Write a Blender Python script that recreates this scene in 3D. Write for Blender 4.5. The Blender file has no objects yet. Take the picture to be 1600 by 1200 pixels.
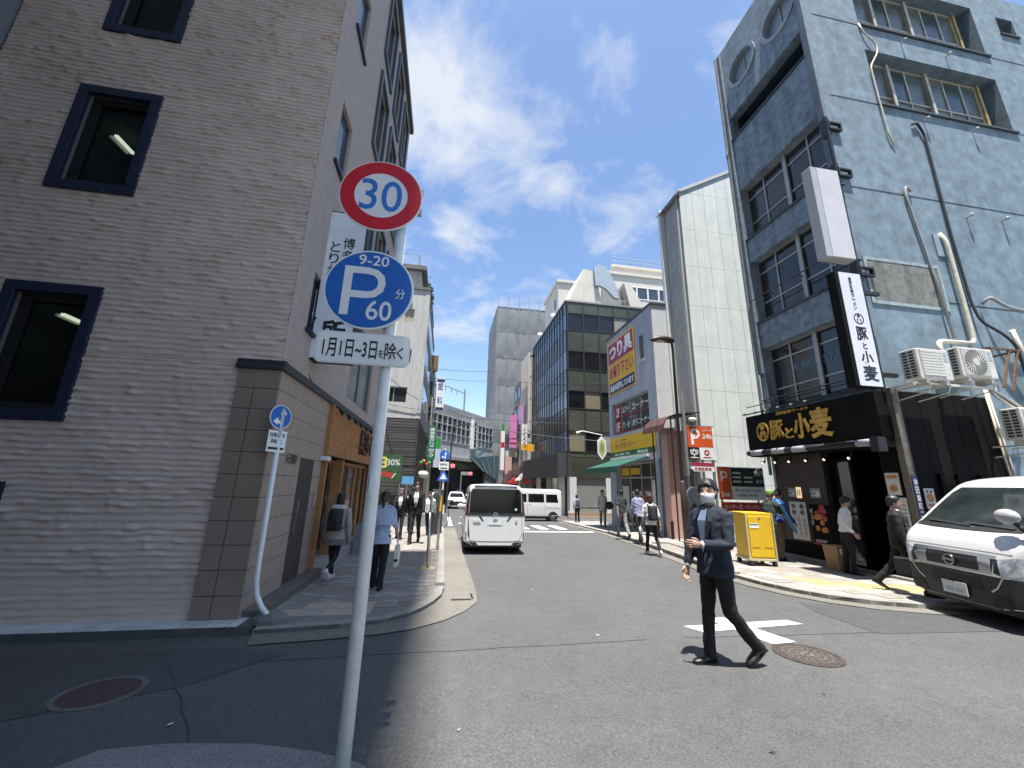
import bpy, bmesh, math, random
from mathutils import Vector, Matrix, Quaternion
from mathutils.bvhtree import BVHTree
R = math.radians
rnd = random.Random(7)
scene = bpy.context.scene
col = scene.collection
# ---------------- camera ----------------
PITCH, ROLL, YAW, FPX, EYE, SLOPE = R(14.28), R(1.52), R(9.2), 610.0, 1.58, 0.025
def cam_vec(X, u, f):
    yy = f*math.cos(PITCH) - u*math.sin(PITCH); z = f*math.sin(PITCH) + u*math.cos(PITCH)
    return Vector((X*math.cos(YAW) + yy*math.sin(YAW), -X*math.sin(YAW) + yy*math.cos(YAW), z))
c_r = cam_vec(math.cos(ROLL), math.sin(ROLL), 0); c_u = cam_vec(-math.sin(ROLL), math.cos(ROLL), 0); c_f = cam_vec(0, 0, 1)
cam_d = bpy.data.cameras.new('camera'); cam = bpy.data.objects.new('camera', cam_d); col.objects.link(cam)
mw = Matrix((c_r, c_u, -c_f)).transposed().to_4x4(); mw.translation = (0, 0, EYE); cam.matrix_world = mw
cam_d.sensor_fit = 'HORIZONTAL'; cam_d.sensor_width = 36; cam_d.lens = 36*FPX/1600; cam_d.clip_start = .05; cam_d.clip_end = 6000
scene.camera = cam
# ---------------- sky, sun, exposure ----------------
SUN_A, SUN_B = .02, .21          # shadow of a metre-high stick on the ground: east and north
s_to = Vector((-SUN_A, -SUN_B, 1)).normalized()
elev = math.asin(s_to.z); azim = math.atan2(s_to.x, s_to.y)
world = bpy.data.worlds.new('World'); scene.world = world; world.use_nodes = True
nt = world.node_tree; nt.nodes.clear()
def nd(t, typ, **kw):
    n = t.nodes.new(typ)
    for k, v in kw.items():
        if k.startswith('i_'): n.inputs[k[2:].replace('_', ' ')].default_value = v
        else: setattr(n, k, v)
    return n
sky = nd(nt, 'ShaderNodeTexSky', sky_type='NISHITA', sun_disc=False, sun_elevation=elev, sun_rotation=azim, altitude=20, air_density=1.0, dust_density=.6, ozone_density=2.8)
tc = nd(nt, 'ShaderNodeTexCoord'); sep = nd(nt, 'ShaderNodeSeparateXYZ'); nt.links.new(tc.outputs['Generated'], sep.inputs[0])
zc = nd(nt, 'ShaderNodeMath', operation='MAXIMUM'); zc.inputs[1].default_value = .06; nt.links.new(sep.outputs[2], zc.inputs[0])
za = nd(nt, 'ShaderNodeMath', operation='ADD'); za.inputs[1].default_value = .12; nt.links.new(zc.outputs[0], za.inputs[0])
dx = nd(nt, 'ShaderNodeMath', operation='DIVIDE'); dy = nd(nt, 'ShaderNodeMath', operation='DIVIDE')
nt.links.new(sep.outputs[0], dx.inputs[0]); nt.links.new(za.outputs[0], dx.inputs[1]); nt.links.new(sep.outputs[1], dy.inputs[0]); nt.links.new(za.outputs[0], dy.inputs[1])
cmb = nd(nt, 'ShaderNodeCombineXYZ'); nt.links.new(dx.outputs[0], cmb.inputs[0]); nt.links.new(dy.outputs[0], cmb.inputs[1]); cmb.inputs[2].default_value = 3.7
n1 = nd(nt, 'ShaderNodeTexNoise', i_Scale=3.4, i_Detail=11.0, i_Roughness=.60, i_Distortion=.35); nt.links.new(cmb.outputs[0], n1.inputs['Vector'])
n2 = nd(nt, 'ShaderNodeTexNoise', i_Scale=.9, i_Detail=3.0); nt.links.new(cmb.outputs[0], n2.inputs['Vector'])
def mth(op, a, b=None, c=None):
    n = nd(nt, 'ShaderNodeMath', operation=op)
    for k, v in enumerate((a, b, c)):
        if v is None: continue
        if isinstance(v, (int, float)): n.inputs[k].default_value = v
        else: nt.links.new(v, n.inputs[k])
    return n.outputs[0]
cover = mth('MULTIPLY', n2.outputs[0], .42)            # fair-weather cover all over the sky
for bx, by, rad, wt in ((690, 150, 9, .17), (770, 250, 8, .18), (850, 290, 4, .12), (660, 240, 6, .14), (935, 35, 5, .14), (1000, 80, 4, .12), (858, 160, 3, .10), (725, 365, 5, .15), (790, 355, 3, .13), (735, 400, 6, .10), (720, 480, 5, .13), (950, 395, 5, .08), (840, 450, 4, .06)):
    dv_ = cam_vec(0, 0, 1) + c_r*((bx - 800)/FPX) + c_u*((600 - by)/FPX); dv_.normalize()      # cumulus clumps, each a direction in the sky
    vd_ = nd(nt, 'ShaderNodeVectorMath', operation='DOT_PRODUCT'); nt.links.new(tc.outputs['Generated'], vd_.inputs[0]); vd_.inputs[1].default_value = dv_
    mr_ = nd(nt, 'ShaderNodeMapRange', interpolation_type='SMOOTHSTEP'); mr_.inputs[1].default_value = math.cos(R(rad)); mr_.inputs[2].default_value = 1; mr_.inputs[3].default_value = 0; mr_.inputs[4].default_value = wt*.72; nt.links.new(vd_.outputs['Value'], mr_.inputs[0])
    cover = mth('ADD', cover, mr_.outputs[0])
tot = mth('ADD', n1.outputs[0], cover)
cr = nd(nt, 'ShaderNodeValToRGB'); cr.color_ramp.elements[0].position = .74; cr.color_ramp.elements[1].position = 1.10
cr.color_ramp.elements[0].color = (0, 0, 0, 1); cr.color_ramp.elements[1].color = (.85, .85, .85, 1); nt.links.new(tot, cr.inputs[0])
mx = nd(nt, 'ShaderNodeMix', data_type='RGBA'); mx.inputs[7].default_value = (3.5, 3.65, 3.9, 1)
nt.links.new(cr.outputs[0], mx.inputs[0]); nt.links.new(sky.outputs[0], mx.inputs[6])
bg = nd(nt, 'ShaderNodeBackground'); bg.inputs[1].default_value = .10
wo = nd(nt, 'ShaderNodeOutputWorld'); nt.links.new(mx.outputs[2], bg.inputs[0]); nt.links.new(bg.outputs[0], wo.inputs[0])
sun_d = bpy.data.lights.new('sun', 'SUN'); sun = bpy.data.objects.new('sun', sun_d); col.objects.link(sun)
sun_d.energy = 4.4; sun_d.angle = R(.53); sun_d.color = (1, .96, .90); sun.location = (-30, -60, 220)
sun.rotation_euler = s_to.to_track_quat('Z', 'Y').to_euler()
vs = scene.view_settings; vs.view_transform = 'Standard'; vs.look = 'None'; vs.gamma = 1; vs.use_curve_mapping = False; vs.exposure = 1.35
scene.cycles.max_bounces = 7; scene.cycles.use_denoising = True
# ---------------- materials ----------------
MATS = {}
def mat(name, c=(.5, .5, .5), rough=.6, metal=0., var=.06, scale=3., bump=0., bscale=40., emit=0., alpha=1., spec=.5, coat=0., stain=0., trans=0.):
    """procedural paint: base colour with two octaves of noise, optional fine relief and vertical streak stains"""
    if name in MATS: return MATS[name]
    m = bpy.data.materials.new(name); MATS[name] = m; m.use_nodes = True; t = m.node_tree; b = t.nodes['Principled BSDF']
    b.inputs['Roughness'].default_value = rough; b.inputs['Metallic'].default_value = metal; b.inputs['Specular IOR Level'].default_value = spec
    b.inputs['Coat Weight'].default_value = coat; b.inputs['Coat Roughness'].default_value = .08; b.inputs['Transmission Weight'].default_value = trans
    b.inputs['Alpha'].default_value = alpha
    co = nd(t, 'ShaderNodeTexCoord')
    if var > 0:
        n = nd(t, 'ShaderNodeTexNoise', i_Scale=scale, i_Detail=6.0, i_Roughness=.65); t.links.new(co.outputs['Object'], n.inputs['Vector'])
        r = nd(t, 'ShaderNodeMapRange'); r.inputs[1].default_value = .25; r.inputs[2].default_value = .75; r.inputs[3].default_value = 1 - var*1.6; r.inputs[4].default_value = 1 + var*1.2
        t.links.new(n.outputs[0], r.inputs[0])
        x = nd(t, 'ShaderNodeMix', data_type='RGBA', blend_type='MULTIPLY'); x.inputs[0].default_value = 1; x.inputs[6].default_value = (*c, 1)
        t.links.new(r.outputs[0], x.inputs[7]); out = x.outputs[2]
        if stain > 0:
            mp = nd(t, 'ShaderNodeMapping'); mp.inputs['Scale'].default_value = (2.2, 2.2, .16); t.links.new(co.outputs['Object'], mp.inputs[0])
            n3 = nd(t, 'ShaderNodeTexNoise', i_Scale=1.6, i_Detail=7.0, i_Roughness=.6); t.links.new(mp.outputs[0], n3.inputs['Vector'])
            r3 = nd(t, 'ShaderNodeMapRange'); r3.inputs[1].default_value = .42; r3.inputs[2].default_value = .72; r3.inputs[3].default_value = 1; r3.inputs[4].default_value = 1 - stain
            t.links.new(n3.outputs[0], r3.inputs[0])
            x2 = nd(t, 'ShaderNodeMix', data_type='RGBA', blend_type='MULTIPLY'); x2.inputs[0].default_value = 1
            t.links.new(out, x2.inputs[6]); t.links.new(r3.outputs[0], x2.inputs[7]); out = x2.outputs[2]
        t.links.new(out, b.inputs['Base Color'])
        rr = nd(t, 'ShaderNodeMapRange'); rr.inputs[3].default_value = max(.02, rough - .08); rr.inputs[4].default_value = min(1, rough + .08)
        t.links.new(n.outputs[0], rr.inputs[0]); t.links.new(rr.outputs[0], b.inputs['Roughness'])
    else: b.inputs['Base Color'].default_value = (*c, 1)
    if bump > 0:
        n = nd(t, 'ShaderNodeTexNoise', i_Scale=bscale, i_Detail=5.0, i_Roughness=.6); t.links.new(co.outputs['Object'], n.inputs['Vector'])
        bu = nd(t, 'ShaderNodeBump'); bu.inputs['Strength'].default_value = bump; bu.inputs['Distance'].default_value = .02
        t.links.new(n.outputs[0], bu.inputs['Height']); t.links.new(bu.outputs[0], b.inputs['Normal'])
    if emit > 0:
        b.inputs['Emission Color'].default_value = (*c, 1); b.inputs['Emission Strength'].default_value = emit
    return m
def glass(name, c=(.02, .03, .035), rough=.04, var=.25, scale=.8):
    return mat(name, c, rough, var=var, scale=scale, spec=.6)
# ---------------- mesh building ----------------
class B:
    def __init__(s): s.v = []; s.f = []; s.mi = []; s.m = 0
    def add(s, vs, fs):
        o = len(s.v); s.v += [tuple(v) for v in vs]; s.f += [tuple(i + o for i in f) for f in fs]; s.mi += [s.m]*len(fs); return s
    def box(s, x0, x1, y0, y1, z0, z1):
        return s.add([(x, y, z) for z in (z0, z1) for y in (y0, y1) for x in (x0, x1)], [(0, 2, 3, 1), (4, 5, 7, 6), (0, 1, 5, 4), (2, 6, 7, 3), (0, 4, 6, 2), (1, 3, 7, 5)])
    def gbox(s, x0, x1, y0, y1, h0, h1):      # box lying on the sloping street
        return s.add([(x, y, gz(y) + h) for h in (h0, h1) for y in (y0, y1) for x in (x0, x1)], [(0, 2, 3, 1), (4, 5, 7, 6), (0, 1, 5, 4), (2, 6, 7, 3), (0, 4, 6, 2), (1, 3, 7, 5)])
    def obox(s, c, size, rot=None):
        a = B().box(-size[0]/2, size[0]/2, -size[1]/2, size[1]/2, -size[2]/2, size[2]/2); rot = rot or Matrix.Identity(3)
        return s.add([rot @ Vector(v) + Vector(c) for v in a.v], a.f)
    def prism(s, poly, n):                     # planar 3-D polygon pushed along vector n
        k = len(poly); n = Vector(n); p = [Vector(q) for q in poly]
        return s.add(p + [q + n for q in p], [tuple(range(k))[::-1], tuple(range(k, 2*k))] + [(i, (i + 1) % k, k + (i + 1) % k, k + i) for i in range(k)])
    def rings(s, rs, closed=True, caps=True):  # loft through rings of points
        k = len(rs[0]); fs = []
        for i in range(len(rs) - 1):
            for j in range(k if closed else k - 1):
                a, b = i*k + j, i*k + (j + 1) % k; fs.append((a, b, b + k, a + k))
        if caps: fs += [tuple(range(k))[::-1], tuple(range((len(rs) - 1)*k, len(rs)*k))]
        return s.add([p for r in rs for p in r], fs)
    def tube(s, pts, r, n=10, flat=1.):
        pts = [Vector(p) for p in pts]; rr = r if isinstance(r, (list, tuple)) else [r]*len(pts); rs = []; up = None
        for i, p in enumerate(pts):
            d = (pts[min(i + 1, len(pts) - 1)] - pts[max(i - 1, 0)]).normalized()
            if up is None: up = d.orthogonal().normalized()
            a = (up - d*up.dot(d)).normalized(); b = d.cross(a); up = a
            rs.append([p + (a*math.cos(2*math.pi*j/n) + b*math.sin(2*math.pi*j/n)*flat)*rr[i] for j in range(n)])
        return s.rings(rs)
    def cyl(s, p0, p1, r0, r1=None, n=16): return s.tube([p0, p1], [r0, r0 if r1 is None else r1], n)
    def ball(s, c, r, n=12, m=8):
        r = r if isinstance(r, (tuple, list)) else (r, r, r); rs = []
        for i in range(m + 1):
            t = math.pi*(i/m*.998 + .001); rs.append([(c[0] + r[0]*math.sin(t)*math.cos(2*math.pi*j/n), c[1] + r[1]*math.sin(t)*math.sin(2*math.pi*j/n), c[2] - r[2]*math.cos(t)) for j in range(n)])
        return s.rings(rs)
    def merge(s, o, M=None):
        return s.add([M @ Vector(v) for v in o.v] if M else o.v, o.f)
    def mesh(s, name):
        me = bpy.data.meshes.new(name); me.from_pydata(s.v, [], s.f)
        bm = bmesh.new(); bm.from_mesh(me); bmesh.ops.recalc_face_normals(bm, faces=bm.faces); bm.to_mesh(me); bm.free()
        if max(s.mi, default=0): me.polygons.foreach_set('material_index', s.mi)
        return me
def gz(y): return -SLOPE*max(-20, min(66, y))
def wmat(o):
    if o is None: return Matrix.Identity(4)
    return wmat(o.parent) @ o.matrix_parent_inverse @ o.matrix_basis
def obj(name, b, m, parent=None, smooth=False, bevel=0., local=False, kind=None, label=None, cat=None, group=None, seg=2, subs=0):
    me = b.mesh(name) if isinstance(b, B) else b
    if not me.materials:
        for q in (m if isinstance(m, (list, tuple)) else [m]): me.materials.append(q)
    o = bpy.data.objects.new(name, me); col.objects.link(o)
    if parent:
        o.parent = parent
        if not local: o.matrix_parent_inverse = wmat(parent).inverted()
    if smooth: me.polygons.foreach_set('use_smooth', [True]*len(me.polygons))
    if bevel: md = o.modifiers.new('bevel', 'BEVEL'); md.width = bevel; md.segments = seg; md.limit_method = 'ANGLE'; md.angle_limit = R(50)
    if subs: md = o.modifiers.new('sub', 'SUBSURF'); md.levels = subs; md.render_levels = subs
    tag(o, label, cat, group, kind); return o
def tag(o, label=None, cat=None, group=None, kind=None):
    for k, v in (('label', label), ('category', cat), ('group', group), ('kind', kind)):
        if v: o[k] = v
    return o
def thing(name, label, cat, loc=(0, 0, 0), rz=0, group=None, scale=1., rx=0):
    o = bpy.data.objects.new(name, None); col.objects.link(o); o.empty_display_size = .2; o.location = loc; o.rotation_euler = (rx, 0, rz); o.scale = (scale,)*3
    return tag(o, label, cat, group)
def dup(src, loc, rz=0, label=None, scale=None):
    def cp(o, par):
        c = o.copy(); col.objects.link(c); c.parent = par
        for ch in o.children: cp(ch, c)
        return c
    r = cp(src, None); r.location = loc; r.rotation_euler.z = rz
    if label: r['label'] = label
    if scale: r.scale = (scale,)*3
    return r
def soften(o, ang=40):
    me = o.data; bm = bmesh.new(); bm.from_mesh(me)
    for f in bm.faces: f.smooth = True
    for e in bm.edges: e.smooth = len(e.link_faces) == 2 and e.calc_face_angle(0) < R(ang)
    bm.to_mesh(me); bm.free(); return o
# frames: a flat working plane on a wall. o = lower left corner, u = to the right, v = up, n = out of the wall
class Fr:
    def __init__(s, o, u, v=(0, 0, 1)):
        s.o = Vector(o); s.u = Vector(u).normalized(); s.v = Vector(v).normalized(); s.n = s.u.cross(s.v)
    def p(s, a, b, d=0): return s.o + s.u*a + s.v*b + s.n*d
    def slab(s, bb, a0, a1, b0, b1, d0, d1):
        return bb.prism([s.p(a0, b0, d0), s.p(a1, b0, d0), s.p(a1, b1, d0), s.p(a0, b1, d0)], s.n*(d1 - d0))
    def poly(s, bb, pts, d0, d1): return bb.prism([s.p(a, b, d0) for a, b in pts], s.n*(d1 - d0))
    def rpoly(s, bb, a0, a1, b0, b1, r, d0, d1, k=5):
        pts = []
        for cx, cy, t in ((a1 - r, b0 + r, -90), (a1 - r, b1 - r, 0), (a0 + r, b1 - r, 90), (a0 + r, b0 + r, 180)):
            pts += [(cx + r*math.cos(R(t + 90*i/k)), cy + r*math.sin(R(t + 90*i/k))) for i in range(k + 1)]
        return s.poly(bb, pts, d0, d1)
    def disc(s, bb, a, b, r, d0, d1, n=48): return s.poly(bb, [(a + r*math.cos(2*math.pi*i/n), b + r*math.sin(2*math.pi*i/n)) for i in range(n)], d0, d1)
    def ring(s, bb, a, b, r0, r1, d0, d1, n=48, rz=1.):
        c = [(math.cos(2*math.pi*i/n), math.sin(2*math.pi*i/n)*rz) for i in range(n)]
        rs = [[s.p(a + x*r, b + y*r, d) for x, y in c] for r, d in ((r0, d0), (r1, d0), (r1, d1), (r0, d1), (r0, d0))]
        return bb.rings(rs, caps=False)
    def frame(s, bb, a0, a1, b0, b1, w, d0, d1):
        s.slab(bb, a0, a1, b0, b0 + w, d0, d1); s.slab(bb, a0, a1, b1 - w, b1, d0, d1); s.slab(bb, a0, a0 + w, b0 + w, b1 - w, d0, d1); s.slab(bb, a1 - w, a1, b0 + w, b1 - w, d0, d1); return bb
    def stroke(s, bb, pts, w, d0, d1):          # brush stroke: list of (a, b) with widths
        ws = w if isinstance(w, (list, tuple)) else [w]*len(pts); L = []; Rr = []
        for i, (a, b) in enumerate(pts):
            x0, y0 = pts[max(0, i - 1)]; x1, y1 = pts[min(len(pts) - 1, i + 1)]; l = math.hypot(x1 - x0, y1 - y0) or 1; nx, ny = -(y1 - y0)/l, (x1 - x0)/l
            L.append((a + nx*ws[i]/2, b + ny*ws[i]/2)); Rr.append((a - nx*ws[i]/2, b - ny*ws[i]/2))
        k = len(pts); P = [s.p(a, b, d) for d in (d0, d1) for a, b in L + Rr]; fs = []
        for i in range(k - 1): fs += [(i, i + 1, k + i + 1, k + i), (2*k + i, 3*k + i, 3*k + i + 1, 2*k + i + 1), (i, 2*k + i, 2*k + i + 1, i + 1), (k + i, k + i + 1, 3*k + i + 1, 3*k + i)]
        fs += [(0, k, 3*k, 2*k), (k - 1, 3*k - 1, 4*k - 1, 2*k - 1)]
        return bb.add(P, fs)
    def text(s, bb, st, a0, a1, b0, b1, d=.002, depth=.003, weight=0., vertical=False):
        """letters filling the box a0..a1, b0..b1"""
        if vertical:
            k = len(st); h = (b1 - b0)/k
            for i, ch in enumerate(st):
                if ch != ' ': s.text(bb, ch, a0, a1, b1 - (i + .95)*h, b1 - (i + .05)*h, d, depth, weight)
            return bb
        vs, fs = glyphs(st, weight)
        if not vs: return bb
        xs = [v[0] for v in vs]; ys = [v[1] for v in vs]; x0, x1, y0, y1 = min(xs), max(xs), min(ys), max(ys)
        sx = (a1 - a0)/max(1e-6, x1 - x0); sy = (b1 - b0)/max(1e-6, y1 - y0)
        if len(st) == 1: sy = min(sy, sx*1.6); sx = min(sx, sy*1.6)
        ca, cb = (a0 + a1)/2, (b0 + b1)/2; mxx, myy = (x0 + x1)/2, (y0 + y1)/2
        return bb.add([s.p(ca + (v[0] - mxx)*sx, cb + (v[1] - myy)*sy, d + (depth if v[2] > 0 else 0)) for v in vs], fs)
GL = {}
def glyphs(st, weight=0.):
    if (st, weight) in GL: return GL[(st, weight)]
    cu = bpy.data.curves.new('t', 'FONT'); cu.body = st; cu.extrude = .01; cu.offset = weight; cu.resolution_u = 4
    o = bpy.data.objects.new('t', cu); col.objects.link(o); dg = bpy.context.evaluated_depsgraph_get(); dg.update()
    me = bpy.data.meshes.new_from_object(o.evaluated_get(dg)); r = ([tuple(v.co) for v in me.vertices], [tuple(p.vertices) for p in me.polygons])
    bpy.data.objects.remove(o); bpy.data.curves.remove(cu); bpy.data.meshes.remove(me); GL[(st, weight)] = r; return r
def lerp(a, b, t): return a + (b - a)*t
# ---------------- ground, road, pavements ----------------
def asphalt(name, c, spk=.5, big=.10):
    m = bpy.data.materials.new(name); m.use_nodes = True; t = m.node_tree; b = t.nodes['Principled BSDF']; co = nd(t, 'ShaderNodeTexCoord')
    b.inputs['Roughness'].default_value = .82; b.inputs['Specular IOR Level'].default_value = .35
    def noise(s, d=4., r=.6):
        n = nd(t, 'ShaderNodeTexNoise', i_Scale=s, i_Detail=d, i_Roughness=r); t.links.new(co.outputs['Object'], n.inputs['Vector']); return n
    def rng(src, a, bb, lo, hi):
        r = nd(t, 'ShaderNodeMapRange'); r.inputs[1].default_value = a; r.inputs[2].default_value = bb; r.inputs[3].default_value = lo; r.inputs[4].default_value = hi; t.links.new(src, r.inputs[0]); return r.outputs[0]
    def mult(a, bb):
        x = nd(t, 'ShaderNodeMix', data_type='RGBA', blend_type='MULTIPLY'); x.inputs[0].default_value = 1; t.links.new(a, x.inputs[6]); t.links.new(bb, x.inputs[7]); return x.outputs[2]
    rgb = nd(t, 'ShaderNodeRGB'); rgb.outputs[0].default_value = (*c, 1)
    f = noise(60., 5., .8); o = mult(rgb.outputs[0], rng(f.outputs[0], .3, .7, .45, 1.55))
    o = mult(o, rng(noise(.45, 5.).outputs[0], .3, .7, 1 - big, 1 + big)); o = mult(o, rng(noise(1.1, 8., .7).outputs[0], .56, .74, 1., .86)); o = mult(o, rng(noise(14., 6., .7).outputs[0], .3, .7, .90, 1.10)); o = mult(o, rng(noise(4., 5.).outputs[0], .3, .7, .92, 1.07))
    v = nd(t, 'ShaderNodeTexVoronoi', i_Scale=62.0); t.links.new(co.outputs['Object'], v.inputs['Vector'])
    dist = rng(v.outputs['Distance'], .0, .22, 1., 0.); sel = nd(t, 'ShaderNodeSeparateColor'); t.links.new(v.outputs['Color'], sel.inputs[0])
    pick = rng(sel.outputs[0], .80, .88, 0., spk*1.2); mm = nd(t, 'ShaderNodeMath', operation='MULTIPLY'); t.links.new(dist, mm.inputs[0]); t.links.new(pick, mm.inputs[1])
    x = nd(t, 'ShaderNodeMix', data_type='RGBA'); x.inputs[7].default_value = (.32, .31, .29, 1); t.links.new(mm.outputs[0], x.inputs[0]); t.links.new(o, x.inputs[6])
    t.links.new(x.outputs[2], b.inputs['Base Color'])
    bu = nd(t, 'ShaderNodeBump'); bu.inputs['Strength'].default_value = .55; bu.inputs['Distance'].default_value = .01; t.links.new(f.outputs[0], bu.inputs['Height']); t.links.new(bu.outputs[0], b.inputs['Normal'])
    MATS[name] = m; return m
A1 = asphalt('asphalt', (.088, .088, .086)); A2 = asphalt('asphalt_patch', (.070, .070, .070), .3)
CONC = asphalt('gutter_concrete', (.165, .155, .135), .3, .14); KERB = mat('kerb_stone', (.25, .24, .22), .85, var=.16, scale=6, bump=.3, bscale=120)
SLAB = mat('paving_mortar', (.20, .185, .165), .9, var=.15, scale=5)
def sheet(pts, h):      # polygon on the sloping street
    b = B(); b.add([(x, y, gz(y) + h) for x, y in pts], [tuple(range(len(pts)))]); return b
bb = B(); ys = [-900, -20, 66, 1500]
for i in range(3): bb.add([(-900, ys[i], gz(ys[i]) - .03), (900, ys[i], gz(ys[i]) - .03), (900, ys[i + 1], gz(ys[i + 1]) - .03), (-900, ys[i + 1], gz(ys[i + 1]) - .03)], [(0, 1, 2, 3)])
obj('ground', bb, mat('far_ground', (.16, .155, .15), .9, var=.12, scale=.2), kind='structure')
bb = B(); ys = [-20, 66, 90]
for i in range(2): bb.add([(-40, ys[i], gz(ys[i])), (45, ys[i], gz(ys[i])), (45, ys[i + 1], gz(ys[i + 1])), (-40, ys[i + 1], gz(ys[i + 1]))], [(0, 1, 2, 3)])
obj('road', bb, A1, kind='structure')
obj('road_patch', sheet([(5.75, 6.1), (5.5, 5.5), (5.45, 4.62), (9.5, 4.45), (14, 4.4), (14, 5.2), (9, 5.12), (7.3, 5.28), (6.6, 5.62)], .004), A2, kind='structure')
obj('road_patch', sheet([(-7.0, 4.95), (-7, 3.7), (-3.2, 3.55), (-2.0, 4.1), (-1.4, 4.78), (-2.1, 4.93)], .004), A2, kind='structure')
def seam(pts, w=.012):
    fr = Fr((0, 0, 0), (1, 0, 0), (0, 1, 0)); b = B(); fr.stroke(b, pts, w, 0, 0.002); b.v = [(x, y, gz(y) + .0035 + z) for x, y, z in b.v]; return b
def wob(p0, p1, n, s): return [(lerp(p0[0], p1[0], i/n) + rnd.uniform(-s, s), lerp(p0[1], p1[1], i/n) + rnd.uniform(-s, s)) for i in range(n + 1)]
SEAM = mat('tar_seam', (.045, .045, .045), .9)
for p0, p1, n in (((-1.7, 4.55), (2.4, 4.72), 22), ((2.9, 4.74), (5.5, 4.66), 14), ((-2.6, 4.9), (-1.5, 3.3), 12)):
    obj('tar_seam', seam(wob(p0, p1, n, .014), .006), SEAM, kind='structure')
PAINT = mat('road_paint', (.62, .62, .60), .7, var=.24, scale=22)
# white junction mark, stop line and crossing ahead
obj('junction_mark', sheet([(3.12, 5.13), (3.24, 4.90), (4.80, 5.06), (4.72, 5.24)], .005), PAINT, kind='structure')
obj('junction_mark', sheet([(3.62, 5.40), (3.9, 5.42), (4.12, 4.47), (3.78, 4.44)], .007), PAINT, kind='structure')
obj('stop_line', sheet([(2.6, 17.5), (6.75, 17.5), (6.75, 17.95), (2.6, 17.95)], .005), PAINT, kind='structure')
for i in (3, 4, 5): obj('crossing_stripe', sheet([(.9 + i*.92, 18.9), (1.35 + i*.92, 18.9), (1.35 + i*.92, 21.2), (.9 + i*.92, 21.2)], .005), PAINT, kind='structure')
for x0, x1, y0, y1 in ((.35, .55, 20.5, 27.5), (.9, 1.35, 22, 22.4), (3.6, 4.6, 27.4, 27.8), (1.2, 2.2, 27.4, 27.8)):
    obj('lane_mark', sheet([(x0, y0), (x1, y0), (x1, y1), (x0, y1)], .005), PAINT, kind='structure')
# ---- left pavement
LK = [(.12, 19.2), (.12, 7.3), (.07, 6.75), (-.03, 6.4), (-.16, 6.1), (-.33, 5.83), (-.62, 5.58), (-1.1, 5.43), (-1.6, 5.35), (-2.0, 5.31)]
def off(pts, d):        # shift a polyline sideways
    o = []
    for i, p in enumerate(pts):
        a = pts[max(0, i - 1)]; c = pts[min(len(pts) - 1, i + 1)]; l = math.hypot(c[0] - a[0], c[1] - a[1]); o.append((p[0] - (c[1] - a[1])/l*d, p[1] + (c[0] - a[0])/l*d))
    return o
def gslab(pts, h0, h1):
    b = B(); b.prism([(x, y, gz(y) + h0) for x, y in pts], (0, 0, h1 - h0)); return b
LP = LK + [(-2.0, 5.75), (-2.7, 5.75), (-2.7, 19.2)]
lsw = obj('pavement_left', gslab(LP, -.05, .055), SLAB, kind='structure')
gut = [(.62, 19.2), (.64, 7.0), (.60, 6.45), (.40, 6.0), (.12, 5.62), (-.25, 5.32), (-.62, 5.17), (-1.2, 5.06), (-1.9, 4.97)]
obj('gutter_left', sheet(LK + gut[::-1], .012), CONC, kind='structure')
def kerbrun(pts, h, w, length, parent, side=1, slot=0):
    """separate kerb stones along a polyline"""
    seg = [(Vector(pts[i]).to_2d(), Vector(pts[i + 1]).to_2d()) for i in range(len(pts) - 1)]; k = 0
    for p, q in seg:
        L = (q - p).length; n = max(1, round(L/length)); d = (q - p).normalized(); nn = Vector((-d.y, d.x))*side*w
        for i in range(n):
            a = p + d*(L*i/n + .004); c = p + d*(L*(i + 1)/n - .004); b = B()
            b.prism([(v.x, v.y, gz(v.y) - .02) for v in (a, c, c + nn, a + nn)], (0, 0, h + .02 + rnd.uniform(-.003, .003)))
            obj('kerb_stone', b, KERB, parent, bevel=.012)
            if slot and k % slot == 1:
                m = (a + c)/2; e = B(); t = d*.09; e.prism([(v.x, v.y, gz(v.y) + .015) for v in (m - t - nn*.02, m + t - nn*.02, m + t + nn*.3, m - t + nn*.3)], (0, 0, .035)); obj('drain_slot', e, mat('drain_dark', (.01, .01, .01), .9), parent)
            k += 1
kerbrun([(.12, 18.9), (.12, 7.3)], .115, -.15, .75, lsw)
kerbrun(LK[1:], .062, -.14, .45, lsw)
obj('drain_grate', sheet([(.22, 6.55), (.52, 6.55), (.52, 6.63), (.22, 6.63)], .016), mat('drain_dark', (.01, .01, .01), .9), lsw)
obj('drain_grate', sheet([(.53, 6.6), (.56, 6.6), (.56, 6.95), (.53, 6.95)], .016), MATS['drain_dark'], lsw)
def inside(p, poly):
    c = False; j = len(poly) - 1
    for i in range(len(poly)):
        if (poly[i][1] > p[1]) != (poly[j][1] > p[1]) and p[0] < (poly[j][0] - poly[i][0])*(p[1] - poly[i][1])/(poly[j][1] - poly[i][1]) + poly[i][0]: c = not c
        j = i
    return c
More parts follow.
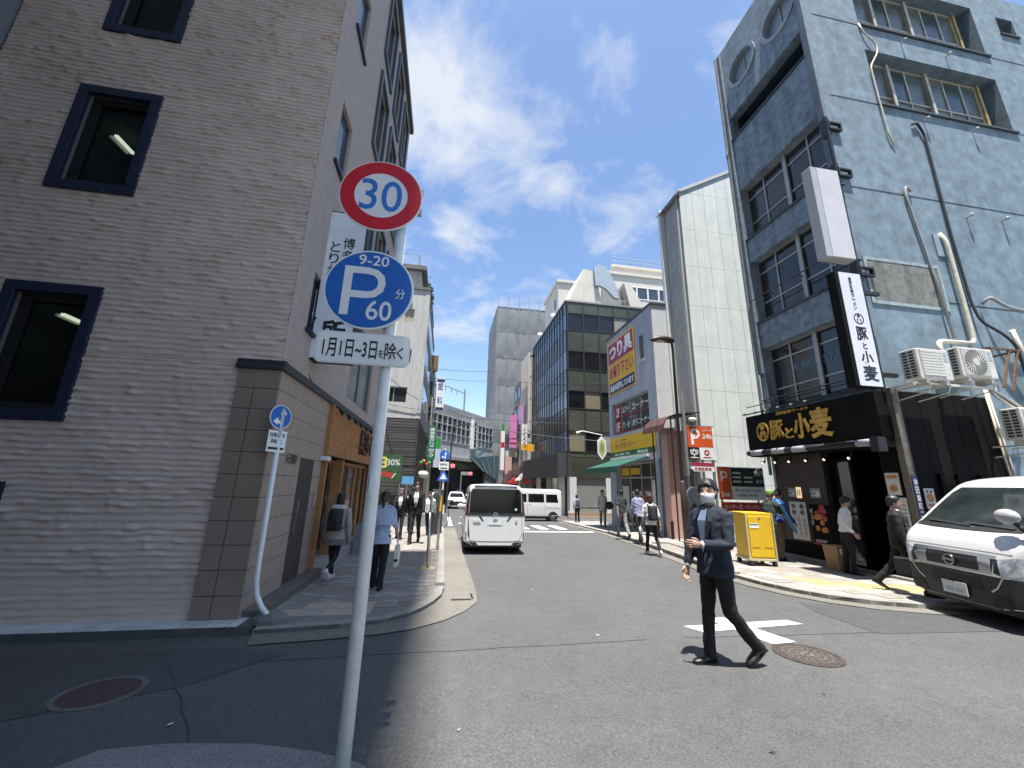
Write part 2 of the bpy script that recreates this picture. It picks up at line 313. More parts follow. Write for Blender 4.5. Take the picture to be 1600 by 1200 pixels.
def pave(cells, mats, h, parent, name, limit=300, th=.02):
    """cells: list of (x, y, w, d, material index); the nearest become separate blocks, the rest one mesh"""
    cells.sort(key=lambda c: math.hypot(c[0], c[1])); cache = {}; rest = {}
    for k, (x, y, w, d, mi) in enumerate(cells):
        if k < limit:
            key = (round(w, 3), round(d, 3), mi)
            if key not in cache:
                b = B(); z = SLOPE*d/2
                b.add([(-w/2, -d/2, z), (w/2, -d/2, z), (w/2, d/2, -z), (-w/2, d/2, -z)] + [(-w/2, -d/2, z - th), (w/2, -d/2, z - th), (w/2, d/2, -z - th), (-w/2, d/2, -z - th)], [(0, 1, 2, 3), (0, 4, 5, 1), (1, 5, 6, 2), (2, 6, 7, 3), (3, 7, 4, 0)])
                cache[key] = b.mesh(name); cache[key].materials.append(mats[mi])
            o = bpy.data.objects.new(name, cache[key]); col.objects.link(o); o.location = (x, y, gz(y) + h + rnd.uniform(-.0015, .002)); o.parent = parent
            o.matrix_parent_inverse = wmat(parent).inverted()
        else: rest.setdefault(mi, B()).gbox(x - w/2, x + w/2, y - d/2, y + d/2, h - th, h + rnd.uniform(-.001, .0015))
    for mi, b in rest.items(): obj(name + 's_beyond', b, mats[mi], parent, kind='stuff')
PM = [mat('paver_greige', (.245, .225, .20), .85, var=.15, scale=7, bump=.2, bscale=150), mat('paver_rose', (.25, .22, .195), .85, var=.15, scale=7, bump=.2, bscale=150), mat('paver_pale', (.33, .31, .28), .85, var=.12, scale=7, bump=.2, bscale=150),
      mat('paver_yellow', (.45, .345, .17), .8, var=.16, scale=7, bump=.2, bscale=150), mat('paver_buff', (.40, .34, .26), .85, var=.12, scale=7, bump=.2, bscale=150)]
LI = off(LK, -.16); LI = [(x, y) for x, y in LI] + [(-2.0, 5.75), (-2.34, 5.75), (-2.34, 19.2)]
cells = []; y = 5.46; row = 0
while y < 19:
    big = y < 6.25
    d, w = (.3, .3) if big else (.1, .2); x = -2.33 + (0 if row % 2 or big else -.1)
    while x < .1:
        if all(inside(p, LI) for p in ((x + .01, y + .01), (x + w - .01, y + .01), (x + w - .01, y + d - .01), (x + .01, y + d - .01))):
            mi = rnd.choice((0, 0, 0, 1, 2)) if not big else rnd.choice((4, 2, 0)); cells.append((x + w/2, y + d/2, w - .006, d - .006, mi))
        x += w
    y += d; row += 1
pave(cells, PM, .064, lsw, 'paver')
# ---- raised tiled strip in front of the left wall
tr = obj('wall_plinth_ledge', gslab([(-9, 5.21), (-2.06, 5.31), (-2.02, 5.66), (-9, 5.66)], -.05, .085), mat('ledge_stone', (.085, .085, .085), .85, var=.2, scale=4, bump=.3), kind='structure')
TM = [mat('ledge_tile', (.60, .62, .62), .5, var=.14, scale=6), mat('ledge_tile_b', (.52, .54, .55), .5, var=.14, scale=6)]
for r in range(3):
    for i in range(56):
        x = -9 + i*.122; y0 = 5.225 + r*.135 + (x + 9)*.0135; b = B()
        if x + .12 > -2.1: continue
        b.gbox(x + .003, x + .112, y0, y0 + .124, .07, .090 + rnd.uniform(0, .003)); obj('ledge_tile', b, TM[rnd.random() < .4], tr)
# ---- concrete island by the camera
isl = [(-2.3, 1.5), (-2.2, 2.7), (-2.12, 3.08), (-1.98, 3.25), (-1.6, 3.27), (-1.08, 3.2), (-.7, 3.08), (-.4, 2.93), (-.1, 2.66), (.1, 2.3), (.15, 1.5)]
obj('corner_pavement', gslab(isl + [(.15, -3), (-2.3, -3)], -.03, .012), asphalt('island_concrete', (.20, .20, .20), .35, .12), kind='structure')
# ---- right pavement
RK = [(7.12, 24), (7.1, 17), (6.98, 15.5), (6.62, 12.4), (6.3, 10.2), (6.08, 8.7), (6.02, 7.9), (6.05, 7.2), (6.18, 6.65), (6.42, 6.16), (6.8, 5.80), (7.35, 5.54), (8.3, 5.4), (24, 5.2)]
RP = RK + [(24, 7.0), (9.6, 7.0), (9.6, 24)]
rsw = obj('pavement_right', gslab(RP, -.05, .075), mat('pavement_concrete', (.29, .275, .25), .9, var=.16, scale=3, bump=.2, bscale=90), kind='structure')
obj('gutter_right', sheet(RK[:13] + off(RK, -.30)[:13][::-1], .012), CONC, kind='structure')
kerbrun(RK[1:7], .125, .16, .6, rsw, slot=4); kerbrun(RK[6:12], .082, .15, .35, rsw)
cells = []; RI = off(RK, .17) + [(24, 7.0), (9.3, 7.0), (9.3, 24)]
y = 5.55
while y < 13.4:
    x = 6.0
    while x < 9.2:
        if all(inside(p, RI) for p in ((x, y), (x + .3, y), (x + .3, y + .3), (x, y + .3))):
            d = (x - 8.5)*.6 + (y - 5.9); e = (x - 7.2) + (y - 6.2)*.9
            mi = 3 if (6.75 < x < 8.75 and abs(y - 7.1 + (x - 6.75)*.55) < .36) else 4 if (6.4 < x < 8.0 and abs(y - 6.55 + (x - 6.75)*.45) < .25) else rnd.choice((0, 1, 2, 0))
            cells.append((x + .15, y + .15, .292, .292, mi))
        x += .3
    y += .3
pave(cells, PM, .083, rsw, 'paving_block')
dm = B()
for i in range(5):
    for j in range(5): dm.rings([[(-.115 + i*.0575 + r*math.cos(k*1.047), -.115 + j*.0575 + r*math.sin(k*1.047), z) for k in range(6)] for r, z in ((.016, 0), (.010, .006))])
dme = dm.mesh('tactile_dots'); dme.materials.append(PM[3])
for c in cells:
    if c[4] == 3: o = bpy.data.objects.new('tactile_dots', dme); col.objects.link(o); o.location = (c[0], c[1], gz(c[1]) + .084); o.parent = rsw
obj('pavement_far_left', gslab([(.12, 29), (.12, 64), (-9, 64), (-9, 29)], -.05, .1), MATS['pavement_concrete'], kind='structure')
obj('pavement_far_right', gslab([(7.2, 28), (6.9, 64), (30, 64), (30, 28)], -.05, .1), MATS['pavement_concrete'], kind='structure')
# ---- manhole covers
IRON = mat('cast_iron', (.075, .062, .055), .6, metal=.3, var=.3, scale=12, bump=.3, bscale=60)
def manhole(x, y, r, label, ringm, plain):
    t = thing('manhole_cover', label, 'manhole', (x, y, gz(y)), rx=-math.atan(SLOPE)); f = Fr((0, 0, 0), (1, 0, 0), (0, 1, 0))
    b = B(); f.ring(b, 0, 0, r*.86, r, -.01, .008); obj('rim', b, ringm, t, local=True)
    b = B(); f.disc(b, 0, 0, r*.85, -.01, .007); lid = obj('lid', b, IRON if not plain else mat('rusty_iron', (.070, .045, .042), .8, var=.2, scale=10, bump=.3, bscale=90), t, local=True)
    b = B()
    if plain:
        for i in range(-6, 7):
            for j in range(-6, 7):
                if math.hypot(i, j) < 6.2: f.slab(b, (i - .3)*r*.125, (i + .3)*r*.125, (j - .3)*r*.125, (j + .3)*r*.125, .006, .0085)
        obj('stud', b, lid.data.materials[0], lid, local=True, kind='stuff'); return
    for q in range(3): f.ring(b, 0, 0, r*(.28 + .2*q), r*(.31 + .2*q), .006, .0095, 40)
    for q in range(18):
        a = q*math.pi/9; f.stroke(b, [(r*s*math.cos(a + w), r*s*math.sin(a + w)) for s, w in ((.33, 0), (.4, .1), (.5, -.05), (.62, .08), (.70, 0))], r*.03, .006, .0095)
    for q in range(6):
        a = q*math.pi/3; f.disc(b, r*.15*math.cos(a), r*.15*math.sin(a), r*.07, .006, .0095, 10)
    obj('relief', b, mat('worn_iron', (.21, .19, .16), .5, metal=.4, var=.3, scale=20), lid, local=True)
manhole(3.92, 4.13, .32, 'round cast iron manhole cover with flower relief beside the walking man', IRON, False)
manhole(-2.56, 4.06, .285, 'reddish manhole cover with grey concrete rim in the shaded side street', mat('rim_grey', (.12, .12, .115), .9, var=.2, scale=9), True)
rr2 = random.Random(3)
LITN = ('white paper scrap on the asphalt beside the junction mark seam', 'brown leaf scrap lying before the manhole with flower relief', 'brown scrap on the open asphalt far from any marking', 'white scrap by the reddish manhole cover', 'pale scrap beside the concrete corner pavement tip', 'white crumb near the right gutter by the yellow cart', 'white crumb on the lane behind the minivan', 'white scrap at the foot of the traffic sign pole')
for i, (x, y) in enumerate(((1.9, 4.9), (3.3, 3.35), (2.2, 2.7), (-1.75, 3.5), (.2, 3.2), (4.9, 7.7), (1.6, 7.2), (-.62, 3.35))):
    b = B(); b.add([(x + rr2.uniform(-.03, .03), y + rr2.uniform(-.02, .02), gz(y) + .008 + rr2.uniform(0, .006)) for _ in range(5)], [(0, 1, 2), (0, 2, 3), (0, 3, 4)])
    obj('litter_scrap', b, mat('litter_white', (.7, .7, .68), .7) if i not in (1, 2) else mat('litter_brown', (.05, .04, .03), .8), label=LITN[i], cat='litter', group='scraps of litter on the road')
# ---------------- walls with openings ----------------
def wall(fr, a0, a1, b0, b1, holes, t, m, parent, name='wall'):
    b = B(); ca = sorted({a0, a1, *[h[0] for h in holes], *[h[1] for h in holes]}); cb = sorted({b0, b1, *[h[2] for h in holes], *[h[3] for h in holes]})
    for i in range(len(ca) - 1):
        for j in range(len(cb) - 1):
            x, y = (ca[i] + ca[i + 1])/2, (cb[j] + cb[j + 1])/2
            if not any(h[0] < x < h[1] and h[2] < y < h[3] for h in holes):
                b.add([fr.p(ca[i], cb[j]), fr.p(ca[i + 1], cb[j]), fr.p(ca[i + 1], cb[j + 1]), fr.p(ca[i], cb[j + 1])], [(0, 1, 2, 3)])
    for h in holes:
        q = [(h[0], h[2]), (h[1], h[2]), (h[1], h[3]), (h[0], h[3])]
        for k in range(4): (x0, y0), (x1, y1) = q[k], q[(k + 1) % 4]; b.add([fr.p(x0, y0), fr.p(x1, y1), fr.p(x1, y1, -t), fr.p(x0, y0, -t)], [(0, 1, 2, 3)])
    me = bpy.data.meshes.new(name); me.from_pydata(b.v, [], b.f); return obj(name, me, m, parent)
def window(fr, a0, a1, b0, b1, d, w, ma, mb, mf, mg, parent, name='window', th=.05, bar=None, pane='pane'):
    """frame with mullions at ma (a positions) and mb (b positions); every pane its own piece"""
    f = B(); fr.frame(f, a0, a1, b0, b1, w, d, d + th); bar = bar or w*.8
    for a in ma: fr.slab(f, a - bar/2, a + bar/2, b0 + w, b1 - w, d, d + th*.94)
    for q in mb: fr.slab(f, a0 + w, a1 - w, q - bar/2, q + bar/2, d, d + th*.88)
    o = obj(name, f, mf, parent); A = [a0 + w*.6] + list(ma) + [a1 - w*.6]; Q = [b0 + w*.6] + list(mb) + [b1 - w*.6]; k = 0
    for i in range(len(A) - 1):
        for j in range(len(Q) - 1):
            p = B(); fr.slab(p, A[i] + .002, A[i + 1] - .002, Q[j] + .002, Q[j + 1] - .002, d + th*.25 + rnd.uniform(-.004, .004), d + th*.45); k += 1
            obj(pane, p, mg[(i*3 + j*2 + k) % len(mg)] if isinstance(mg, (list, tuple)) else mg, o)
    return o
# ---------------- the left corner building ----------------
LX, LY, LH = -2.33, 5.63, 15.5
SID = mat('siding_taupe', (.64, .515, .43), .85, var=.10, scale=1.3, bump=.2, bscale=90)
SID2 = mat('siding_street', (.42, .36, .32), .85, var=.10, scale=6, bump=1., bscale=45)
NAVY = mat('navy_metal', (.012, .017, .045), .45, var=.1); BLACK = mat('black_matt', (.012, .012, .013), .6)
TILE = mat('wall_tile_taupe', (.265, .205, .160), .75, var=.08, scale=5, bump=.12, bscale=120); TILE2 = mat('wall_tile_light', (.35, .275, .22), .75, var=.08, scale=5, bump=.12, bscale=120)
GROUT = mat('grout_dark', (.06, .05, .045), .9)
lb = thing('corner_building', 'tall taupe corner building with rough stone-strip siding and navy framed windows', 'building', (-4.6, 9.5, gz(6)))
ff = Fr((-6.9, LY, 0), (1, 0, 0)); fs = Fr((LX, LY, 0), (0, 1, 0))
win = [(1.14, 2.24, 2.17, 3.98), (1.14, 2.24, 5.42, 7.23), (1.14, 2.24, 8.33, 10.2), (1.14, 2.24, 11.6, 13.4), (0.3, 1.86, -.1, 1.45)]
win = [(a0 + .13, a1 - .13, b0 + .13, b1 - .13) for a0, a1, b0, b1 in win]
wall(ff, 0, 6.9 + LX, -.3, LH, win, .16, mat('siding_backing', (.12, .105, .10), .9), lb)
# split-stone siding: rows of wavy ledges with chips standing proud
from mathutils import noise as mnoise
sw_, sz0, sz1, sdx, sdz = 6.9 + LX, -.12, 13.2, .030, .0125; nx_, nz_ = int(sw_/sdx), int((sz1 - sz0)/sdz); sv_ = []; sf_ = []
rowh = []; r3 = random.Random(11); z = sz0 - .2
while z < sz1 + .3: rowh.append(z); z += r3.uniform(.064, .092)
def sidh(x, z):
    zz = z + .016*mnoise.noise(Vector((x*4.2, z*2.1, 3.3))) + .007*mnoise.noise(Vector((x*13, z*7, 1.3))); k = min(len(rowh) - 2, max(0, int((zz - rowh[0])/.078)))
    while k < len(rowh) - 2 and rowh[k + 1] <= zz: k += 1
    while k > 0 and rowh[k] > zz: k -= 1
    t = (zz - rowh[k])/(rowh[k + 1] - rowh[k]); a = mnoise.noise(Vector((x*6.5 + k*7.13, k*3.71, .5))) + .6*mnoise.noise(Vector((x*15 + k*3.1, k*1.7, 4.5)))
    pr = (t/.30 if t < .30 else (1 - t)/.70); h = .004 + .010*pr + .042*max(0, a)*pr**1.2 + .003*mnoise.noise(Vector((x*40, z*60, 0)))
    if any(abs(z - j) < .012 for j in (3.06, 6.37, 9.7)): h = .001
    return h*(.45 if z < .42 else 1)
for iz in range(nz_ + 1):
    for ix in range(nx_ + 1): x, z = sw_*ix/nx_, sz0 + sdz*iz; sv_.append(tuple(ff.p(x, z, max(.0012, sidh(x, z)))))
for iz in range(nz_):
    for ix in range(nx_):
        x, z = sw_*(ix + .5)/nx_, sz0 + sdz*(iz + .5)
        if z < 3.0 and x > sw_ - .47 or any(w[0] - .06 < x < w[1] + .06 and w[2] - .06 < z < w[3] + .06 for w in win): continue
        k = iz*(nx_ + 1) + ix; sf_.append((k, k + 1, k + nx_ + 2, k + nx_ + 1))
me_ = bpy.data.meshes.new('stone_siding'); me_.from_pydata(sv_, [], sf_); obj('stone_siding', me_, SID, lb, kind='stuff', smooth=True)
GD = mat('office_glass', (.006, .009, .008), .05, var=0, alpha=.55, spec=.35)
ROOM = mat('office_room', (.05, .055, .05), .9, var=0); LAMP = mat('fluorescent_tube', (.85, 1., .78), .5, var=0, emit=1.3)
for k, (a0, a1, b0, b1) in enumerate(win):
    b = B(); ff.frame(b, a0 - .13, a1 + .13, b0 - .13, b1 + .13, .135, -.02, .045); w = obj('window_frame', b, NAVY, lb, bevel=.006)
    b = B(); ff.frame(b, a0, a1, b0, b1, .10, -.155, -.07); obj('sash', b, BLACK, w)
    p = B(); ff.slab(p, a0 + .09, a1 - .09, b0 + .09, b1 - .09, -.13, -.12); obj('pane', p, GD, w)
    rm = B(); y0 = LY + .17
    rm.add([ff.p(a, b_, d) for d in (-.165, -2.6) for a, b_ in ((a0 - 2.2, b0 - .25), (a1 + .9, b0 - .25), (a1 + .9, b1 + .75), (a0 - 2.2, b1 + .75))], [(4, 5, 6, 7), (0, 1, 5, 4), (3, 7, 6, 2), (0, 4, 7, 3), (1, 2, 6, 5)]); obj('room', rm, ROOM, w)
    if k < 3:
        x_, z_ = ((-6.35, 4.06), (-6.45, 7.65), (-6.49, 10.94))[k]; l = B(); l.box(x_ - .03, x_ + .03, 7.08, 7.5, z_, z_ + .04); obj('ceiling_lamp', l, LAMP, w); l = B(); l.box(x_ - .12, x_ - .08, 7.1, 7.5, z_ - .01, z_ + .03); obj('lamp_reflection', l, mat('lamp_reflection', (.5, .55, .45), .4, emit=.25), w)  # faint glowing strip beside each lamp stands in for its reflection
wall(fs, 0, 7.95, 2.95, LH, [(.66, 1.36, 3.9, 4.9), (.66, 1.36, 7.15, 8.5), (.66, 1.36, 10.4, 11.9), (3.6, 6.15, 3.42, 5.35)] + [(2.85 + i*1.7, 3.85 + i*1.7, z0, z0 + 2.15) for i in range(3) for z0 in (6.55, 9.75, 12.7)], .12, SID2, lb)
b = B(); b.box(-14, LX - .13, LY + .17, 13.58, LH - .3, LH - .02); obj('roof', b, mat('roof_dark', (.05, .05, .055), .7), lb)
b = B(); b.box(-14, LX, 13.55, 13.58, -.5, LH - .3); obj('wall_back', b, SID2, lb)
b = B(); b.box(LX - .3, LX + .13, LY - .13, 13.7, LH - .02, LH + .2); b.box(-6.9, LX - .3, LY - .13, LY + .3, LH - .02, LH + .2); obj('eave', b, mat('eave_grey', (.06, .062, .06), .5), lb)
SKYG = glass('sky_glass', (.05, .075, .10), .03); DARKG = [glass('dark_glass_a', (.012, .016, .018)), glass('dark_glass_b', (.02, .024, .025)), glass('dark_glass_c', (.03, .032, .03))]
GREYF = mat('grey_alu', (.10, .115, .125), .4, metal=.4)
for (a0, a1, b0, b1) in [(.66, 1.36, 3.9, 4.9), (.66, 1.36, 7.15, 8.5), (.66, 1.36, 10.4, 11.9)]:
    w = window(fs, a0, a1, b0, b1, -.11, .05, [], [], GREYF, SKYG, lb); s_ = B(); fs.slab(s_, a0 - .05, a1 + .05, b0 - .06, b0, -.1, .06); obj('sill', s_, NAVY, w)
for i in range(3):
    for z0 in (6.55, 9.75, 12.7):
        a0 = 2.85 + i*1.7; w = window(fs, a0, a0 + 1.0, z0, z0 + 2.15, -.11, .06, [a0 + .5], [], GREYF, DARKG, lb)
        b = B(); fs.frame(b, a0 - .1, a0 + 1.1, z0 - .1, z0 + 2.25, .11, -.01, .07); obj('surround', b, mat('surround_slate', (.055, .07, .085), .45), w)
window(fs, 3.6, 6.15, 3.42, 5.35, -.11, .07, [4.85], [], GREYF, glass('shop_glass', (.10, .13, .14), .03), lb, name='shop_window')
# tiled base: pilaster on the front face and street side
b = B(); b.box(-2.81, LX + .045, LY - .045, LY + .25, -.12, 3.0); b.box(LX - .15, LX + .045, LY + .25, 7.95, -.12, 3.0); obj('tile_backing', b, GROUT, lb)
for r in range(11):
    z0 = -.08 + r*.281
    for a0, a1 in ((4.09, 4.305), (4.31, 4.614)):
        if r == 10: a0, a1 = (4.09, 4.614) if a0 == 4.09 else (None, None)
        if a0 is None: continue
        t = B(); ff.slab(t, a0 + .003, a1 - .003, z0 + .004, z0 + .277, .03, .052 + rnd.uniform(0, .002)); obj('wall_tile', t, TILE, lb, bevel=.003)
    xs = [-.05, .27, .57, .87, 1.17, 1.55, 1.86, 2.16, 2.3]
    for i in range(8):
        if 1.17 <= xs[i] < 1.8 and r < 7: continue          # doorway
        t = B(); fs.slab(t, xs[i] + .003, xs[i + 1] - .003, z0 + .004, z0 + .277, .03, .05 + rnd.uniform(0, .002)); obj('wall_tile', t, TILE2, lb)
b = B(); ff.slab(b, 4.05, 4.66, 2.99, 3.06, -.02, .10); ff.slab(b, 4.05, 4.66, 3.06, 3.13, -.02, .07); fs.slab(b, -.06, 7.95, 2.99, 3.06, -.02, .10); fs.slab(b, -.06, 7.95, 3.06, 3.13, -.02, .07); obj('cornice', b, mat('cornice_dark', (.03, .034, .04), .5), lb, bevel=.01)
# step, recessed door
b = B(); b.box(LX - .1, LX + .26, LY + .02, 8.1, gz(6), .02); obj('step', b, mat('step_tile', (.13, .115, .10), .8, var=.12), lb, bevel=.012)
DOOR = mat('door_grey', (.045, .043, .042), .5); b = B(); fs.slab(b, 1.19, 1.84, .02, 1.9, .0, .035); d = obj('door', b, DOOR, lb)
b = B(); fs.slab(b, 1.26, 1.29, .75, 1.25, .04, .09); obj('handle', b, mat('steel', (.5, .5, .5), .3, metal=1), d)
b = B(); fs.slab(b, 2.15, 2.36, 1.9, 1.98, .05, .19); obj('wall_light', b, mat('lamp_white', (.7, .7, .7), .5), lb, bevel=.01)
b = B(); fs.slab(b, 2.05, 2.15, 1.1, 1.35, .052, .075); obj('intercom', b, mat('steel', (.5, .5, .5), .3, metal=1), lb)
b = B(); fs.text(b, '大番田', .55, .95, 1.78, 1.93, .055, .02, .01); obj('wall_letters', b, mat('steel', (.5, .5, .5), .3, metal=1), lb)
# wooden restaurant front
WOOD = mat('cedar', (.36, .165, .055), .6, var=.25, scale=4, bump=.1); WOODD = mat('cedar_dark', (.26, .11, .04), .6, var=.25, scale=5)
for i in range(9):
    b = B(); fs.slab(b, 2.42, 7.9, 2.02 + i*.105, 2.02 + i*.105 + .100, .0, .10 + rnd.uniform(0, .004)); obj('cladding_board', b, mat('cedar_%d' % (i % 3), (.36 + .03*(i % 3), .165 + .012*(i % 2), .055), .6, var=.25, scale=4, bump=.1), lb)
for a0, a1, z1, d1 in ((2.31, 2.41, 2.98, .13), (3.9, 4.0, 2.0, .05), (7.75, 7.9, 2.0, .13)):
    b = B(); fs.slab(b, a0, a1, -.2, z1, -.1, d1); obj('wood_post', b, WOOD, lb)
b = B(); fs.slab(b, 2.42, 7.75, -.3, 2.02, -.6, -.55); obj('shopfront_back', b, WOODD, lb)
for i in range(7):
    a = 2.5 + i*.75; b = B(); fs.frame(b, a, a + .72, -.15, 1.98, .07, -.2, -.15); dd = obj('sliding_door', b, WOOD, lb); p = B(); fs.slab(p, a + .07, a + .65, .3, 1.9, -.19, -.18); obj('pane', p, DARKG[i % 3], dd)
b = B(); fs.slab(b, 2.62, 2.95, .9, 1.6, -.14, -.13); obj('menu_sheet', b, mat('paper', (.7, .68, .62), .8), lb)
b = B(); fs.slab(b, 2.4, 7.9, -.4, .0, -.5, .16); obj('shop_step', b, mat('step_pale', (.30, .29, .28), .8, var=.1), lb)
b = B(); fs.text(b, '博多とり', 5.0, 7.6, 2.2, 2.85, .105, .03, .02); obj('shop_letters', b, BLACK, lb)
b = B(); fs.slab(b, 2.42, 7.7, 2.93, 2.95, .16, .18); obj('spot_rail', b, BLACK, lb)
for i in range(8):
    y = LY + 2.6 + i*.65; b = B(); b.cyl((LX + .17, y, 2.93), (LX + .25, y, 2.84), .035, .05, 10); obj('spotlight', b, BLACK, lb)
# neighbouring building at the far left
nb = thing('grey_tiled_building', 'grey mosaic tiled building adjoining the taupe corner building', 'building', (-11, 6, gz(6)))
b = B(); b.box(-16, -6.93, 5.2, 12, -.3, 17); obj('wall', b, mat('mosaic_grey', (.16, .165, .175), .7, var=.1, scale=14, bump=.4, bscale=40), nb)
for r in range(60):
    b = B(); b.box(-16, -6.95, 5.185, 5.2, 4 + r*.2, 4 + r*.2 + .19); obj('tile_course', b, mat('mosaic_row', (.17, .175, .19), .6, var=.12, scale=16), nb)
# unseen building behind the camera, sized and placed to keep this corner in shade
rb = thing('unseen_shade_block', 'tall plain block across the side street, outside the view, placed to shade the corner', 'building', (-16, -12, gz(-10)))
b = B(); b.box(-34, -1.30, -26, -1.2, -.3, 60); obj('wall', b, mat('shade_block_stone', (.26, .25, .24), .8, var=.1), rb)
# ---------------- hanging restaurant sign ----------------
hs = thing('hanging_sign', 'tall white lightbox sign with brush lettering bracketed to the taupe building', 'sign', (-2.1, 6.65, 3.5))
fh = Fr((-2.36, 6.6, 3.48), (1, 0, 0)); b = B(); fh.slab(b, 0, .68, 0, 2.84, -.26, -.005); obj('case', b, BLACK, hs, bevel=.01)
b = B(); fh.slab(b, .025, .655, .03, 2.81, -.01, 0.003); obj('panel', b, mat('lightbox_white', (.72, .76, .80), .35), hs)
b = B(); fh.text(b, '博多', .30, .50, 1.82, 2.32, .004, .002, .01, True); fh.text(b, 'とりかわ', .10, .26, 1.30, 2.22, .004, .002, .01, True); obj('lettering', b, BLACK, hs)
b = B()
fh.stroke(b, [(.22, 1.0), (.36, 1.12), (.5, .92)], [.02, .07, .03], .004, .006); fh.text(b, '所', .14, .54, .28, .72, .004, .002, .03); obj('lettering', b, BLACK, hs)
for z in (.55, 2.15):
    b = B(); fh.slab(b, -.22, 0, z - .07, z + .07, -.2, -.06); obj('bracket', b, BLACK, hs)
b = B(); b.tube([(-2.3, 6.55, 4.2), (-2.38, 6.5, 3.9), (-2.35, 6.6, 3.3), (-2.32, 6.9, 3.15)], .012); obj('cable', b, BLACK, hs)
# ---------------- traffic sign pole in front ----------------
POLE = mat('pole_paint', (.78, .79, .76), .45, var=.10, scale=8); SRED = mat('sign_red', (.60, .012, .025), .4); SWHT = mat('sign_white', (.84, .84, .82), .4); SBLU = mat('sign_blue', (.012, .13, .48), .4); SBLK = mat('sign_black', (.015, .015, .015), .5); SGRY = mat('sign_back', (.45, .46, .46), .4, metal=.5)
sp = thing('traffic_sign', 'white pole carrying the 30 limit disc, blue parking disc and white plate', 'traffic sign', (-.47, 2.87, gz(2.87)))
b = B(); b.cyl((-.475, 2.87, gz(2.87) - .05), (-.475, 2.87, 4.0), .044, .040, 24); p = obj('pole', b, POLE, sp, smooth=True)
b = B(); b.ball((-.475, 2.87, 4.0), (.041, .041, .02)); obj('cap', b, SGRY, p)
b = B(); b.add([(-.475 - .046*math.cos(t), 2.87 - .046*math.sin(t), z) for z in (1.5, 1.62) for t in (1.0, 1.3, 1.6)], [(0, 1, 4, 3), (1, 2, 5, 4)]); obj('sticker', b, SWHT, p)
b = B(); b.add([(-.475 - .047*math.cos(t), 2.87 - .047*math.sin(t), z) for z in (1.505, 1.615) for t in (.95, 1.05)], [(0, 1, 3, 2)]); obj('sticker', b, SBLK, p)
fd = Fr((-.645, 2.80, 0), (1, 0, 0))
def disc_sign(cz, face):
    b = B(); fd.disc(b, 0, cz, .322, -.012, .0, 64); d = obj('sign_disc', b, SWHT, sp, bevel=.003); b = B(); fd.slab(b, .02, .32, cz - .12, cz - .07, -.045, -.012); fd.slab(b, .02, .32, cz + .07, cz + .12, -.045, -.012); obj('clamp', b, SGRY, d); return d
d = disc_sign(3.785, 0); d.name = 'speed_limit_disc'; b = B(); fd.ring(b, 0, 3.785, .205, .312, .0005, .002, 64); obj('red_ring', b, SRED, d)
b = B(); fd.text(b, '30', -.160, .160, 3.785 - .142, 3.785 + .142, .0005, .002, .004); obj('numerals', b, mat('numeral_blue', (.03, .19, .58), .4), d)
d = disc_sign(2.96, 0); d.name = 'parking_disc'; b = B(); fd.disc(b, 0, 2.96, .308, .0005, .002, 64); obj('blue_face', b, SBLU, d)
b = B(); fd.text(b, '9-20', -.10, .12, 3.155, 3.24, .003, .002, .008); fd.stroke(b, [(-.16, 2.74), (-.16, 3.135)], .06, .003, .005)
fd.stroke(b, [(-.14, 3.108), (-.02, 3.108), (.035, 3.097), (.075, 3.06), (.085, 3.01), (.075, 2.96), (.035, 2.922), (-.02, 2.91), (-.14, 2.91)], .055, .0026, .0046)
fd.text(b, '60', -.005, .175, 2.715, 2.87, .003, .002, .008); fd.text(b, '分', .19, .26, 2.90, 2.98, .003, .002, .006); obj('lettering', b, SWHT, d)
b = B(); fd.rpoly(b, -.315, .335, 2.37, 2.61, .045, -.014, 0); d = obj('supplementary_plate', b, mat('plate_white', (.74, .74, .72), .4), sp, bevel=.003); b = B(); fd.rpoly(b, -.302, .322, 2.383, 2.597, .038, .0003, .0006); obj('plate_face', b, SWHT, d)
b = B(); fd.text(b, '1月1日~3日', -.265, .105, 2.415, 2.555, .001, .002, .014); fd.text(b, 'を', .115, .155, 2.43, 2.49, .001, .002, .008); fd.text(b, '除', .158, .240, 2.418, 2.55, .001, .002, .012); fd.text(b, 'く', .245, .29, 2.43, 2.52, .001, .002, .01); obj('lettering', b, SBLK, d)
b = B(); fd.slab(b, -.1, .3, 2.46, 2.5, -.045, -.014); obj('clamp', b, SGRY, d)
# ---------------- bent pole with arrow sign ----------------
bs = thing('direction_sign', 'bent white pole with small blue arrow disc standing by the tiled corner', 'traffic sign', (-1.9, 5.55, gz(5.55) + .06))
b = B(); b.tube([(-1.88, 5.50, gz(5.5) + .08), (-2.02, 5.50, .10), (-2.09, 5.50, .22), (-2.12, 5.50, .36), (-2.13, 5.50, .6), (-2.155, 5.52, 2.35)], .030, 14); obj('pole', b, POLE, bs, smooth=True)
b = B(); b.rings([[(-1.93 + r*math.cos(k*math.pi/4 + .4)*1.15, 5.56 + r*math.sin(k*math.pi/4 + .4)*.8, gz(5.5) + z) for k in range(8)] for r, z in ((.19, .05), (.18, .11), (.11, .17))]); obj('base_weight', b, mat('base_concrete', (.16, .17, .16), .9, var=.15, bump=.3), bs, bevel=.01)
fa = Fr((-2.15, 5.46, 0), (.46, -.88, 0))
fa = Fr((-2.15, 5.47, 0), (.50, .86, 0)); b = B(); fa.disc(b, 0, 2.34, .155, -.008, 0); d = obj('sign_disc', b, SWHT, bs); b = B(); fa.disc(b, 0, 2.34, .145, .0005, .002); obj('blue_face', b, SBLU, d)
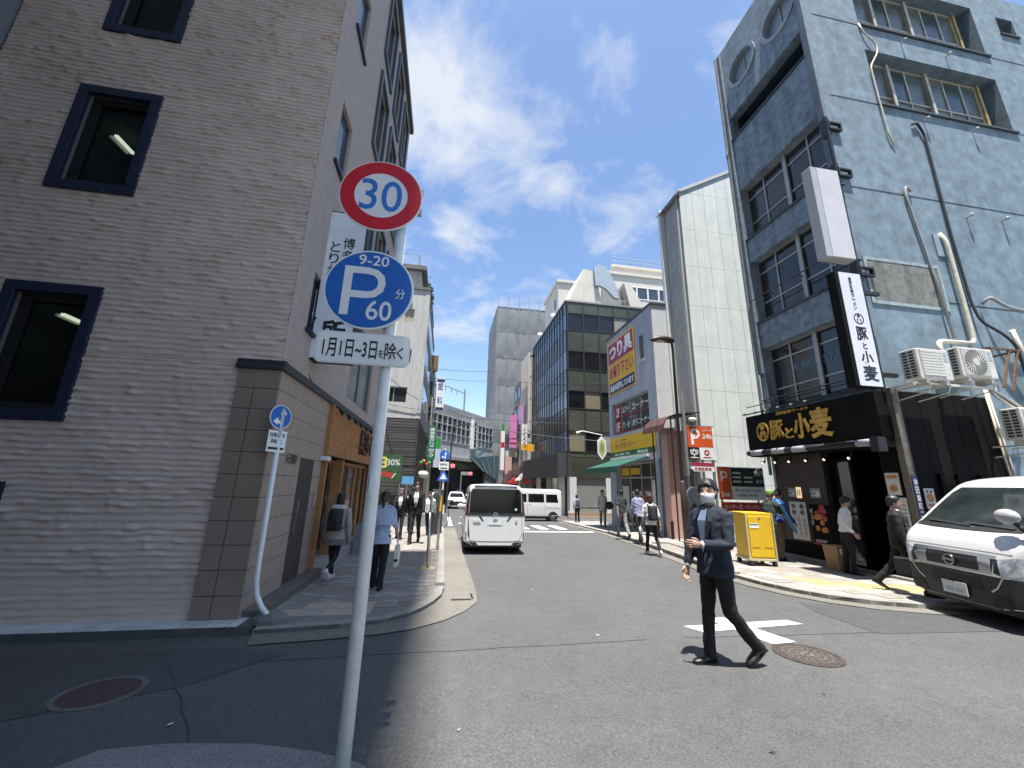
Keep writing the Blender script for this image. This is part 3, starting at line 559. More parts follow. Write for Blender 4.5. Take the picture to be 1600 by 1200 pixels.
def arrows(fr, cx, cz, s, o, m):
    b = B(); fr.poly(b, [(cx + x*s, cz + z*s) for x, z in ((.12, -.75), (.32, -.75), (.32, .25), (.55, .25), (.22, .75), (-.11, .25), (.12, .25))], .003, .005)
    fr.poly(b, [(cx + x*s, cz + z*s) for x, z in ((.12, -.62), (.12, -.4), (-.25, -.28), (-.25, -.05), (-.68, -.42), (-.25, -.72), (-.25, -.55))], .003, .005); obj('arrow', b, m, o)
arrows(fa, 0, 2.34, .15, d, SWHT)
b = B(); fa.slab(b, -.13, .13, 1.89, 2.16, -.008, 0); d = obj('supplementary_plate', b, SWHT, bs); b = B(); fa.text(b, '自転車を', -.11, .11, 2.075, 2.135, .001, .002, .01); fa.text(b, '除く', -.08, .08, 1.995, 2.055, .001, .002, .01); fa.slab(b, -.11, .11, 1.92, 1.95, .001, .003); obj('lettering', b, SBLK, d)
b = B(); b.cyl((-2.152, 5.50, 2.1), (-2.152, 5.50, 2.45), .031, .031, 12); obj('clamp', b, SGRY, bs)
# ---------------- the blue building ----------------
BX, BY, BYF, BTOP = 9.35, 6.8, 10.15, 17.55
BLUE = mat('blue_stucco', (.195, .27, .32), .85, var=.26, scale=3.2, bump=.5, bscale=55, stain=.18)
BLUED = mat('blue_stucco_front', (.27, .345, .41), .85, var=.30, scale=5, bump=.8, bscale=35, stain=.35)
STRM = mat('blue_recess', (.09, .155, .20), .85, var=.15, scale=3)
ALU = mat('alu_frame', (.42, .42, .40), .45, metal=.3, var=.12); ALUD = mat('alu_dull', (.20, .205, .20), .5, metal=.3, var=.15)
FROST = [mat('frosted_a', (.13, .155, .145), .25, var=.25, scale=2), mat('frosted_b', (.11, .135, .125), .25, var=.25, scale=2), mat('frosted_c', (.06, .085, .085), .2, var=.3, scale=2)]
DARKW = [glass('upper_dark_a', (.02, .026, .03), .05), glass('upper_dark_b', (.032, .036, .04), .07), glass('upper_dark_c', (.014, .02, .022), .05)]
ub = thing('blue_building', 'weathered blue stucco building with round windows above a black ramen shop front', 'building', (14, 8.5, gz(8)))
uf = Fr((BX, BYF, 0), (0, -1, 0)); us = Fr((BX, BY, 0), (1, 0, 0)); UW = BYF - BY
# street face: piers proud of recessed strips
holes = [(.22, 3.12, 3.94, 5.77), (.22, 3.12, 6.65, 8.74), (.22, 3.12, 9.58, 11.5), (.22, 3.16, 13.62, 14.58)]
circ = [(1.02, 16.05), (2.55, 15.98)]; rC = .60
wall(uf, 0, UW, -.25, 14.9, holes + [(.1, 3.2, -.25, 2.73)], .32, BLUED, ub, 'street_wall')
cb = B()      # top band with the two round openings
def holed(bb, a0, a1, b0, b1, cx, cz, r, n=40):
    pts = []
    for i in range(n):
        t = 2*math.pi*(i + .5)/n; c, s_ = math.cos(t), math.sin(t); k = min(((a1 if c > 0 else a0) - cx)/c if abs(c) > 1e-6 else 1e9, ((b1 if s_ > 0 else b0) - cz)/s_ if abs(s_) > 1e-6 else 1e9); pts.append((cx + c*k, cz + s_*k))
    o = [uf.p(a, z) for a, z in pts]; i_ = [uf.p(cx + r*math.cos(2*math.pi*(j + .5)/n), cz + r*math.sin(2*math.pi*(j + .5)/n)) for j in range(n)]; q = [uf.p(cx + r*math.cos(2*math.pi*(j + .5)/n), cz + r*math.sin(2*math.pi*(j + .5)/n), -.22) for j in range(n)]
    bb.add(o + i_ + q, [(j, (j + 1) % n, n + (j + 1) % n, n + j) for j in range(n)] + [(n + j, n + (j + 1) % n, 2*n + (j + 1) % n, 2*n + j) for j in range(n)])
    for ca, cz_ in ((a0, b0), (a1, b0), (a1, b1), (a0, b1)):     # fill the corners the fan leaves
        near = sorted(range(n), key=lambda j: math.hypot(pts[j][0] - ca, pts[j][1] - cz_))[:2]; bb.add([uf.p(ca, cz_), uf.p(*pts[near[0]]), uf.p(*pts[near[1]])], [(0, 1, 2)])
holed(cb, 0, 1.78, 14.9, BTOP, circ[0][0], circ[0][1], rC); holed(cb, 1.78, UW, 14.9, BTOP, circ[1][0], circ[1][1], rC)
obj('parapet_wall', cb, BLUED, ub)
for cx, cz in circ:
    b = B(); uf.ring(b, cx, cz, rC - .07, rC + .05, -.2, .05, 40); w = obj('round_window', b, mat('round_trim', (.30, .36, .40), .7, var=.2, scale=6), ub, smooth=False)
    b = B(); uf.disc(b, cx, cz, rC - .05, -.2, -.18, 40); obj('pane', b, mat('round_pane', (.34, .38, .43), .3, var=.2, scale=3), w)
    b = B(); uf.slab(b, cx - .015, cx + .015, cz - rC + .08, cz + rC - .08, -.17, -.14); uf.slab(b, cx - rC + .1, cx + rC - .1, cz - .25, cz - .22, -.17, -.145); obj('glazing_bar', b, ALU, w)
for (a0, a1, b0, b1), rows in zip(holes[:3], (3.94, 6.65, 9.58)):
    w = window(uf, a0, a1, b0, b1, -.3, .05, [a0 + .72, a0 + 1.55, a0 + 2.30], [b0 + (b1 - b0)*.30, b0 + (b1 - b0)*.78], ALU, DARKW, ub, th=.07, bar=.045)
    s_ = B(); uf.slab(s_, a0 + 1.49, a0 + 1.61, b0, b1, -.25, -.19); obj('mullion', s_, ALU, w)
    s_ = B(); uf.slab(s_, a0 - .02, a1 + .02, b0 - .07, b0, -.3, .04); obj('sill', s_, mat('sill_dark', (.05, .07, .08), .8), w)
b = B(); uf.slab(b, .22, 3.16, 13.55, 14.65, -1.4, -1.3); uf.slab(b, .2, 3.18, 13.3, 13.62, -1.35, -.32); uf.slab(b, .1, .219, 13.4, 14.8, -1.4, -.1); uf.slab(b, 3.161, 3.3, 13.4, 14.8, -1.4, -.1); uf.slab(b, .1, 3.3, 14.581, 14.8, -1.4, -.1); obj('balcony_back', b, mat('recess_dark', (.035, .06, .075), .9), ub)
b = B(); uf.slab(b, .2, 3.2, 13.58, 13.64, -.1, .05); obj('balcony_coping', b, mat('sill_dark', (.05, .07, .08), .8), ub)
b = B(); uf.slab(b, 0, .20, 5.0, BTOP + .05, -.05, .10); obj('pier', b, mat('blue_pier', (.19, .24, .28), .85, var=.25, scale=4, stain=.3), ub)
b = B(); uf.slab(b, UW - .18, UW - .003, 3.7, BTOP + .03, -.05, .08); obj('pier', b, mat('blue_pier', (.19, .24, .28), .85, var=.25, scale=4, stain=.3), ub)
b = B(); b.tube([(BX - .13, BYF - .05, 2.0), (BX - .13, BYF - .05, 12.9), (BX - .16, BYF - .05, 13.1), (BX - .13, BYF - .05, 13.3), (BX - .13, BYF - .05, BTOP)], .045, 10); obj('drainpipe', b, mat('pipe_grey', (.16, .18, .19), .7, var=.2), ub)
# side face
W1, W2 = (1.85, 6.6, 15.0, 17.05), (1.83, 6.6, 12.03, 14.03)
wall(us, 0, 15, -.25, BTOP + .35, [W1, W2, (7.6, 8.3, 16.2, 16.95), (8.9, 9.6, 12.5, 13.3)], .38, BLUE, ub, 'side_wall')
b = B(); b.box(BX + .05, BX + 15, BY + .05, BYF - .05, BTOP - .1, BTOP + .3); b.box(BX + 1, BX + 15, BYF - .08, BYF, -.2, BTOP); obj('core', b, BLUED, ub)
for W in (W1, W2):
    a0, a1, b0, b1 = W; n = [a0 + (a1 - a0)*k/7 for k in (1, 2, 3, 4, 5, 6)]
    w = window(us, a0 + .02, a1 - .35, b0 + .02, b1 - .02, -.36, .05, [lerp(a0, a1 - .35, k/6.6) for k in (.6, 1.6, 2.6, 3.7, 4.7, 5.7)], [b0 + (b1 - b0)*.38], mat('cream_frame', (.50, .47, .40), .6, var=.2), FROST, ub, th=.06, bar=.05)
    s_ = B(); us.slab(s_, a0 - .02, a1 + .1, b0 - .06, b0, -.37, .06); obj('sill', s_, mat('sill_dark', (.05, .07, .08), .8), w)
    for k in (1.6, 3.7): s_ = B(); us.slab(s_, lerp(a0, a1 - .35, k/6.6) - .05, lerp(a0, a1 - .35, k/6.6) + .05, b0, b1, -.34, -.24); obj('mullion', s_, mat('cream_frame', (.50, .47, .40), .6, var=.2), w)
    s_ = B(); us.slab(s_, a1 - .36, a1 - .27, b0, b1, -.37, -.24); obj('jamb', s_, mat('ochre_frame', (.42, .33, .13), .6, var=.2), w)
    s_ = B(); us.slab(s_, a1 - .27, a1, b0, b1, -.378, -.37); obj('jamb_back', s_, STRM, w)
for W in ((7.6, 8.3, 16.2, 16.95), (8.9, 9.6, 12.5, 13.3)):
    w = window(us, *W, -.3, .05, [W[0] + .5], [], ALU, FROST, ub); s_ = B(); us.slab(s_, W[0] - .04, W[1] + .04, W[2] - .05, W[2], -.3, .05); obj('sill', s_, mat('sill_dark', (.05, .07, .08), .8), w)
JNT = mat('joint_line', (.03, .05, .06), .9)
for z in (6.08, 9.06, 12.0, 14.97):
    b = B(); us.slab(b, .25 if z > 9 else .35, 15, z - .007, z + .006, .0, .008); obj('wall_joint', b, JNT, ub)
b = B(); us.slab(b, .17, 2.28, 5.88, 7.0, .003, .018); pt = obj('bare_patch', b, mat('bare_concrete', (.21, .215, .20), .95, var=.35, scale=5, bump=.6, bscale=40, stain=.35), ub)
b = B(); us.frame(b, .12, 2.34, 5.83, 7.05, .08, .003, .026); obj('patch_edge', b, mat('patch_rim', (.30, .38, .40), .9, var=.25, scale=8), pt)
for a, z in ((3.25, 14.62), (4.85, 14.5), (3.25, 11.72), (4.95, 11.7), (3.75, 8.67), (4.95, 8.75), (8.3, 14.3)):
    b = B(); p = us.p(a, z); b.cyl(p, p + Vector((0, -.10, 0)), .02, .02, 8); b.ball(p + Vector((0, -.12, 0)), .045, 8, 6); obj('vent_stub', b, ALU, ub)
def pipe(pts, r, m, name='wall_pipe'):
    b = B(); b.tube([us.p(a, z, d) for a, z, d in pts], r, 8); return obj(name, b, m, ub, smooth=True)
CRM = mat('cream_pipe', (.62, .58, .47), .5, var=.15, scale=8); GRP = mat('grey_pipe', (.30, .31, .31), .6, var=.15); BLKP = mat('black_pipe', (.03, .035, .04), .5)
def bend(pts, n=6):
    """round the corners of a pipe run"""
    P = [Vector(p) for p in pts]; o = [P[0]]
    for i in range(1, len(P) - 1):
        a, b_, c = P[i - 1], P[i], P[i + 1]; r = min(.16, (a - b_).length*.45, (c - b_).length*.45); s0 = b_ + (a - b_).normalized()*r; s1 = b_ + (c - b_).normalized()*r
        o += [(s0*(1 - t)**2 + b_*2*t*(1 - t) + s1*t*t) for t in [k/n for k in range(n + 1)]]
    return o + [P[-1]]
pipe(bend([(1.80, 14.98, .03), (1.87, 14.6, .05), (2.15, 14.2, .09), (2.12, 13.85, .1), (1.80, 13.3, .05), (1.80, 12.0, .05), (1.82, 10.9, .05), (1.95, 10.6, .03)]), .022, CRM, 'cable')
pipe(bend([(2.72, 11.45, .05), (2.9, 11.55, .05), (3.05, 11.2, .05), (2.98, 8, .05), (2.98, 6.1, .06), (3.0, 5.6, .12), (3.35, 5.25, .25), (3.62, 5.0, .25), (3.75, 4.2, .2), (4.0, 3.5, .2)]), .03, BLKP)
pipe(bend([(2.05, 9.15, .05), (1.92, 9.3, .05), (1.85, 9.0, .05), (2.05, 7, .05), (2.1, 5.1, .1)]), .03, GRP)
pipe(bend([(2.65, 8.0, .02), (2.66, 7.75, .1), (2.66, 5.3, .1), (2.64, 5.02, .1), (1.35, 4.92, .25), (1.28, 4.6, .3)]), .05, CRM)
pipe(bend([(3.62, 5.4, .25), (3.85, 4.6, .22), (4.1, 3.2, .2)]), .05, CRM)
pipe(bend([(3.3, 6.1, .06), (3.35, 6.25, .2), (3.6, 5.95, .3), (6, 5.75, .3)]), .035, GRP)
pipe([(2.55, 3.95, .1), (2.6, 2.2, .1), (2.75, -.1, .1)], .02, CRM); pipe([(2.62, 3.95, .1), (2.72, 2.2, .1), (2.92, -.1, .1)], .02, CRM)
b = B(); us.slab(b, 2.42, 2.85, 7.35, 7.98, .002, .03); obj('vent_grille', b, mat('grille_blue', (.25, .33, .38), .6), ub)
# black shop cladding, lower side wall
BLKW = mat('charred_board', (.0055, .005, .0046), .8, var=.35, scale=4, bump=.3, bscale=30, spec=.15); BLKS = mat('sign_black_board', (.005, .0045, .0042), .7, var=.25, scale=3, spec=.15)
for i in range(13):
    a0 = .12 + i*.195
    b = B(); us.slab(b, a0, a0 + .188, -.2, 3.74, .012, .035 + rnd.uniform(0, .006)); obj('cladding_board', b, BLKW, ub)
b = B(); us.slab(b, -.06, .11, -.2, 3.78, .0, .12); obj('corner_post', b, mat('weathered_post', (.13, .115, .095), .8, var=.3, scale=5), ub)
b = B(); us.slab(b, 2.7, 2.76, -.2, 4.0, .0, .06); obj('trim_post', b, mat('weathered_post', (.13, .115, .095), .8, var=.3, scale=5), ub)
b = B(); us.slab(b, 2.35, 2.65, 1.2, 1.75, .04, .16); obj('meter_box', b, GRP, ub, bevel=.01)
for a in (.75, 1.2, 1.8):
    b = B(); us.poly(b, [(a, 2.0), (a + .03, 2.0), (a + .06, 1.25), (a + .02, 1.25)], .04, .10); obj('cleat', b, BLKW, ub)
# ---------------- ramen shop front ----------------
sg = B(); uf.slab(sg, -.35, UW + .02, 2.73, 3.72, .02, .38); shop = thing('ramen_shop_sign', 'long black shop fascia with gold brush characters and round gold emblem', 'shop sign', (BX - .2, 8.5, 2.7))
fb = obj('fascia', sg, BLKS, shop, bevel=.01); fg = Fr((BX - .385, BYF + .35, 2.73), (0, -1, 0))
GOLD = mat('gold_leaf', (.52, .30, .055), .4, metal=.55, var=.3, scale=5); b = B(); fg.ring(b, .62, .47, .17, .215, 0, .03, 36, 1.25); fg.disc(b, .62, .60, .075, 0, .03, 20)
for s_ in (-1, 1): fg.poly(b, [(.62 + s_*.03, .52), (.62 + s_*.11, .44), (.62 + s_*.10, .32), (.62 + s_*.04, .28), (.62 + s_*.03, .40)], 0, .03)
fg.poly(b, [(.585, .44), (.62, .50), (.655, .44), (.62, .38)], 0, .03); obj('emblem', b, GOLD, shop)
for ch, a0, a1, b0, b1, w in (('豚', .88, 1.34, .20, .74, .03), ('と', 1.38, 1.62, .20, .48, .025), ('小', 1.66, 2.12, .16, .80, .035), ('麦', 2.14, 2.72, .12, .86, .035)):
    b = B(); fg.text(b, ch, a0, a1, b0, b1, 0, .035, w); obj('character', b, GOLD, shop)
b = B(); fg.text(b, '濃厚豚骨ラーメン', 1.15, 2.15, .86, .95, 0, .02, .01); obj('small_lettering', b, GOLD, shop)
b = B(); fg.slab(b, 0, 3.6, 1.05, 1.08, -.02, .01); fg.slab(b, 0, 3.6, 1.28, 1.30, -.1, -.07); obj('rail', b, BLACK, shop)
BULB = mat('spot_lens', (1., .80, .48), .4, var=0, emit=1.1)
LENS = mat('spot_glass', (.75, .75, .72), .2)
for i in range(6):
    a = .12 + i*.42; b = B(); c0 = fg.p(a, 1.06, .05); b.cyl(c0, c0 + Vector((-.10, 0, -.02)), .018, .04, 10); sl = obj('spotlight', b, BLACK, shop); b = B(); b.cyl(c0 + Vector((-.10, 0, -.02)), c0 + Vector((-.103, 0, -.022)), .038, .038, 10); obj('lens', b, LENS, sl)
aw = thing('retracted_awning', 'rolled black awning cassette with pale stripes under the gold lettered fascia', 'awning', (BX - .4, 8.5, 2.5))
b = B(); b.cyl((BX - .46, BYF + .3, 2.62), (BX - .46, BY - .02, 2.62), .075, .075, 14); obj('roller', b, BLACK, aw, smooth=True)
b = B(); uf.slab(b, -.3, UW, 2.52, 2.72, .02, .40); obj('cassette', b, BLKS, aw)
for a in (-.15, .6, 1.25, 2.9): b = B(); b.cyl((BX - .46, BYF - a, 2.622), (BX - .46, BYF - a - .42, 2.622), .078, .078, 14); obj('stripe', b, mat('awning_stripe', (.30, .32, .36), .6), aw, smooth=True)
b = B(); uf.slab(b, UW - .1, UW + .06, 2.42, 2.72, .36, .58); obj('end_bracket', b, BLACK, aw)
# shop interior and front
b = B(); b.box(BX + .02, BX + 4.5, BY + .06, BY + .12, -.2, 2.73); b.box(BX + .02, BX + 4.5, BYF - .12, BYF - .06, -.2, 2.73); b.box(BX + 4.4, BX + 4.5, BY + .12, BYF - .12, -.2, 2.73); b.box(BX + .3, BX + 4.5, BY + .12, BYF - .12, 2.65, 2.72); b.box(BX - .05, BX + 4.5, BY + .12, BYF - .12, -.3, -.12); obj('shop_interior', b, mat('interior_black', (.012, .011, .010), .8), ub)
b = B(); uf.slab(b, .08, 1.62, .30, 2.73, -.06, .0); obj('shop_wall', b, mat('wood_dark', (.035, .018, .010), .5, var=.35, scale=5), ub)
b = B(); uf.slab(b, .06, 1.64, -.3, .30, -.08, .02); obj('dado', b, BLKW, ub)
b = B(); uf.slab(b, 1.62, 1.74, -.3, 2.73, -.1, .06); obj('door_post', b, BLKW, ub)
w = window(uf, 1.76, 2.22, -.1, 2.35, -.12, .06, [], [1.1], BLKW, DARKG, ub, 'shop_door')
b = B(); uf.slab(b, 2.95, 3.3, -.3, 2.73, -.1, .03); obj('door_post', b, BLKW, ub)
def poster(fr, a0, a1, b0, b1, d, base, name, parent, bits=(), frame=None):
    b = B(); fr.slab(b, a0, a1, b0, b1, d, d + .012); o = obj(name, b, base, parent)
    for m, L in bits:
        q = B()
        for it in L:
            if it[0] == 'r': fr.slab(q, a0 + it[1]*(a1 - a0), a0 + it[2]*(a1 - a0), b0 + it[3]*(b1 - b0), b0 + it[4]*(b1 - b0), d + .0125, d + .0145)
            elif it[0] == 'c': fr.disc(q, a0 + it[1]*(a1 - a0), b0 + it[2]*(b1 - b0), it[3]*(a1 - a0), d + .0125, d + .0145 + .0007*it[4], 14)
            elif it[0] == 't': fr.text(q, it[1], a0 + it[2]*(a1 - a0), a0 + it[3]*(a1 - a0), b0 + it[4]*(b1 - b0), b0 + it[5]*(b1 - b0), d + .0165, .002, it[6] if len(it) > 6 else .01, len(it) > 7)
        obj('print', q, m, o, kind='stuff')
    return o
PAP = mat('menu_paper', (.62, .60, .55), .6); FOODR = mat('print_red', (.42, .05, .03), .5, var=.4, scale=20); FOODO = mat('print_orange', (.55, .22, .05), .5, var=.4, scale=20); FOODG = mat('print_brown', (.20, .12, .06), .5, var=.4, scale=20); PGRY = mat('print_grey', (.25, .25, .25), .6)
rp = random.Random(5)
menu = [('c', .25 + .5*i, .88 - .16*j, .13, (i + j) % 2) for i in range(2) for j in range(2)]; menu2 = [('c', .2 + .3*i, .52 - .12*j, .075, j % 2) for i in range(3) for j in range(4)]
poster(uf, .42, .92, .35, 1.30, .005, PAP, 'menu_board', ub, ((FOODG, menu), (mat('print_bowl', (.45, .34, .2), .5, var=.3, scale=30), menu2), (PGRY, [('r', .1 + .3*i, .28 + .3*i, .45 - .12*j, .46 - .12*j) for i in range(3) for j in range(4)])))
poster(uf, 1.02, 1.56, .30, 1.26, .005, BLKS, 'food_poster', ub, ((FOODR, [('c', .35 + rp.uniform(0, .4), .62 + rp.uniform(0, .33), .13, i % 3) for i in range(7)]), (FOODO, [('c', .3 + rp.uniform(0, .5), .32 + rp.uniform(0, .4), .12, i % 3 + 1) for i in range(7)]), (PAP, [('t', '味玉豚', .03, .17, .45, .9, .02, 1), ('r', .1, .7, .10, .12), ('r', .1, .6, .06, .08)]), (FOODR, [('r', .0, 1., .0, .035)])))
poster(uf, .45, .68, 1.42, 1.66, .005, PGRY, 'notice', ub, ((PAP, [('r', .1, .5, .2, .3), ('r', .1, .9, .6, .7), ('c', .7, .35, .2, 1)]),)); poster(uf, .70, .85, 1.40, 1.68, .006, mat('lit_menu', (.9, .6, .3), .5, emit=.35), 'lit_menu', ub, ((PAP, [('r', .2, .4, .2, .8), ('r', .6, .8, .2, .8)]),)); poster(uf, 1.12, 1.40, 1.42, 1.66, .005, PGRY, 'notice', ub, ((PAP, [('r', .1, .5, .2, .3), ('r', .1, .9, .6, .7), ('c', .7, .35, .2, 1)]),))
poster(uf, 3.0, 3.26, 1.55, 2.0, .035, PAP, 'door_notice', ub, ((FOODO, [('c', .5, .3, .3, 0), ('r', .1, .9, .75, .9)]),)); poster(uf, 3.0, 3.32, .7, 1.5, .035, PAP, 'door_notice', ub, ((PGRY, [('r', .1, .9, .1 + .1*i, .13 + .1*i) for i in range(8)]),))
poster(us, -.04, .10, .75, 1.95, .125, mat('banner_navy', (.012, .025, .09), .7), 'address_strip', ub, ((PAP, [('t', '神田錦町二丁目', .2, .8, .05, .95, .015, 1)]),))
poster(us, .30, .55, 1.30, 1.70, .05, PAP, 'bull_notice', ub, ((FOODO, [('c', .5, .55, .35, 0), ('r', .2, .8, .1, .25)]), (SBLK, [('c', .3, .85, .1, 1), ('c', .7, .85, .1, 1)])))
for a in (.12, .55, 1.0, 1.5, 2.0, 2.6): 
    b = B(); c0 = uf.p(a, 2.5, .3); b.tube([c0, c0 + Vector((-.02, 0, -.12)), c0 + Vector((-.08, .02, -.17))], [.012, .02, .045], 10); sl = obj('downlight', b, BLACK, ub); b = B(); b.ball(c0 + Vector((-.085, .02, -.172)), .026, 10, 6); obj('bulb', b, BULB, sl)
b = B(); b.tube([(BX - .3, BYF + .08, 2.2), (BX - .45, BYF + .1, 2.15), (BX - .48, BYF + .1, 2.05)], [.012, .02, .05], 10); obj('downlight', b, mat('cream_pipe', (.6, .57, .47), .5), ub)
b = B(); uf.slab(b, -.1, UW + .1, -.32, -.05, .02, .16); obj('door_step', b, KERB, ub)
# window lettering
LET = mat('window_lettering', (.16, .30, .38), .5); b = B(); uf.text(b, 'RUBBER', .98, 1.72, 4.86, 5.06, -.26, .003, .015); uf.text(b, 'SOUL', 1.86, 2.36, 4.86, 5.06, -.26, .003, .015); obj('window_lettering', b, LET, ub)
RAIL = mat('rail_black', (.02, .02, .022), .5)
for z in (4.15, 7.35):
    b = B(); b.tube([(BX, BYF - .1, z), (BX - .16, BYF - .15, z), (BX - .16, BY + .35, z), (BX, BY + .3, z)], .018, 8)
    for y in (9.2, 8.2, 7.4): b.cyl((BX - .16, y, z), (BX - .0, y, z - .1), .012, .012, 6)
    obj('window_rail', b, RAIL, ub)
# ---------------- signs on the corner ----------------
vsn = thing('vertical_shop_sign', 'tall white lightbox with black brush characters on the corner of the blue building', 'sign', (8.5, 6.5, 3.6)); fv = Fr((8.10, 6.40, 3.67), (1, 0, 0))
b = B(); fv.slab(b, 0, .66, 0, 2.60, -.20, -.004); obj('case', b, BLKS, vsn, bevel=.008); b = B(); fv.slab(b, .09, .645, .02, 2.58, -.01, .004); obj('panel', b, mat('lightbox_face', (.70, .70, .74), .35), vsn)
b = B(); fv.text(b, '濃厚豚骨ラーメン', .31, .39, 1.70, 2.48, .005, .002, .02, True); fv.ring(b, .38, 1.50, .10, .125, .005, .007, 28); fv.disc(b, .38, 1.56, .035, .005, .007, 12); fv.poly(b, [(.33, 1.5), (.36, 1.5), (.35, 1.43), (.33, 1.44)], .005, .007); fv.poly(b, [(.40, 1.5), (.43, 1.5), (.43, 1.44), (.41, 1.43)], .005, .007); obj('emblem', b, SBLK, vsn)
for ch, a0, a1, b0, b1 in (('豚', .24, .52, 1.0, 1.32), ('と', .34, .45, .82, .96), ('小', .24, .54, .48, .78), ('麦', .22, .58, .12, .46)):
    b = B(); fv.text(b, ch, a0, a1, b0, b1, .005, .002, .03); obj('character', b, SBLK, vsn)
for z in (.3, 2.2): b = B(); b.box(8.76, 9.36, 6.52, 6.60, 3.67 + z, 3.75 + z); obj('bracket', b, RAIL, vsn)
bl = thing('blank_lightbox', 'blank pale lightbox sign above the brush lettered one on the blue building', 'sign', (8.5, 6.5, 6.6)); fv = Fr((8.0, 6.40, 6.62), (1, 0, 0))
b = B(); fv.slab(b, 0, .76, 0, 2.38, -.24, -.004); obj('case', b, mat('case_pale', (.42, .43, .44), .5), bl, bevel=.012); b = B(); fv.slab(b, .16, .745, .015, 2.365, -.01, .005); obj('panel', b, mat('panel_pale', (.60, .58, .60), .4, var=.05), bl)
for z in (.2, 2.3): b = B(); b.cyl((8.4, 6.6, 6.62 + z), (9.36, 6.75, 6.7 + z), .025, .025, 8); obj('bracket', b, RAIL, bl)
for z in (6.68, 9.45, 10.9):
    b = B(); us.frame(b, -.12, .28, z - .2, z + .04, .045, .02, .09); b.box(BX - .14, BX - .04, BY - .05, BY + .12, z - .35, z + .2); obj('sign_bracket', b, RAIL, ub)
b = B(); b.box(BX - .16, BX - .10, BY - .07, BY - .01, 3.7, 11.1); obj('bracket_rail', b, RAIL, ub)
# ---------------- air conditioners ----------------
ACW = mat('ac_casing', (.60, .585, .53), .5, var=.12, scale=5); ACD = mat('ac_dark', (.03, .03, .03), .6); ACG = mat('ac_grille', (.45, .44, .41), .5)
def aircon(x, z, label, front, w=.82, h=.66, y=6.16):
    t = thing('air_conditioner', label, 'air conditioner', (x + w/2, y + .17, z), group='air conditioner units on the blue wall'); f = Fr((x, y, z), (1, 0, 0)); L_ = Fr((x, y + .32, z), (0, -1, 0))
    b = B(); b.box(x, x + w, y, y + .32, z, z + h); c = obj('casing', b, ACW, t, bevel=.02)
    b = B(); f.slab(b, .06, w - .2, .05, h - .04, .0, .012); g = obj('grille', b, ACG, t)
    if front == 'fan':
        b = B(); f.disc(b, w*.42, h*.5, h*.43, .011, .013, 32); obj('fan_opening', b, mat('ac_fan_shade', (.16, .155, .14), .6), g); b = B()
        for i in range(26):
            a = i*math.pi/13; f.stroke(b, [(w*.42 + h*r*math.cos(a + q), h*.5 + h*r*math.sin(a + q)) for r, q in ((.1, 0), (.25, .12), (.43, .3))], .008, .014, .02)
        f.disc(b, w*.42, h*.5, h*.11, .014, .026, 20); obj('fan_guard', b, ACW, g)
    else:
        b = B()
        for i in range(9): f.slab(b, .08, w - .22, .08 + i*.062, .085 + i*.062 + .04, .012, .02)
        obj('louvre', b, ACW, g)
    b = B(); f.slab(b, w - .15, w - .05, h*.6, h*.75, .001, .004); f.slab(b, w - .14, w - .06, h*.8, h*.9, .001, .004); obj('label_plate', b, mat('ac_label', (.35, .4, .45), .5), c)
    b = B()
    for j in range(2):
        for i in range(9): L_.slab(b, .05 + j*.12, .14 + j*.12, .06 + i*.064, .10 + i*.064, -.002, .004)
    obj('side_slots', b, ACD, c, kind='stuff')
    for s_ in (.12, w - .2):
        b = B(); b.box(x + s_, x + s_ + .09, y + .02, y + .28, z - .09, z - .002); ft = obj('foot', b, ACW, t); b = B(); b.box(x + s_ + .03, x + s_ + .06, y - .02, 6.8, z - .12, z - .09); b.tube([(x + s_ + .045, y, z - .12), (x + s_ + .045, y + .05, z - .25), (x + s_ + .045, 6.78, z - .33)], .014, 6); obj('bracket', b, ACW, ft)
aircon(9.42, 3.86, 'air conditioner with louvred front panel beside the brush lettered lightbox', 'louvre')
aircon(10.52, 3.98, 'air conditioner with a round fan beside the louvred unit', 'fan', .92)
aircon(11.62, 2.72, 'lower air conditioner with fan hanging below the pipes', 'fan', .95, .66, 6.1)
fm = thing('pipe_frame', 'rusty X-braced steel frame carrying pipes on the blue wall', 'frame', (12.1, 6.5, 4.0)); RUST = mat('rusty_steel', (.16, .095, .06), .8, metal=.2, var=.3, scale=10)
for p0, p1 in (((11.65, 6.3, 4.75), (12.5, 6.3, 4.75)), ((11.7, 6.3, 4.75), (11.45, 6.3, 3.9)), ((12.45, 6.3, 4.75), (12.0, 6.3, 3.8)), ((11.75, 6.3, 3.85), (12.2, 6.3, 4.72)), ((11.65, 6.75, 4.75), (11.65, 6.3, 4.75)), ((12.5, 6.75, 4.75), (12.5, 6.3, 4.75))):
    b = B(); b.tube([p0, p1], .028, 4); obj('steel_bar', b, RUST, fm)
for k in range(5):
    b = B(); b.tube(bend([(11.3 + .02*k, 6.4, 3.95), (11.5, 6.35, 3.8 - .03*k), (11.9, 6.35, 3.62 - .05*k), (12.3, 6.4, 3.45 - .04*k)]), .02, 6); obj('hose', b, (CRM, GRP, BLKP)[k % 3], fm)
b = B(); b.box(9.4, 11.5, 6.28, 6.33, 3.78, 3.83); b.box(9.38, 9.43, 6.3, 6.8, 3.75, 3.8); obj('support_rail', b, ACW, fm)
def px3(x, y, Y):       # point on the plane Y = const seen at photo pixel x, y
    d = c_r*((x - 800)/FPX) + c_u*((600 - y)/FPX) + c_f; t = Y/d.y; return Vector((d.x*t, Y, EYE + d.z*t))
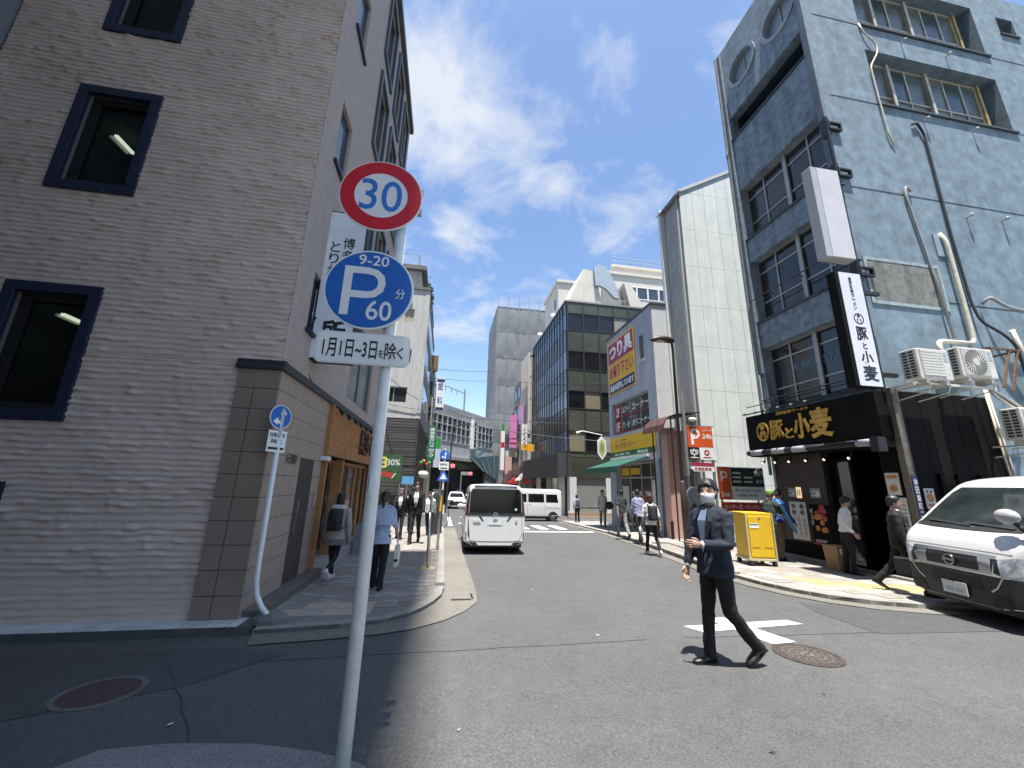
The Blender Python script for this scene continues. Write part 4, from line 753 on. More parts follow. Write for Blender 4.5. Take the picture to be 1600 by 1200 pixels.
# ---------------- white panelled building ----------------
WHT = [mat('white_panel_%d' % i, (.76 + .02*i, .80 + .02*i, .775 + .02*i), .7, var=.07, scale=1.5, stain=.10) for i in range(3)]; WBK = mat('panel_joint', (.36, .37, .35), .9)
wb = thing('white_building', 'tall white building clad in large blank panels with a sloping roof line', 'building', (12, 15, gz(14))); wf = Fr((9.85, 13.95, 0), (1, 0, 0)); ws = Fr((9.85, 15.38, 0), (0, -1, 0))
def roofz(a): return 14.86 + a*.575
b = B(); b.prism([(9.86, 13.97, -.4), (21, 13.97, -.4), (21, 13.97, 20.5), (9.86, 13.97, 14.82)], (0, 1.38, 0)); b.box(13.5, 21, 15.35, 19, -.4, 15); obj('core', b, WBK, wb)
zr = [-.35, 1.75, 3.61, 5.45, 7.32, 9.18, 11.09, 12.95, 14.9, 16.8, 18.7]
for i in range(9):
    a0, a1 = i*.625, (i + 1)*.625
    for j in range(10):
        z0, z1 = zr[j], zr[j + 1]; t0, t1 = min(z1, roofz(a0)), min(z1, roofz(a1))
        if t1 <= z0 + .05: continue
        t0 = max(t0, z0 + .001); b = B(); wf.poly(b, [(a0 + .006, z0 + .006), (a1 - .006, z0 + .006), (a1 - .006, t1 - .006), (a0 + .006, t0 - .005)], 0, .03); obj('wall_panel', b, WHT[(i*7 + j*3) % 3], wb)
b = B(); wf.poly(b, [(-.08, 14.80), (6.0, 18.25), (6.0, 18.42), (-.08, 14.97)], -.05, .08); obj('roof_trim', b, mat('trim_white', (.62, .63, .62), .5), wb)
hs_ = [(.45, .95, z, z + .85) for z in (3.6, 5.9, 8.1, 10.4, 12.6)]
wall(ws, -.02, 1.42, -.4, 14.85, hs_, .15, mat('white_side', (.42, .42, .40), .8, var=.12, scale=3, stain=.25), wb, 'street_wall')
for h in hs_: window(ws, *h, -.13, .05, [], [], ALUD, DARKG, wb)
b = B(); ws.slab(b, -.05, .12, -.4, 14.9, -.02, .22); obj('pier', b, WHT[0], wb); b = B(); b.tube([(9.78, 14.05, .2), (9.78, 14.05, 14.6)], .04, 8); obj('drainpipe', b, mat('pipe_pale', (.45, .45, .43), .6), wb)
b = B(); b.prism([(9.6, 13.85, 14.62), (9.6, 15.5, 14.62), (9.9, 15.5, 14.92), (9.9, 13.85, 14.92)], (0, 0, .06)); obj('eave', b, ALUD, wb)
# ---------------- fishing tackle shop ----------------
fx, fy0, fy1, ft = 8.9, 15.4, 20.5, 9.8
FW = mat('render_grey', (.40, .43, .48), .8, var=.08, scale=2, stain=.15); FW2 = mat('render_pale', (.58, .59, .60), .8, var=.06, scale=2, stain=.12)
tb = thing('tackle_shop', 'pale grey three storey shop with big fishing tackle posters and a green awning', 'shop', (10.5, 18, gz(18))); tf = Fr((fx, fy1, 0), (0, -1, 0)); tw = fy1 - fy0
hol = [(.4, 4.4, 4.22, 5.92), (3.85, 4.25, 7.5, 8.7), (.75, 4.7, -.5, 2.75)]
wall(tf, 0, tw, -.6, ft, hol, .25, FW, tb, 'street_wall'); b = B(); b.box(fx + .02, 12.9, fy0, fy0 + .05, -.6, ft); obj('side_wall', b, FW2, tb); b = B(); b.box(fx + .3, 12.9, fy0 + .06, fy1, -.6, 2.0); b.box(fx + .3, 12.9, fy0 + .06, fy1, 2.9, ft - .1); obj('core', b, mat('dark_core', (.03, .03, .03), .9), tb)
b = B(); b.box(fx - .04, 12.95, fy0 - .05, fy0 + .12, ft, ft + .1); b.box(fx - .04, fx + .15, fy0 + .12, fy1, ft, ft + .1); obj('coping', b, mat('coping_dark', (.04, .042, .045), .5), tb)
YEL = mat('poster_yellow', (.74, .44, .02), .5); MAG = mat('poster_crimson', (.33, .03, .075), .5); GRNS = mat('fascia_green', (.01, .10, .05), .5); NVYP = mat('poster_navy', (.015, .02, .09), .5)
o = poster(tf, .2, 3.4, 6.42, 9.45, .03, YEL, 'poster_panel', tb); b = B(); tf.slab(b, .3, 3.3, 8.22, 9.36, .043, .048); obj('poster_band', b, MAG, o)
b = B(); tf.text(b, 'つり具', .42, 3.2, 8.36, 9.26, .049, .004, .035); obj('lettering', b, SWHT, o)
b = B(); tf.text(b, 'お売り下さい', .36, 3.24, 7.32, 8.05, .044, .004, .03); obj('lettering', b, MAG, o)
b = B(); tf.slab(b, .3, 3.3, 6.5, 7.08, .043, .048); obj('poster_band', b, NVYP, o); b = B(); tf.text(b, '商品も販売しています', .42, 3.2, 6.6, 6.98, .049, .004, .02); obj('lettering', b, SWHT, o)
w = window(tf, 3.85, 4.25, 7.5, 8.7, -.2, .05, [], [], ALU, mat('gold_blind', (.24, .19, .07), .5, var=.5, scale=14), tb); b = B(); tf.slab(b, 3.78, 4.32, 7.3, 7.42, 0, .05); obj('sill', b, FW, w)
w = window(tf, .4, 4.4, 4.22, 5.92, -.2, .07, [1.25, 2.35, 3.35], [], ALU, [glass('shop_pane_a', (.05, .055, .055), .06), glass('shop_pane_b', (.075, .075, .07), .06)], tb, 'shop_window')
for z0, tag_, t1, t2 in ((5.18, '2F', 'ルアー', 'コーナー'), (4.38, '1F', '餌・波', '釣りコーナー')):
    b = B(); tf.slab(b, .52, 1.15, z0 - .1, z0 + .62, -.15, -.14); obj('floor_tag', b, mat('tag_red', (.38, .02, .03), .5), w)
    b = B(); tf.text(b, tag_, .62, 1.05, z0, z0 + .5, -.138, .004, .02); tf.text(b, t1, 1.38, 2.2, z0 + .1, z0 + .45, -.138, .004, .02); tf.text(b, t2, 2.5, 4.2, z0 + .1, z0 + .45, -.138, .004, .02); obj('lettering', b, SWHT, w)
    for a0, a1 in ((1.32, 2.25), (2.45, 3.28), (3.42, 4.3)): b = B(); tf.slab(b, a0, a1, z0 - .1, z0 + .02, -.15, -.141); obj('red_strip', b, mat('tag_dark_red', (.20, .03, .03), .5), w)
o = poster(tf, .15, 4.85, 3.05, 4.05, .04, YEL, 'fascia', tb); b = B(); tf.slab(b, .15, 4.85, 3.05, 3.3, .053, .058); obj('fascia_band', b, GRNS, o)
b = B(); tf.text(b, 'タックルベリー', .75, 3.0, 3.45, 3.78, .054, .004, .02); obj('lettering', b, MAG, o); b = B(); tf.text(b, '中古・新品釣具', .8, 2.2, 3.84, 3.93, .054, .004, .01); obj('lettering', b, mat('print_brown', (.2, .12, .06), .5), o)
b = B(); tf.text(b, '買取・販売・交換', .7, 2.4, 3.12, 3.22, .059, .004, .01); tf.text(b, '神田店', 3.2, 4.2, 3.1, 3.24, .059, .004, .01); obj('lettering', b, SWHT, o)
b = B(); tf.slab(b, 0, .75, -.6, 2.75, .0, .06); obj('pier', b, mat('pier_grey', (.28, .31, .35), .7, var=.1), tb); b = B(); tf.slab(b, 4.7, 5.08, -.6, 2.75, .0, .06); obj('pier', b, mat('pier_grey', (.28, .31, .35), .7, var=.1), tb)
w = window(tf, .8, 4.65, -.4, 2.7, -.22, .08, [1.9, 3.0, 3.9], [2.0], ALU, [glass('shopfront_a', (.06, .055, .05), .05), glass('shopfront_b', (.09, .08, .07), .06)], tb, 'shopfront')
for a0, a1, z0, z1, m in ((1.0, 1.8, 2.1, 2.5, YEL), (2.0, 2.9, 2.15, 2.45, YEL), (4.0, 4.6, .6, 1.9, PAP), (3.1, 3.8, .5, 1.2, FOODR), (1.0, 1.7, .4, 1.6, PAP), (2.0, 2.8, .2, .9, FOODO)):
    b = B(); tf.slab(b, a0, a1, z0, z1, -.165, -.155); obj('shop_poster', b, m, w)
ga = thing('green_awning', 'green fabric awning stretched out over the tackle shop entrance', 'awning', (8.2, 18.5, 2.9)); GRN = mat('awning_green', (.012, .085, .058), .7, var=.12, scale=4)
y0, y1 = 16.4, 20.3; b = B(); b.prism([(fx - .02, y0, 2.92), (fx - 1.55, y0, 2.42), (fx - 1.55, y0, 2.39), (fx - .02, y0, 2.88)], (0, y1 - y0, 0)); obj('canopy', b, GRN, ga)
b = B(); b.box(fx - 1.57, fx - 1.54, y0, y1, 2.17, 2.43); obj('valance', b, mat('valance_green', (.008, .085, .055), .7), ga); b = B(); b.box(fx - .12, fx - .001, y0 - .1, y1, 2.9, 3.02); obj('cassette', b, SWHT, ga)
for y in (17.2, 19.5): b = B(); b.tube([(fx, y, 2.6), (fx - .8, y + .2, 2.5), (fx - 1.5, y, 2.38)], .025, 6); obj('arm', b, ALU, ga)
hx = thing('hexagon_shop_sign', 'hexagonal yellow hanging sign with white lamp arm on the tackle shop', 'sign', (8.5, 20.4, 3.2)); fh2 = Fr((8.25, 20.1, 3.55), (1, 0, 0))
b = B(); P6 = [(0, -.62), (.24, -.3), (.24, .36), (0, .62), (-.24, .36), (-.24, -.3)]; fh2.poly(b, P6, -.06, 0); obj('board', b, SWHT, hx); b = B(); fh2.poly(b, [(x*.78, y*.8) for x, y in P6], .001, .006); o = obj('face', b, mat('hex_yellow', (.50, .47, .30), .5), hx)
b = B(); fh2.poly(b, [(x*.5, y*.5) for x, y in P6], .007, .01); obj('crest', b, mat('crest_olive', (.28, .28, .10), .5), o); b = B(); b.tube([(8.3, 20.15, 4.25), (7.2, 20.15, 4.42), (6.85, 20.15, 4.3)], [.025, .025, .07], 8); obj('lamp_arm', b, SWHT, hx); b = B(); b.box(8.2, fx, 20.12, 20.16, 3.9, 3.95); obj('bracket', b, ALU, hx)
# ---------------- pink porch ----------------
pk = thing('pink_porch', 'pink tiled porch with a curved brown canopy between tackle shop and parking', 'porch', (9.1, 14.6, gz(14.6)))
PINK = mat('pink_tile', (.47, .29, .245), .7, var=.08, scale=5, bump=.1, bscale=60); b = B(); b.box(8.62, 9.35, 14.35, 14.8, gz(14.5), 3.75); obj('wall', b, PINK, pk, bevel=.01)
b = B(); b.box(8.56, 9.41, 14.3, 14.85, 3.62, 3.8); obj('cap', b, mat('pink_cap', (.40, .235, .20), .7), pk); b = B(); b.box(8.55, 8.64, 14.33, 14.4, gz(14.5), .35); obj('base_block', b, BLACK, pk)
BRP = mat('brown_polycarb', (.12, .05, .035), .25, var=.15, spec=.6); prof = [(8.12, 3.72), (8.16, 3.95), (8.27, 4.14), (8.45, 4.28), (8.7, 4.37), (9.2, 4.45), (9.75, 4.5)]
for k in range(3):
    ya, yb = 13.75 + k*.52, 13.75 + k*.52 + .5; b = B(); b.rings([[(x, ya, z), (x, yb, z), (x, yb, z - .015), (x, ya, z - .015)] for x, z in prof]); obj('canopy_sheet', b, BRP, pk)
for k in range(4): b = B(); b.tube([(x, 13.74 + k*.52, z - .02) for x, z in prof], .022, 6); obj('canopy_rib', b, mat('bronze_alu', (.06, .035, .03), .4, metal=.5), pk)
for y in (13.8, 15.2): b = B(); b.cyl((8.5, y, gz(y)), (8.5, y, 4.25), .03); obj('canopy_post', b, MATS['bronze_alu'], pk)
# ---------------- street lamp ----------------
sl = thing('street_lamp', 'brown street lamp with drooping elongated head on the right pavement', 'street lamp', (7.45, 11.67, gz(11.67))); BRN = mat('lamp_brown', (.05, .033, .026), .5, var=.1)
b = B(); b.tube([(7.43, 11.67, gz(11.7)), (7.43, 11.67, 1.75), (7.43, 11.67, 1.8)], [.085, .085, .06], 14); obj('base', b, BRN, sl, smooth=True); b = B(); b.tube([(7.43, 11.67, 1.75), (7.47, 11.67, 6.2), (7.45, 11.67, 6.45)], [.058, .045, .045], 14); obj('post', b, BRN, sl, smooth=True)
b = B(); b.rings([[(x, 11.67 + w*math.cos(t), z + h*math.sin(t)) for t in [k*math.pi/6 for k in range(12)]] for x, w, h, z in ((7.55, .04, .04, 6.50), (7.48, .12, .10, 6.52), (7.2, .15, .12, 6.55), (6.95, .14, .11, 6.54), (6.75, .10, .08, 6.50), (6.66, .04, .03, 6.47))]); obj('head', b, BRN, sl, smooth=True)
b = B(); b.ball((7.0, 11.67, 6.46), (.22, .10, .05)); obj('diffuser', b, mat('lamp_glass', (.45, .44, .40), .3), sl, smooth=True)
# ---------------- parking entrance ----------------
ORG = mat('parking_orange', (.66, .10, .018), .45); pg = thing('parking_sign', 'orange P 24h parking sign with white and black panels on two posts', 'sign', (8.8, 12.6, gz(12.6))); fp = Fr((8.34, 12.55, 0), (1, 0, 0)); STL = mat('galv_steel', (.36, .37, .37), .45, metal=.6, var=.15)
for x, z in ((8.30, 5.0), (9.28, 3.75)): b = B(); b.cyl((x, 12.62, gz(12.6)), (x, 12.62, z), .05); obj('post', b, STL, pg)
b = B(); fp.slab(b, 0, .96, 2.98, 3.70, -.04, 0); o = obj('panel', b, ORG, pg); b = B(); fp.stroke(b, [(.17, 3.06), (.17, 3.60)], .10, .002, .006); fp.stroke(b, [(.22, 3.60), (.33, 3.59), (.43, 3.5), (.43, 3.4), (.34, 3.31), (.24, 3.29), (.24, 3.45)], .09, .0025, .0055); fp.text(b, '24h', .56, .92, 3.28, 3.46, .002, .003, .02); fp.text(b, 'リパーク', .56, .9, 3.54, 3.62, .002, .003, .01); obj('lettering', b, SWHT, o)
b = B(); fp.slab(b, 0, .40, 2.56, 2.97, -.04, 0); o = obj('panel', b, SBLK, pg); b = B(); fp.text(b, '空', .05, .35, 2.60, 2.93, .002, .003, .01); obj('lettering', b, SWHT, o)
b = B(); fp.slab(b, .41, .96, 2.56, 2.97, -.04, 0); o = obj('panel', b, SWHT, pg); b = B(); fp.ring(b, .68, 2.80, .05, .10, .002, .005, 24); fp.slab(b, .53, .83, 2.62, 2.65, .002, .005); obj('logo', b, mat('logo_red', (.40, .03, .05), .5), o)
b = B(); fp.slab(b, .03, .92, 2.15, 2.45, -.03, 0); o = obj('panel', b, SWHT, pg); b = B(); fp.slab(b, .03, .92, 2.33, 2.45, .001, .004); obj('band', b, MAG, o); b = B(); fp.text(b, '月極駐車場', .15, .80, 2.18, 2.29, .002, .003, .01); obj('lettering', b, mat('logo_red', (.4, .03, .05), .5), o)
for z in (2.5, 3.72): b = B(); b.box(8.2, 9.42, 12.6, 12.64, z, z + .04); obj('crossbar', b, STL, pg)
b = B(); b.ball((8.55, 12.5, 3.95), (.16, .07, .07)); o = obj('security_camera', b, SWHT, pg, smooth=True)
bd = thing('parking_tariff_board', 'wide orange, black and white tariff board of the parking lot', 'sign', (10.5, 12.9, gz(12.9))); fq = Fr((9.62, 12.9, 0), (1, 0, 0))
for x in (9.75, 11.2): b = B(); b.cyl((x, 12.98, gz(12.9)), (x, 12.98, 2.3), .035); obj('post', b, STL, bd)
b = B(); fq.slab(b, 0, 1.85, 1.22, 2.36, -.04, 0); o = obj('board', b, SWHT, bd); b = B(); fq.slab(b, 0, .5, 1.22, 2.36, .001, .006); o2 = obj('orange_panel', b, ORG, o); b = B(); fq.stroke(b, [(.14, 1.85), (.14, 2.2)], .06, .007, .01); fq.ring(b, .24, 2.08, .07, .13, .0075, .0105, 20); fq.text(b, '24h', .08, .42, 1.32, 1.48, .007, .003, .02); obj('lettering', b, SWHT, o2)
b = B(); fq.slab(b, .52, 1.83, 1.68, 2.33, .001, .006); o2 = obj('black_panel', b, SBLK, o); b = B()
for i in range(5): fq.slab(b, .58 + (i % 2)*.45, .92 + (i % 2)*.45, 1.82 + (i//2)*.15, 1.88 + (i//2)*.15, .007, .009)
fq.text(b, '200円', 1.45, 1.8, 2.05, 2.25, .007, .003, .01); fq.text(b, '60分', 1.5, 1.78, 1.8, 1.95, .007, .003, .01); obj('lettering', b, PAP, o2)
b = B(); fq.text(b, '最大料金 1800円', .62, 1.7, 1.5, 1.6, .002, .003, .01); fq.text(b, '入庫後24時間', .62, 1.5, 1.34, 1.42, .002, .003, .01); obj('lettering', b, PGRY, o)
b = B(); fq.slab(b, .05, 1.8, .82, 1.14, -.04, 0); o = obj('red_board', b, mat('board_red', (.58, .04, .03), .5), bd); b = B(); fq.text(b, 'センサー式・ロックレス', .15, 1.7, .9, 1.06, .002, .003, .015); obj('lettering', b, SWHT, o)
b = B(); fq.slab(b, .05, 1.8, .45, .80, -.04, 0); o = obj('white_board', b, SWHT, bd)
mr = thing('traffic_mirror', 'round dark backed mirror on a post behind the man in the navy jacket', 'mirror', (8.2, 12.2, gz(12.2))); b = B(); b.cyl((8.18, 12.25, gz(12.2)), (8.18, 12.25, 2.2), .06); obj('post', b, BLACK, mr)
b = B(); fm_ = Fr((8.10, 12.1, 1.36), (1, .1, 0)); fm_.disc(b, 0, 0, .27, -.05, 0, 28); o = obj('hood', b, mat('mirror_back', (.12, .14, .17), .5), mr); b = B(); fm_.disc(b, 0, 0, .24, .001, .006, 28); obj('mirror_face', b, mat('mirror_face', (.30, .33, .36), .15, metal=.8), o)
b = B(); b.box(8.02, 8.32, 12.28, 12.5, gz(12.3), 2.0); obj('control_box', b, mat('box_grey', (.07, .075, .075), .6), mr, bevel=.01)
# ---------------- dark glass office ----------------
gx, gy, gt = 8.9, 28.4, 16.2; OLV = [mat('spandrel_%d' % i, (.058 + .010*i, .062 + .010*i, .046 + .008*i), .35, var=.2, scale=.8) for i in range(3)]; GFR = mat('bronze_frame', (.045, .045, .038), .5, metal=.4)
go = thing('glass_office', 'dark olive glass curtain wall office block on the far corner', 'building', (14, 33, gz(30))); g1 = Fr((gx, gy, 0), (1, 0, 0)); g2 = Fr((gx, 40.6, 0), (0, -1, 0)); gw = 40.6 - gy
b = B(); b.box(gx + .12, 24, gy + .12, 40.6, -1, gt); obj('core', b, mat('dark_core', (.03, .03, .03), .9), go)
b = B(); b.box(gx - .08, 24, gy - .08, gy + .3, gt, gt + .14); b.box(gx - .08, gx + .3, gy + .3, 40.6, gt, gt + .14); obj('coping', b, mat('coping_grey', (.25, .25, .24), .6), go)
rows = [(13.75, 15.2), (10.42, 11.96), (7.3, 8.7), (4.0, 5.55)]; edges = [3.6] + [z for r in rows[::-1] for z in r] + [gt]
DG = [glass('office_dark_a', (.012, .012, .014), .05), glass('office_dark_b', (.02, .018, .02), .05), mat('office_blind', (.22, .19, .125), .5, var=.1), mat('office_curtain', (.28, .27, .25), .6, var=.1)]
SB = [glass('curtain_sky_a', (.14, .18, .25), .03, .1), glass('curtain_sky_b', (.10, .135, .19), .04, .1), glass('curtain_sky_c', (.17, .21, .29), .03, .1)]
for c in range(9):
    a0 = .12 + c*1.32
    for e in range(len(edges) - 1):
        z0, z1 = edges[e], edges[e + 1]; isw = e % 2 == 1; b = B(); g1.slab(b, a0 + .05, a0 + 1.27, z0 + .04, z1 - .04, -.02, .0 if isw else .03)
        obj('office_pane' if isw else 'spandrel_panel', b, (DG[0] if c < 2 and rnd.random() < .9 else rnd.choice(DG)) if isw else OLV[rnd.randrange(3)], go)
    b = B(); g1.slab(b, a0 - .05, a0 + .05, 3.5, gt, -.03, .07); obj('mullion', b, GFR, go)
for z in edges: b = B(); g1.slab(b, 0, 12, z - .035, z + .035, -.03, .06); obj('transom', b, GFR, go)
for c in range(14):
    a0 = c*gw/14
    for e in range(len(edges) - 1):
        z0, z1 = edges[e], edges[e + 1]; isw = e % 2 == 1; b = B(); g2.slab(b, a0 + .03, a0 + gw/14 - .03, z0 + .03, z1 - .03, -.02, .0)
        obj('office_pane' if isw else 'spandrel_panel', b, SB[rnd.randrange(3)] if isw else mat('spandrel_street_%d' % (c % 2), (.075 + .01*(c % 2), .085, .08), .2, var=.15, scale=.8), go)
    b = B(); g2.slab(b, a0 - .03, a0 + .03, 3.6, gt, -.03, .06); obj('mullion', b, GFR, go)
b = B(); b.box(gx - .9, gx + .1, gy - .6, 41, 2.15, 3.85); obj('fascia', b, mat('fascia_grey', (.055, .056, .056), .5, var=.1), go); b = B(); b.box(gx + .1, 24, gy - .1, gy + .1, 2.15, 3.55); obj('fascia', b, OLV[0], go)
for a0 in (0.02, 2.95, 6.4): b = B(); g1.slab(b, a0, a0 + .65, -1, 2.15, -.1, .1); obj('pillar', b, mat('pillar_white', (.62, .61, .59), .6, var=.06), go)
SHT = mat('shutter_grey', (.27, .27, .25), .5, var=.12); b = B(); g1.slab(b, .7, 2.93, -1, 2.15, -.12, -.05); sh = obj('shutter', b, SHT, go)
for i in range(18): b = B(); g1.slab(b, .72, 2.91, .05 + i*.115, .05 + i*.115 + .095, -.05, -.025); obj('shutter_slat', b, SHT, sh)
b = B(); g1.slab(b, 0, 9, -1, -.35, .0, .15); obj('plinth', b, mat('plinth_tan', (.30, .20, .13), .7), go)
for i in range(6):
    b = B(); y_ = 29.2 + i*1.9; b.box(gx + .02, gx + .08, y_, y_ + 1.7, -1, 2.15); obj('shop_bay', b, (PAP, DARKG[0], mat('bay_beige', (.35, .32, .25), .7), DARKG[1])[i % 4], go)
rf = thing('rooftop_white_house', 'white sloping penthouse with pale blue curved screen on the glass office roof', 'building', (13, 33, gt)); CRW = mat('cream_render', (.66, .63, .55), .8, var=.07, scale=1, stain=.1)
def roofp(pts, Y, dy, nm, m): b = B(); b.prism([px3(x, y, Y) for x, y in pts], (0, dy, 0)); obj(nm, b, m, rf)
roofp([(884, 480), (941, 480), (940, 470), (928, 424), (912, 420)], 30.2, 4, 'wall', CRW); roofp([(985, 480), (1006, 480), (986, 445), (975, 442)], 30.6, 3, 'stair_flank', CRW)
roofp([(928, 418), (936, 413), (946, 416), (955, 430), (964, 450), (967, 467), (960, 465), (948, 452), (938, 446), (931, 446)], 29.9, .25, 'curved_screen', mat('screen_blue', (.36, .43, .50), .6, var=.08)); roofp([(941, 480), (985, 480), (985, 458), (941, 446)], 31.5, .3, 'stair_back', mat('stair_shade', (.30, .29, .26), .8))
b = B()
for i in range(14): b.box(11.9 + i*.2, 11.94 + i*.2, 29.4, 29.44, gt, gt + 1.1)
b.box(11.9, 14.7, 29.4, 29.44, gt + 1.1, gt + 1.15); obj('railing', b, ALU, rf, kind='stuff')
# ---------------- tiled building across the side street ----------------
nl = thing('white_tiled_building', 'pale tiled building on a dark brick ground floor beyond the restaurant', 'building', (-6, 33, gz(30)))
n1_ = Fr((-12, 28.2, 0), (1, 0, 0)); n2_ = Fr((-2.05, 28.2, 0), (0, 1, 0)); PT = mat('pale_mosaic', (.50, .49, .46), .75, var=.10, scale=5, bump=.3, bscale=25, stain=.2); DBR = [mat('dark_brick_%d' % i, (.055 + .012*i, .052 + .011*i, .048 + .01*i), .8, var=.2, scale=8) for i in range(3)]
hw = [(7.35, 8.95, 6.95, 8.1), (8.25, 8.95, 13.1, 14.2), (8.6, 9.0, 9.9, 11.0)]
wall(n1_, 0, 9.95, 5.85, 15.85, hw, .2, PT, nl); b = B(); b.box(-12, -2.25, 28.45, 41.5, -1, 15.8); obj('core', b, PT, nl)
for h, m in zip(hw, (DARKG, [mat('blind_tan', (.38, .33, .22), .6)], DARKG)): window(n1_, *h, -.16, .06, [h[0] + (h[1] - h[0])*.42] if h[1] - h[0] > .6 else [], [], ALU, m, nl)
for r in range(34):
    b = B(); n1_.slab(b, 0, 9.95, -1 + r*.2, -1 + r*.2 + .175, -.1, .0 + rnd.uniform(0, .03)); obj('brick_course', b, DBR[rnd.randrange(3)], nl)
b = B(); n1_.slab(b, 0, 9.93, -1, 5.8, -.2, -.03); obj('brick_backing', b, GROUT, nl)
for r in range(34): b = B(); n2_.slab(b, 0.02, 13, -1 + r*.2, -1 + r*.2 + .18, -.2, .0 + rnd.uniform(0, .02)); obj('brick_course', b, DBR[rnd.randrange(3)], nl)
for e, (z0, z1) in enumerate(((5.85, 7), (7, 9), (9, 10.2), (10.2, 12.2), (12.2, 13.3), (13.3, 15.2), (15.2, 15.8))):
    for k in range(6):
        b = B(); n2_.slab(b, .3 + k*2.15, .3 + k*2.15 + 2.05, z0 + .03, z1 - .03, -.22, .0 if e % 2 else .05); obj('window_band' if e % 2 else 'wall_band', b, (SKYG if k % 2 else glass('band_glass', (.09, .12, .16), .03)) if e % 2 else mat('band_grey', (.32, .33, .33), .6, var=.1), nl)
    b = B(); n2_.slab(b, -.02, .3, z0, z1, -.25, .06); obj('pier', b, PT, nl)
b = B(); b.box(-6, -1.95, 28.1, 36, 15.85, 16.05); obj('roof_slab', b, mat('roof_concrete', (.16, .155, .145), .9, var=.2, scale=3), nl)
b = B(); b.box(-6, -2.9, 29.3, 35, 16.05, 18.0); obj('roof_house', b, PT, nl); b = B(); b.box(-6.2, -2.5, 28.9, 35.3, 18.0, 18.35); obj('roof_house_slab', b, MATS['roof_concrete'], nl)
b = B()
for i in range(5): b.cyl((-3.2 + .01*i, 29.1 + i*1.2, 18.35), (-3.2, 29.1 + i*1.2, 19.4), .03, .03, 6)
b.cyl((-3.2, 29.1, 19.4), (-3.2, 34, 19.4), .03, .03, 6); b.cyl((-6, 29.1, 19.4), (-3.2, 29.1, 19.4), .03, .03, 6); obj('roof_railing', b, STL, nl)
rl = random.Random(4); pl = thing('rooftop_plants', 'bushy green plants spilling over the parapet of the pale tiled building', 'plants', (-2.1, 29, 16.05)); b = B()
for i in range(420):
    c = Vector((-2.15 + rl.gauss(0, .16), rl.uniform(28.2, 30.6), 16.15 + rl.gauss(0, .28))); q = Quaternion((rl.random(), rl.random(), rl.random()), rl.uniform(0, 6)).to_matrix(); s_ = rl.uniform(.06, .14); b.add([c + q @ Vector(v)*s_ for v in ((-1, 0, 0), (0, -.5, .1), (1, 0, 0), (0, .5, .1))], [(0, 1, 2, 3)])
obj('foliage', b, mat('leaf_green', (.07, .12, .025), .7, var=.4, scale=3), pl, kind='stuff'); b = B(); b.tube([(-2.3, 28.5, 16.05), (-2.2, 28.6, 16.4), (-2.05, 28.8, 16.6)], .03, 6); obj('stem', b, mat('stem_brown', (.08, .05, .03), .9), pl)
cbld = thing('cream_narrow_building', 'narrow cream building with a brown balcony beyond the pale tiled building', 'building', (-5, 45, gz(45)))
b = B(); b.box(-10, -1.75, 42, 50, -1.5, 13.2); obj('wall', b, mat('cream_wall', (.52, .48, .38), .8, var=.1, stain=.15), cbld)
for k in range(4): b = B(); b.box(-1.76, -1.70, 42.6, 44.2, 2.5 + k*2.7, 4.2 + k*2.7); obj('window', b, DARKG[k % 3], cbld); b = B(); b.box(-3, -1.9, 41.96, 42, 2.5 + k*2.7, 4.0 + k*2.7); obj('window', b, DARKG[(k + 1) % 3], cbld)
b = B(); b.box(-2.8, -1.5, 41.4, 42, 13.2, 14.9); obj('balcony', b, mat('balcony_brown', (.20, .12, .05), .7, var=.2), cbld); b = B(); b.box(-9, -2.2, 42.5, 49, 13.2, 16); obj('penthouse', b, MATS['band_grey'] if 'band_grey' in MATS else PT, cbld)
# ---- shop signs on the left row
def vsign(p0, w, h, face, label, txt='', tm=None, d=.25, parts=(), name='vertical_sign', group='projecting shop signs along the street'):
    """projecting sign board: p0 = lower left corner of the face that looks down the street"""
    t = thing(name, label, 'sign', p0, group=group); f = Fr(p0, (1, 0, 0)); b = B(); f.slab(b, 0, w, 0, h, -d, 0); o = obj('board', b, face, t)
    if txt: b = B(); f.text(b, txt, w*.18, w*.82, h*.06, h*.94, .002, .004, .015, len(txt) > 1); obj('lettering', b, tm or SWHT, o)
    for z0, z1, m in parts: b = B(); f.slab(b, .02, w - .02, z0*h, z1*h, .001, .006); obj('panel', b, m, o)
    b = B(); f.slab(b, -.25 if p0[0] < 2 else w, 0 if p0[0] < 2 else w + .4, h*.3, h*.3 + .08, -d*.7, -d*.4); f.slab(b, -.25 if p0[0] < 2 else w, 0 if p0[0] < 2 else w + .4, h*.75, h*.75 + .08, -d*.7, -d*.4); obj('bracket', b, RAIL, t); return t
SGN = mat('sign_green', (.015, .14, .075), .5); SGN2 = mat('sign_green_bright', (.04, .26, .05), .5); SPK = mat('sign_pink', (.62, .22, .46), .5); SPL = mat('sign_lilac', (.45, .28, .48), .5); SYL = mat('sign_amber', (.80, .42, .02), .5); SCR = mat('sign_cream', (.62, .58, .46), .5); SLB = mat('sign_pale_blue', (.50, .54, .62), .5)
vsign((-1.45, 31, 3.2), .62, 2.6, SGN, 'green vertical sign with white characters beside the dark brick wall', '美容室クリニック')
vsign((-1.0, 33.5, 2.7), .55, 2.5, SLB, 'pale blue grey vertical sign behind the green one', '', parts=((.62, .98, SGN2),))
vsign((-1.35, 38, 8.3), .8, 3.3, SWHT, 'white vertical sign high above the green sign', '歯科', mat('txt_blue', (.05, .08, .3), .5), parts=((.0, .08, NVYP), (.85, .93, NVYP)))
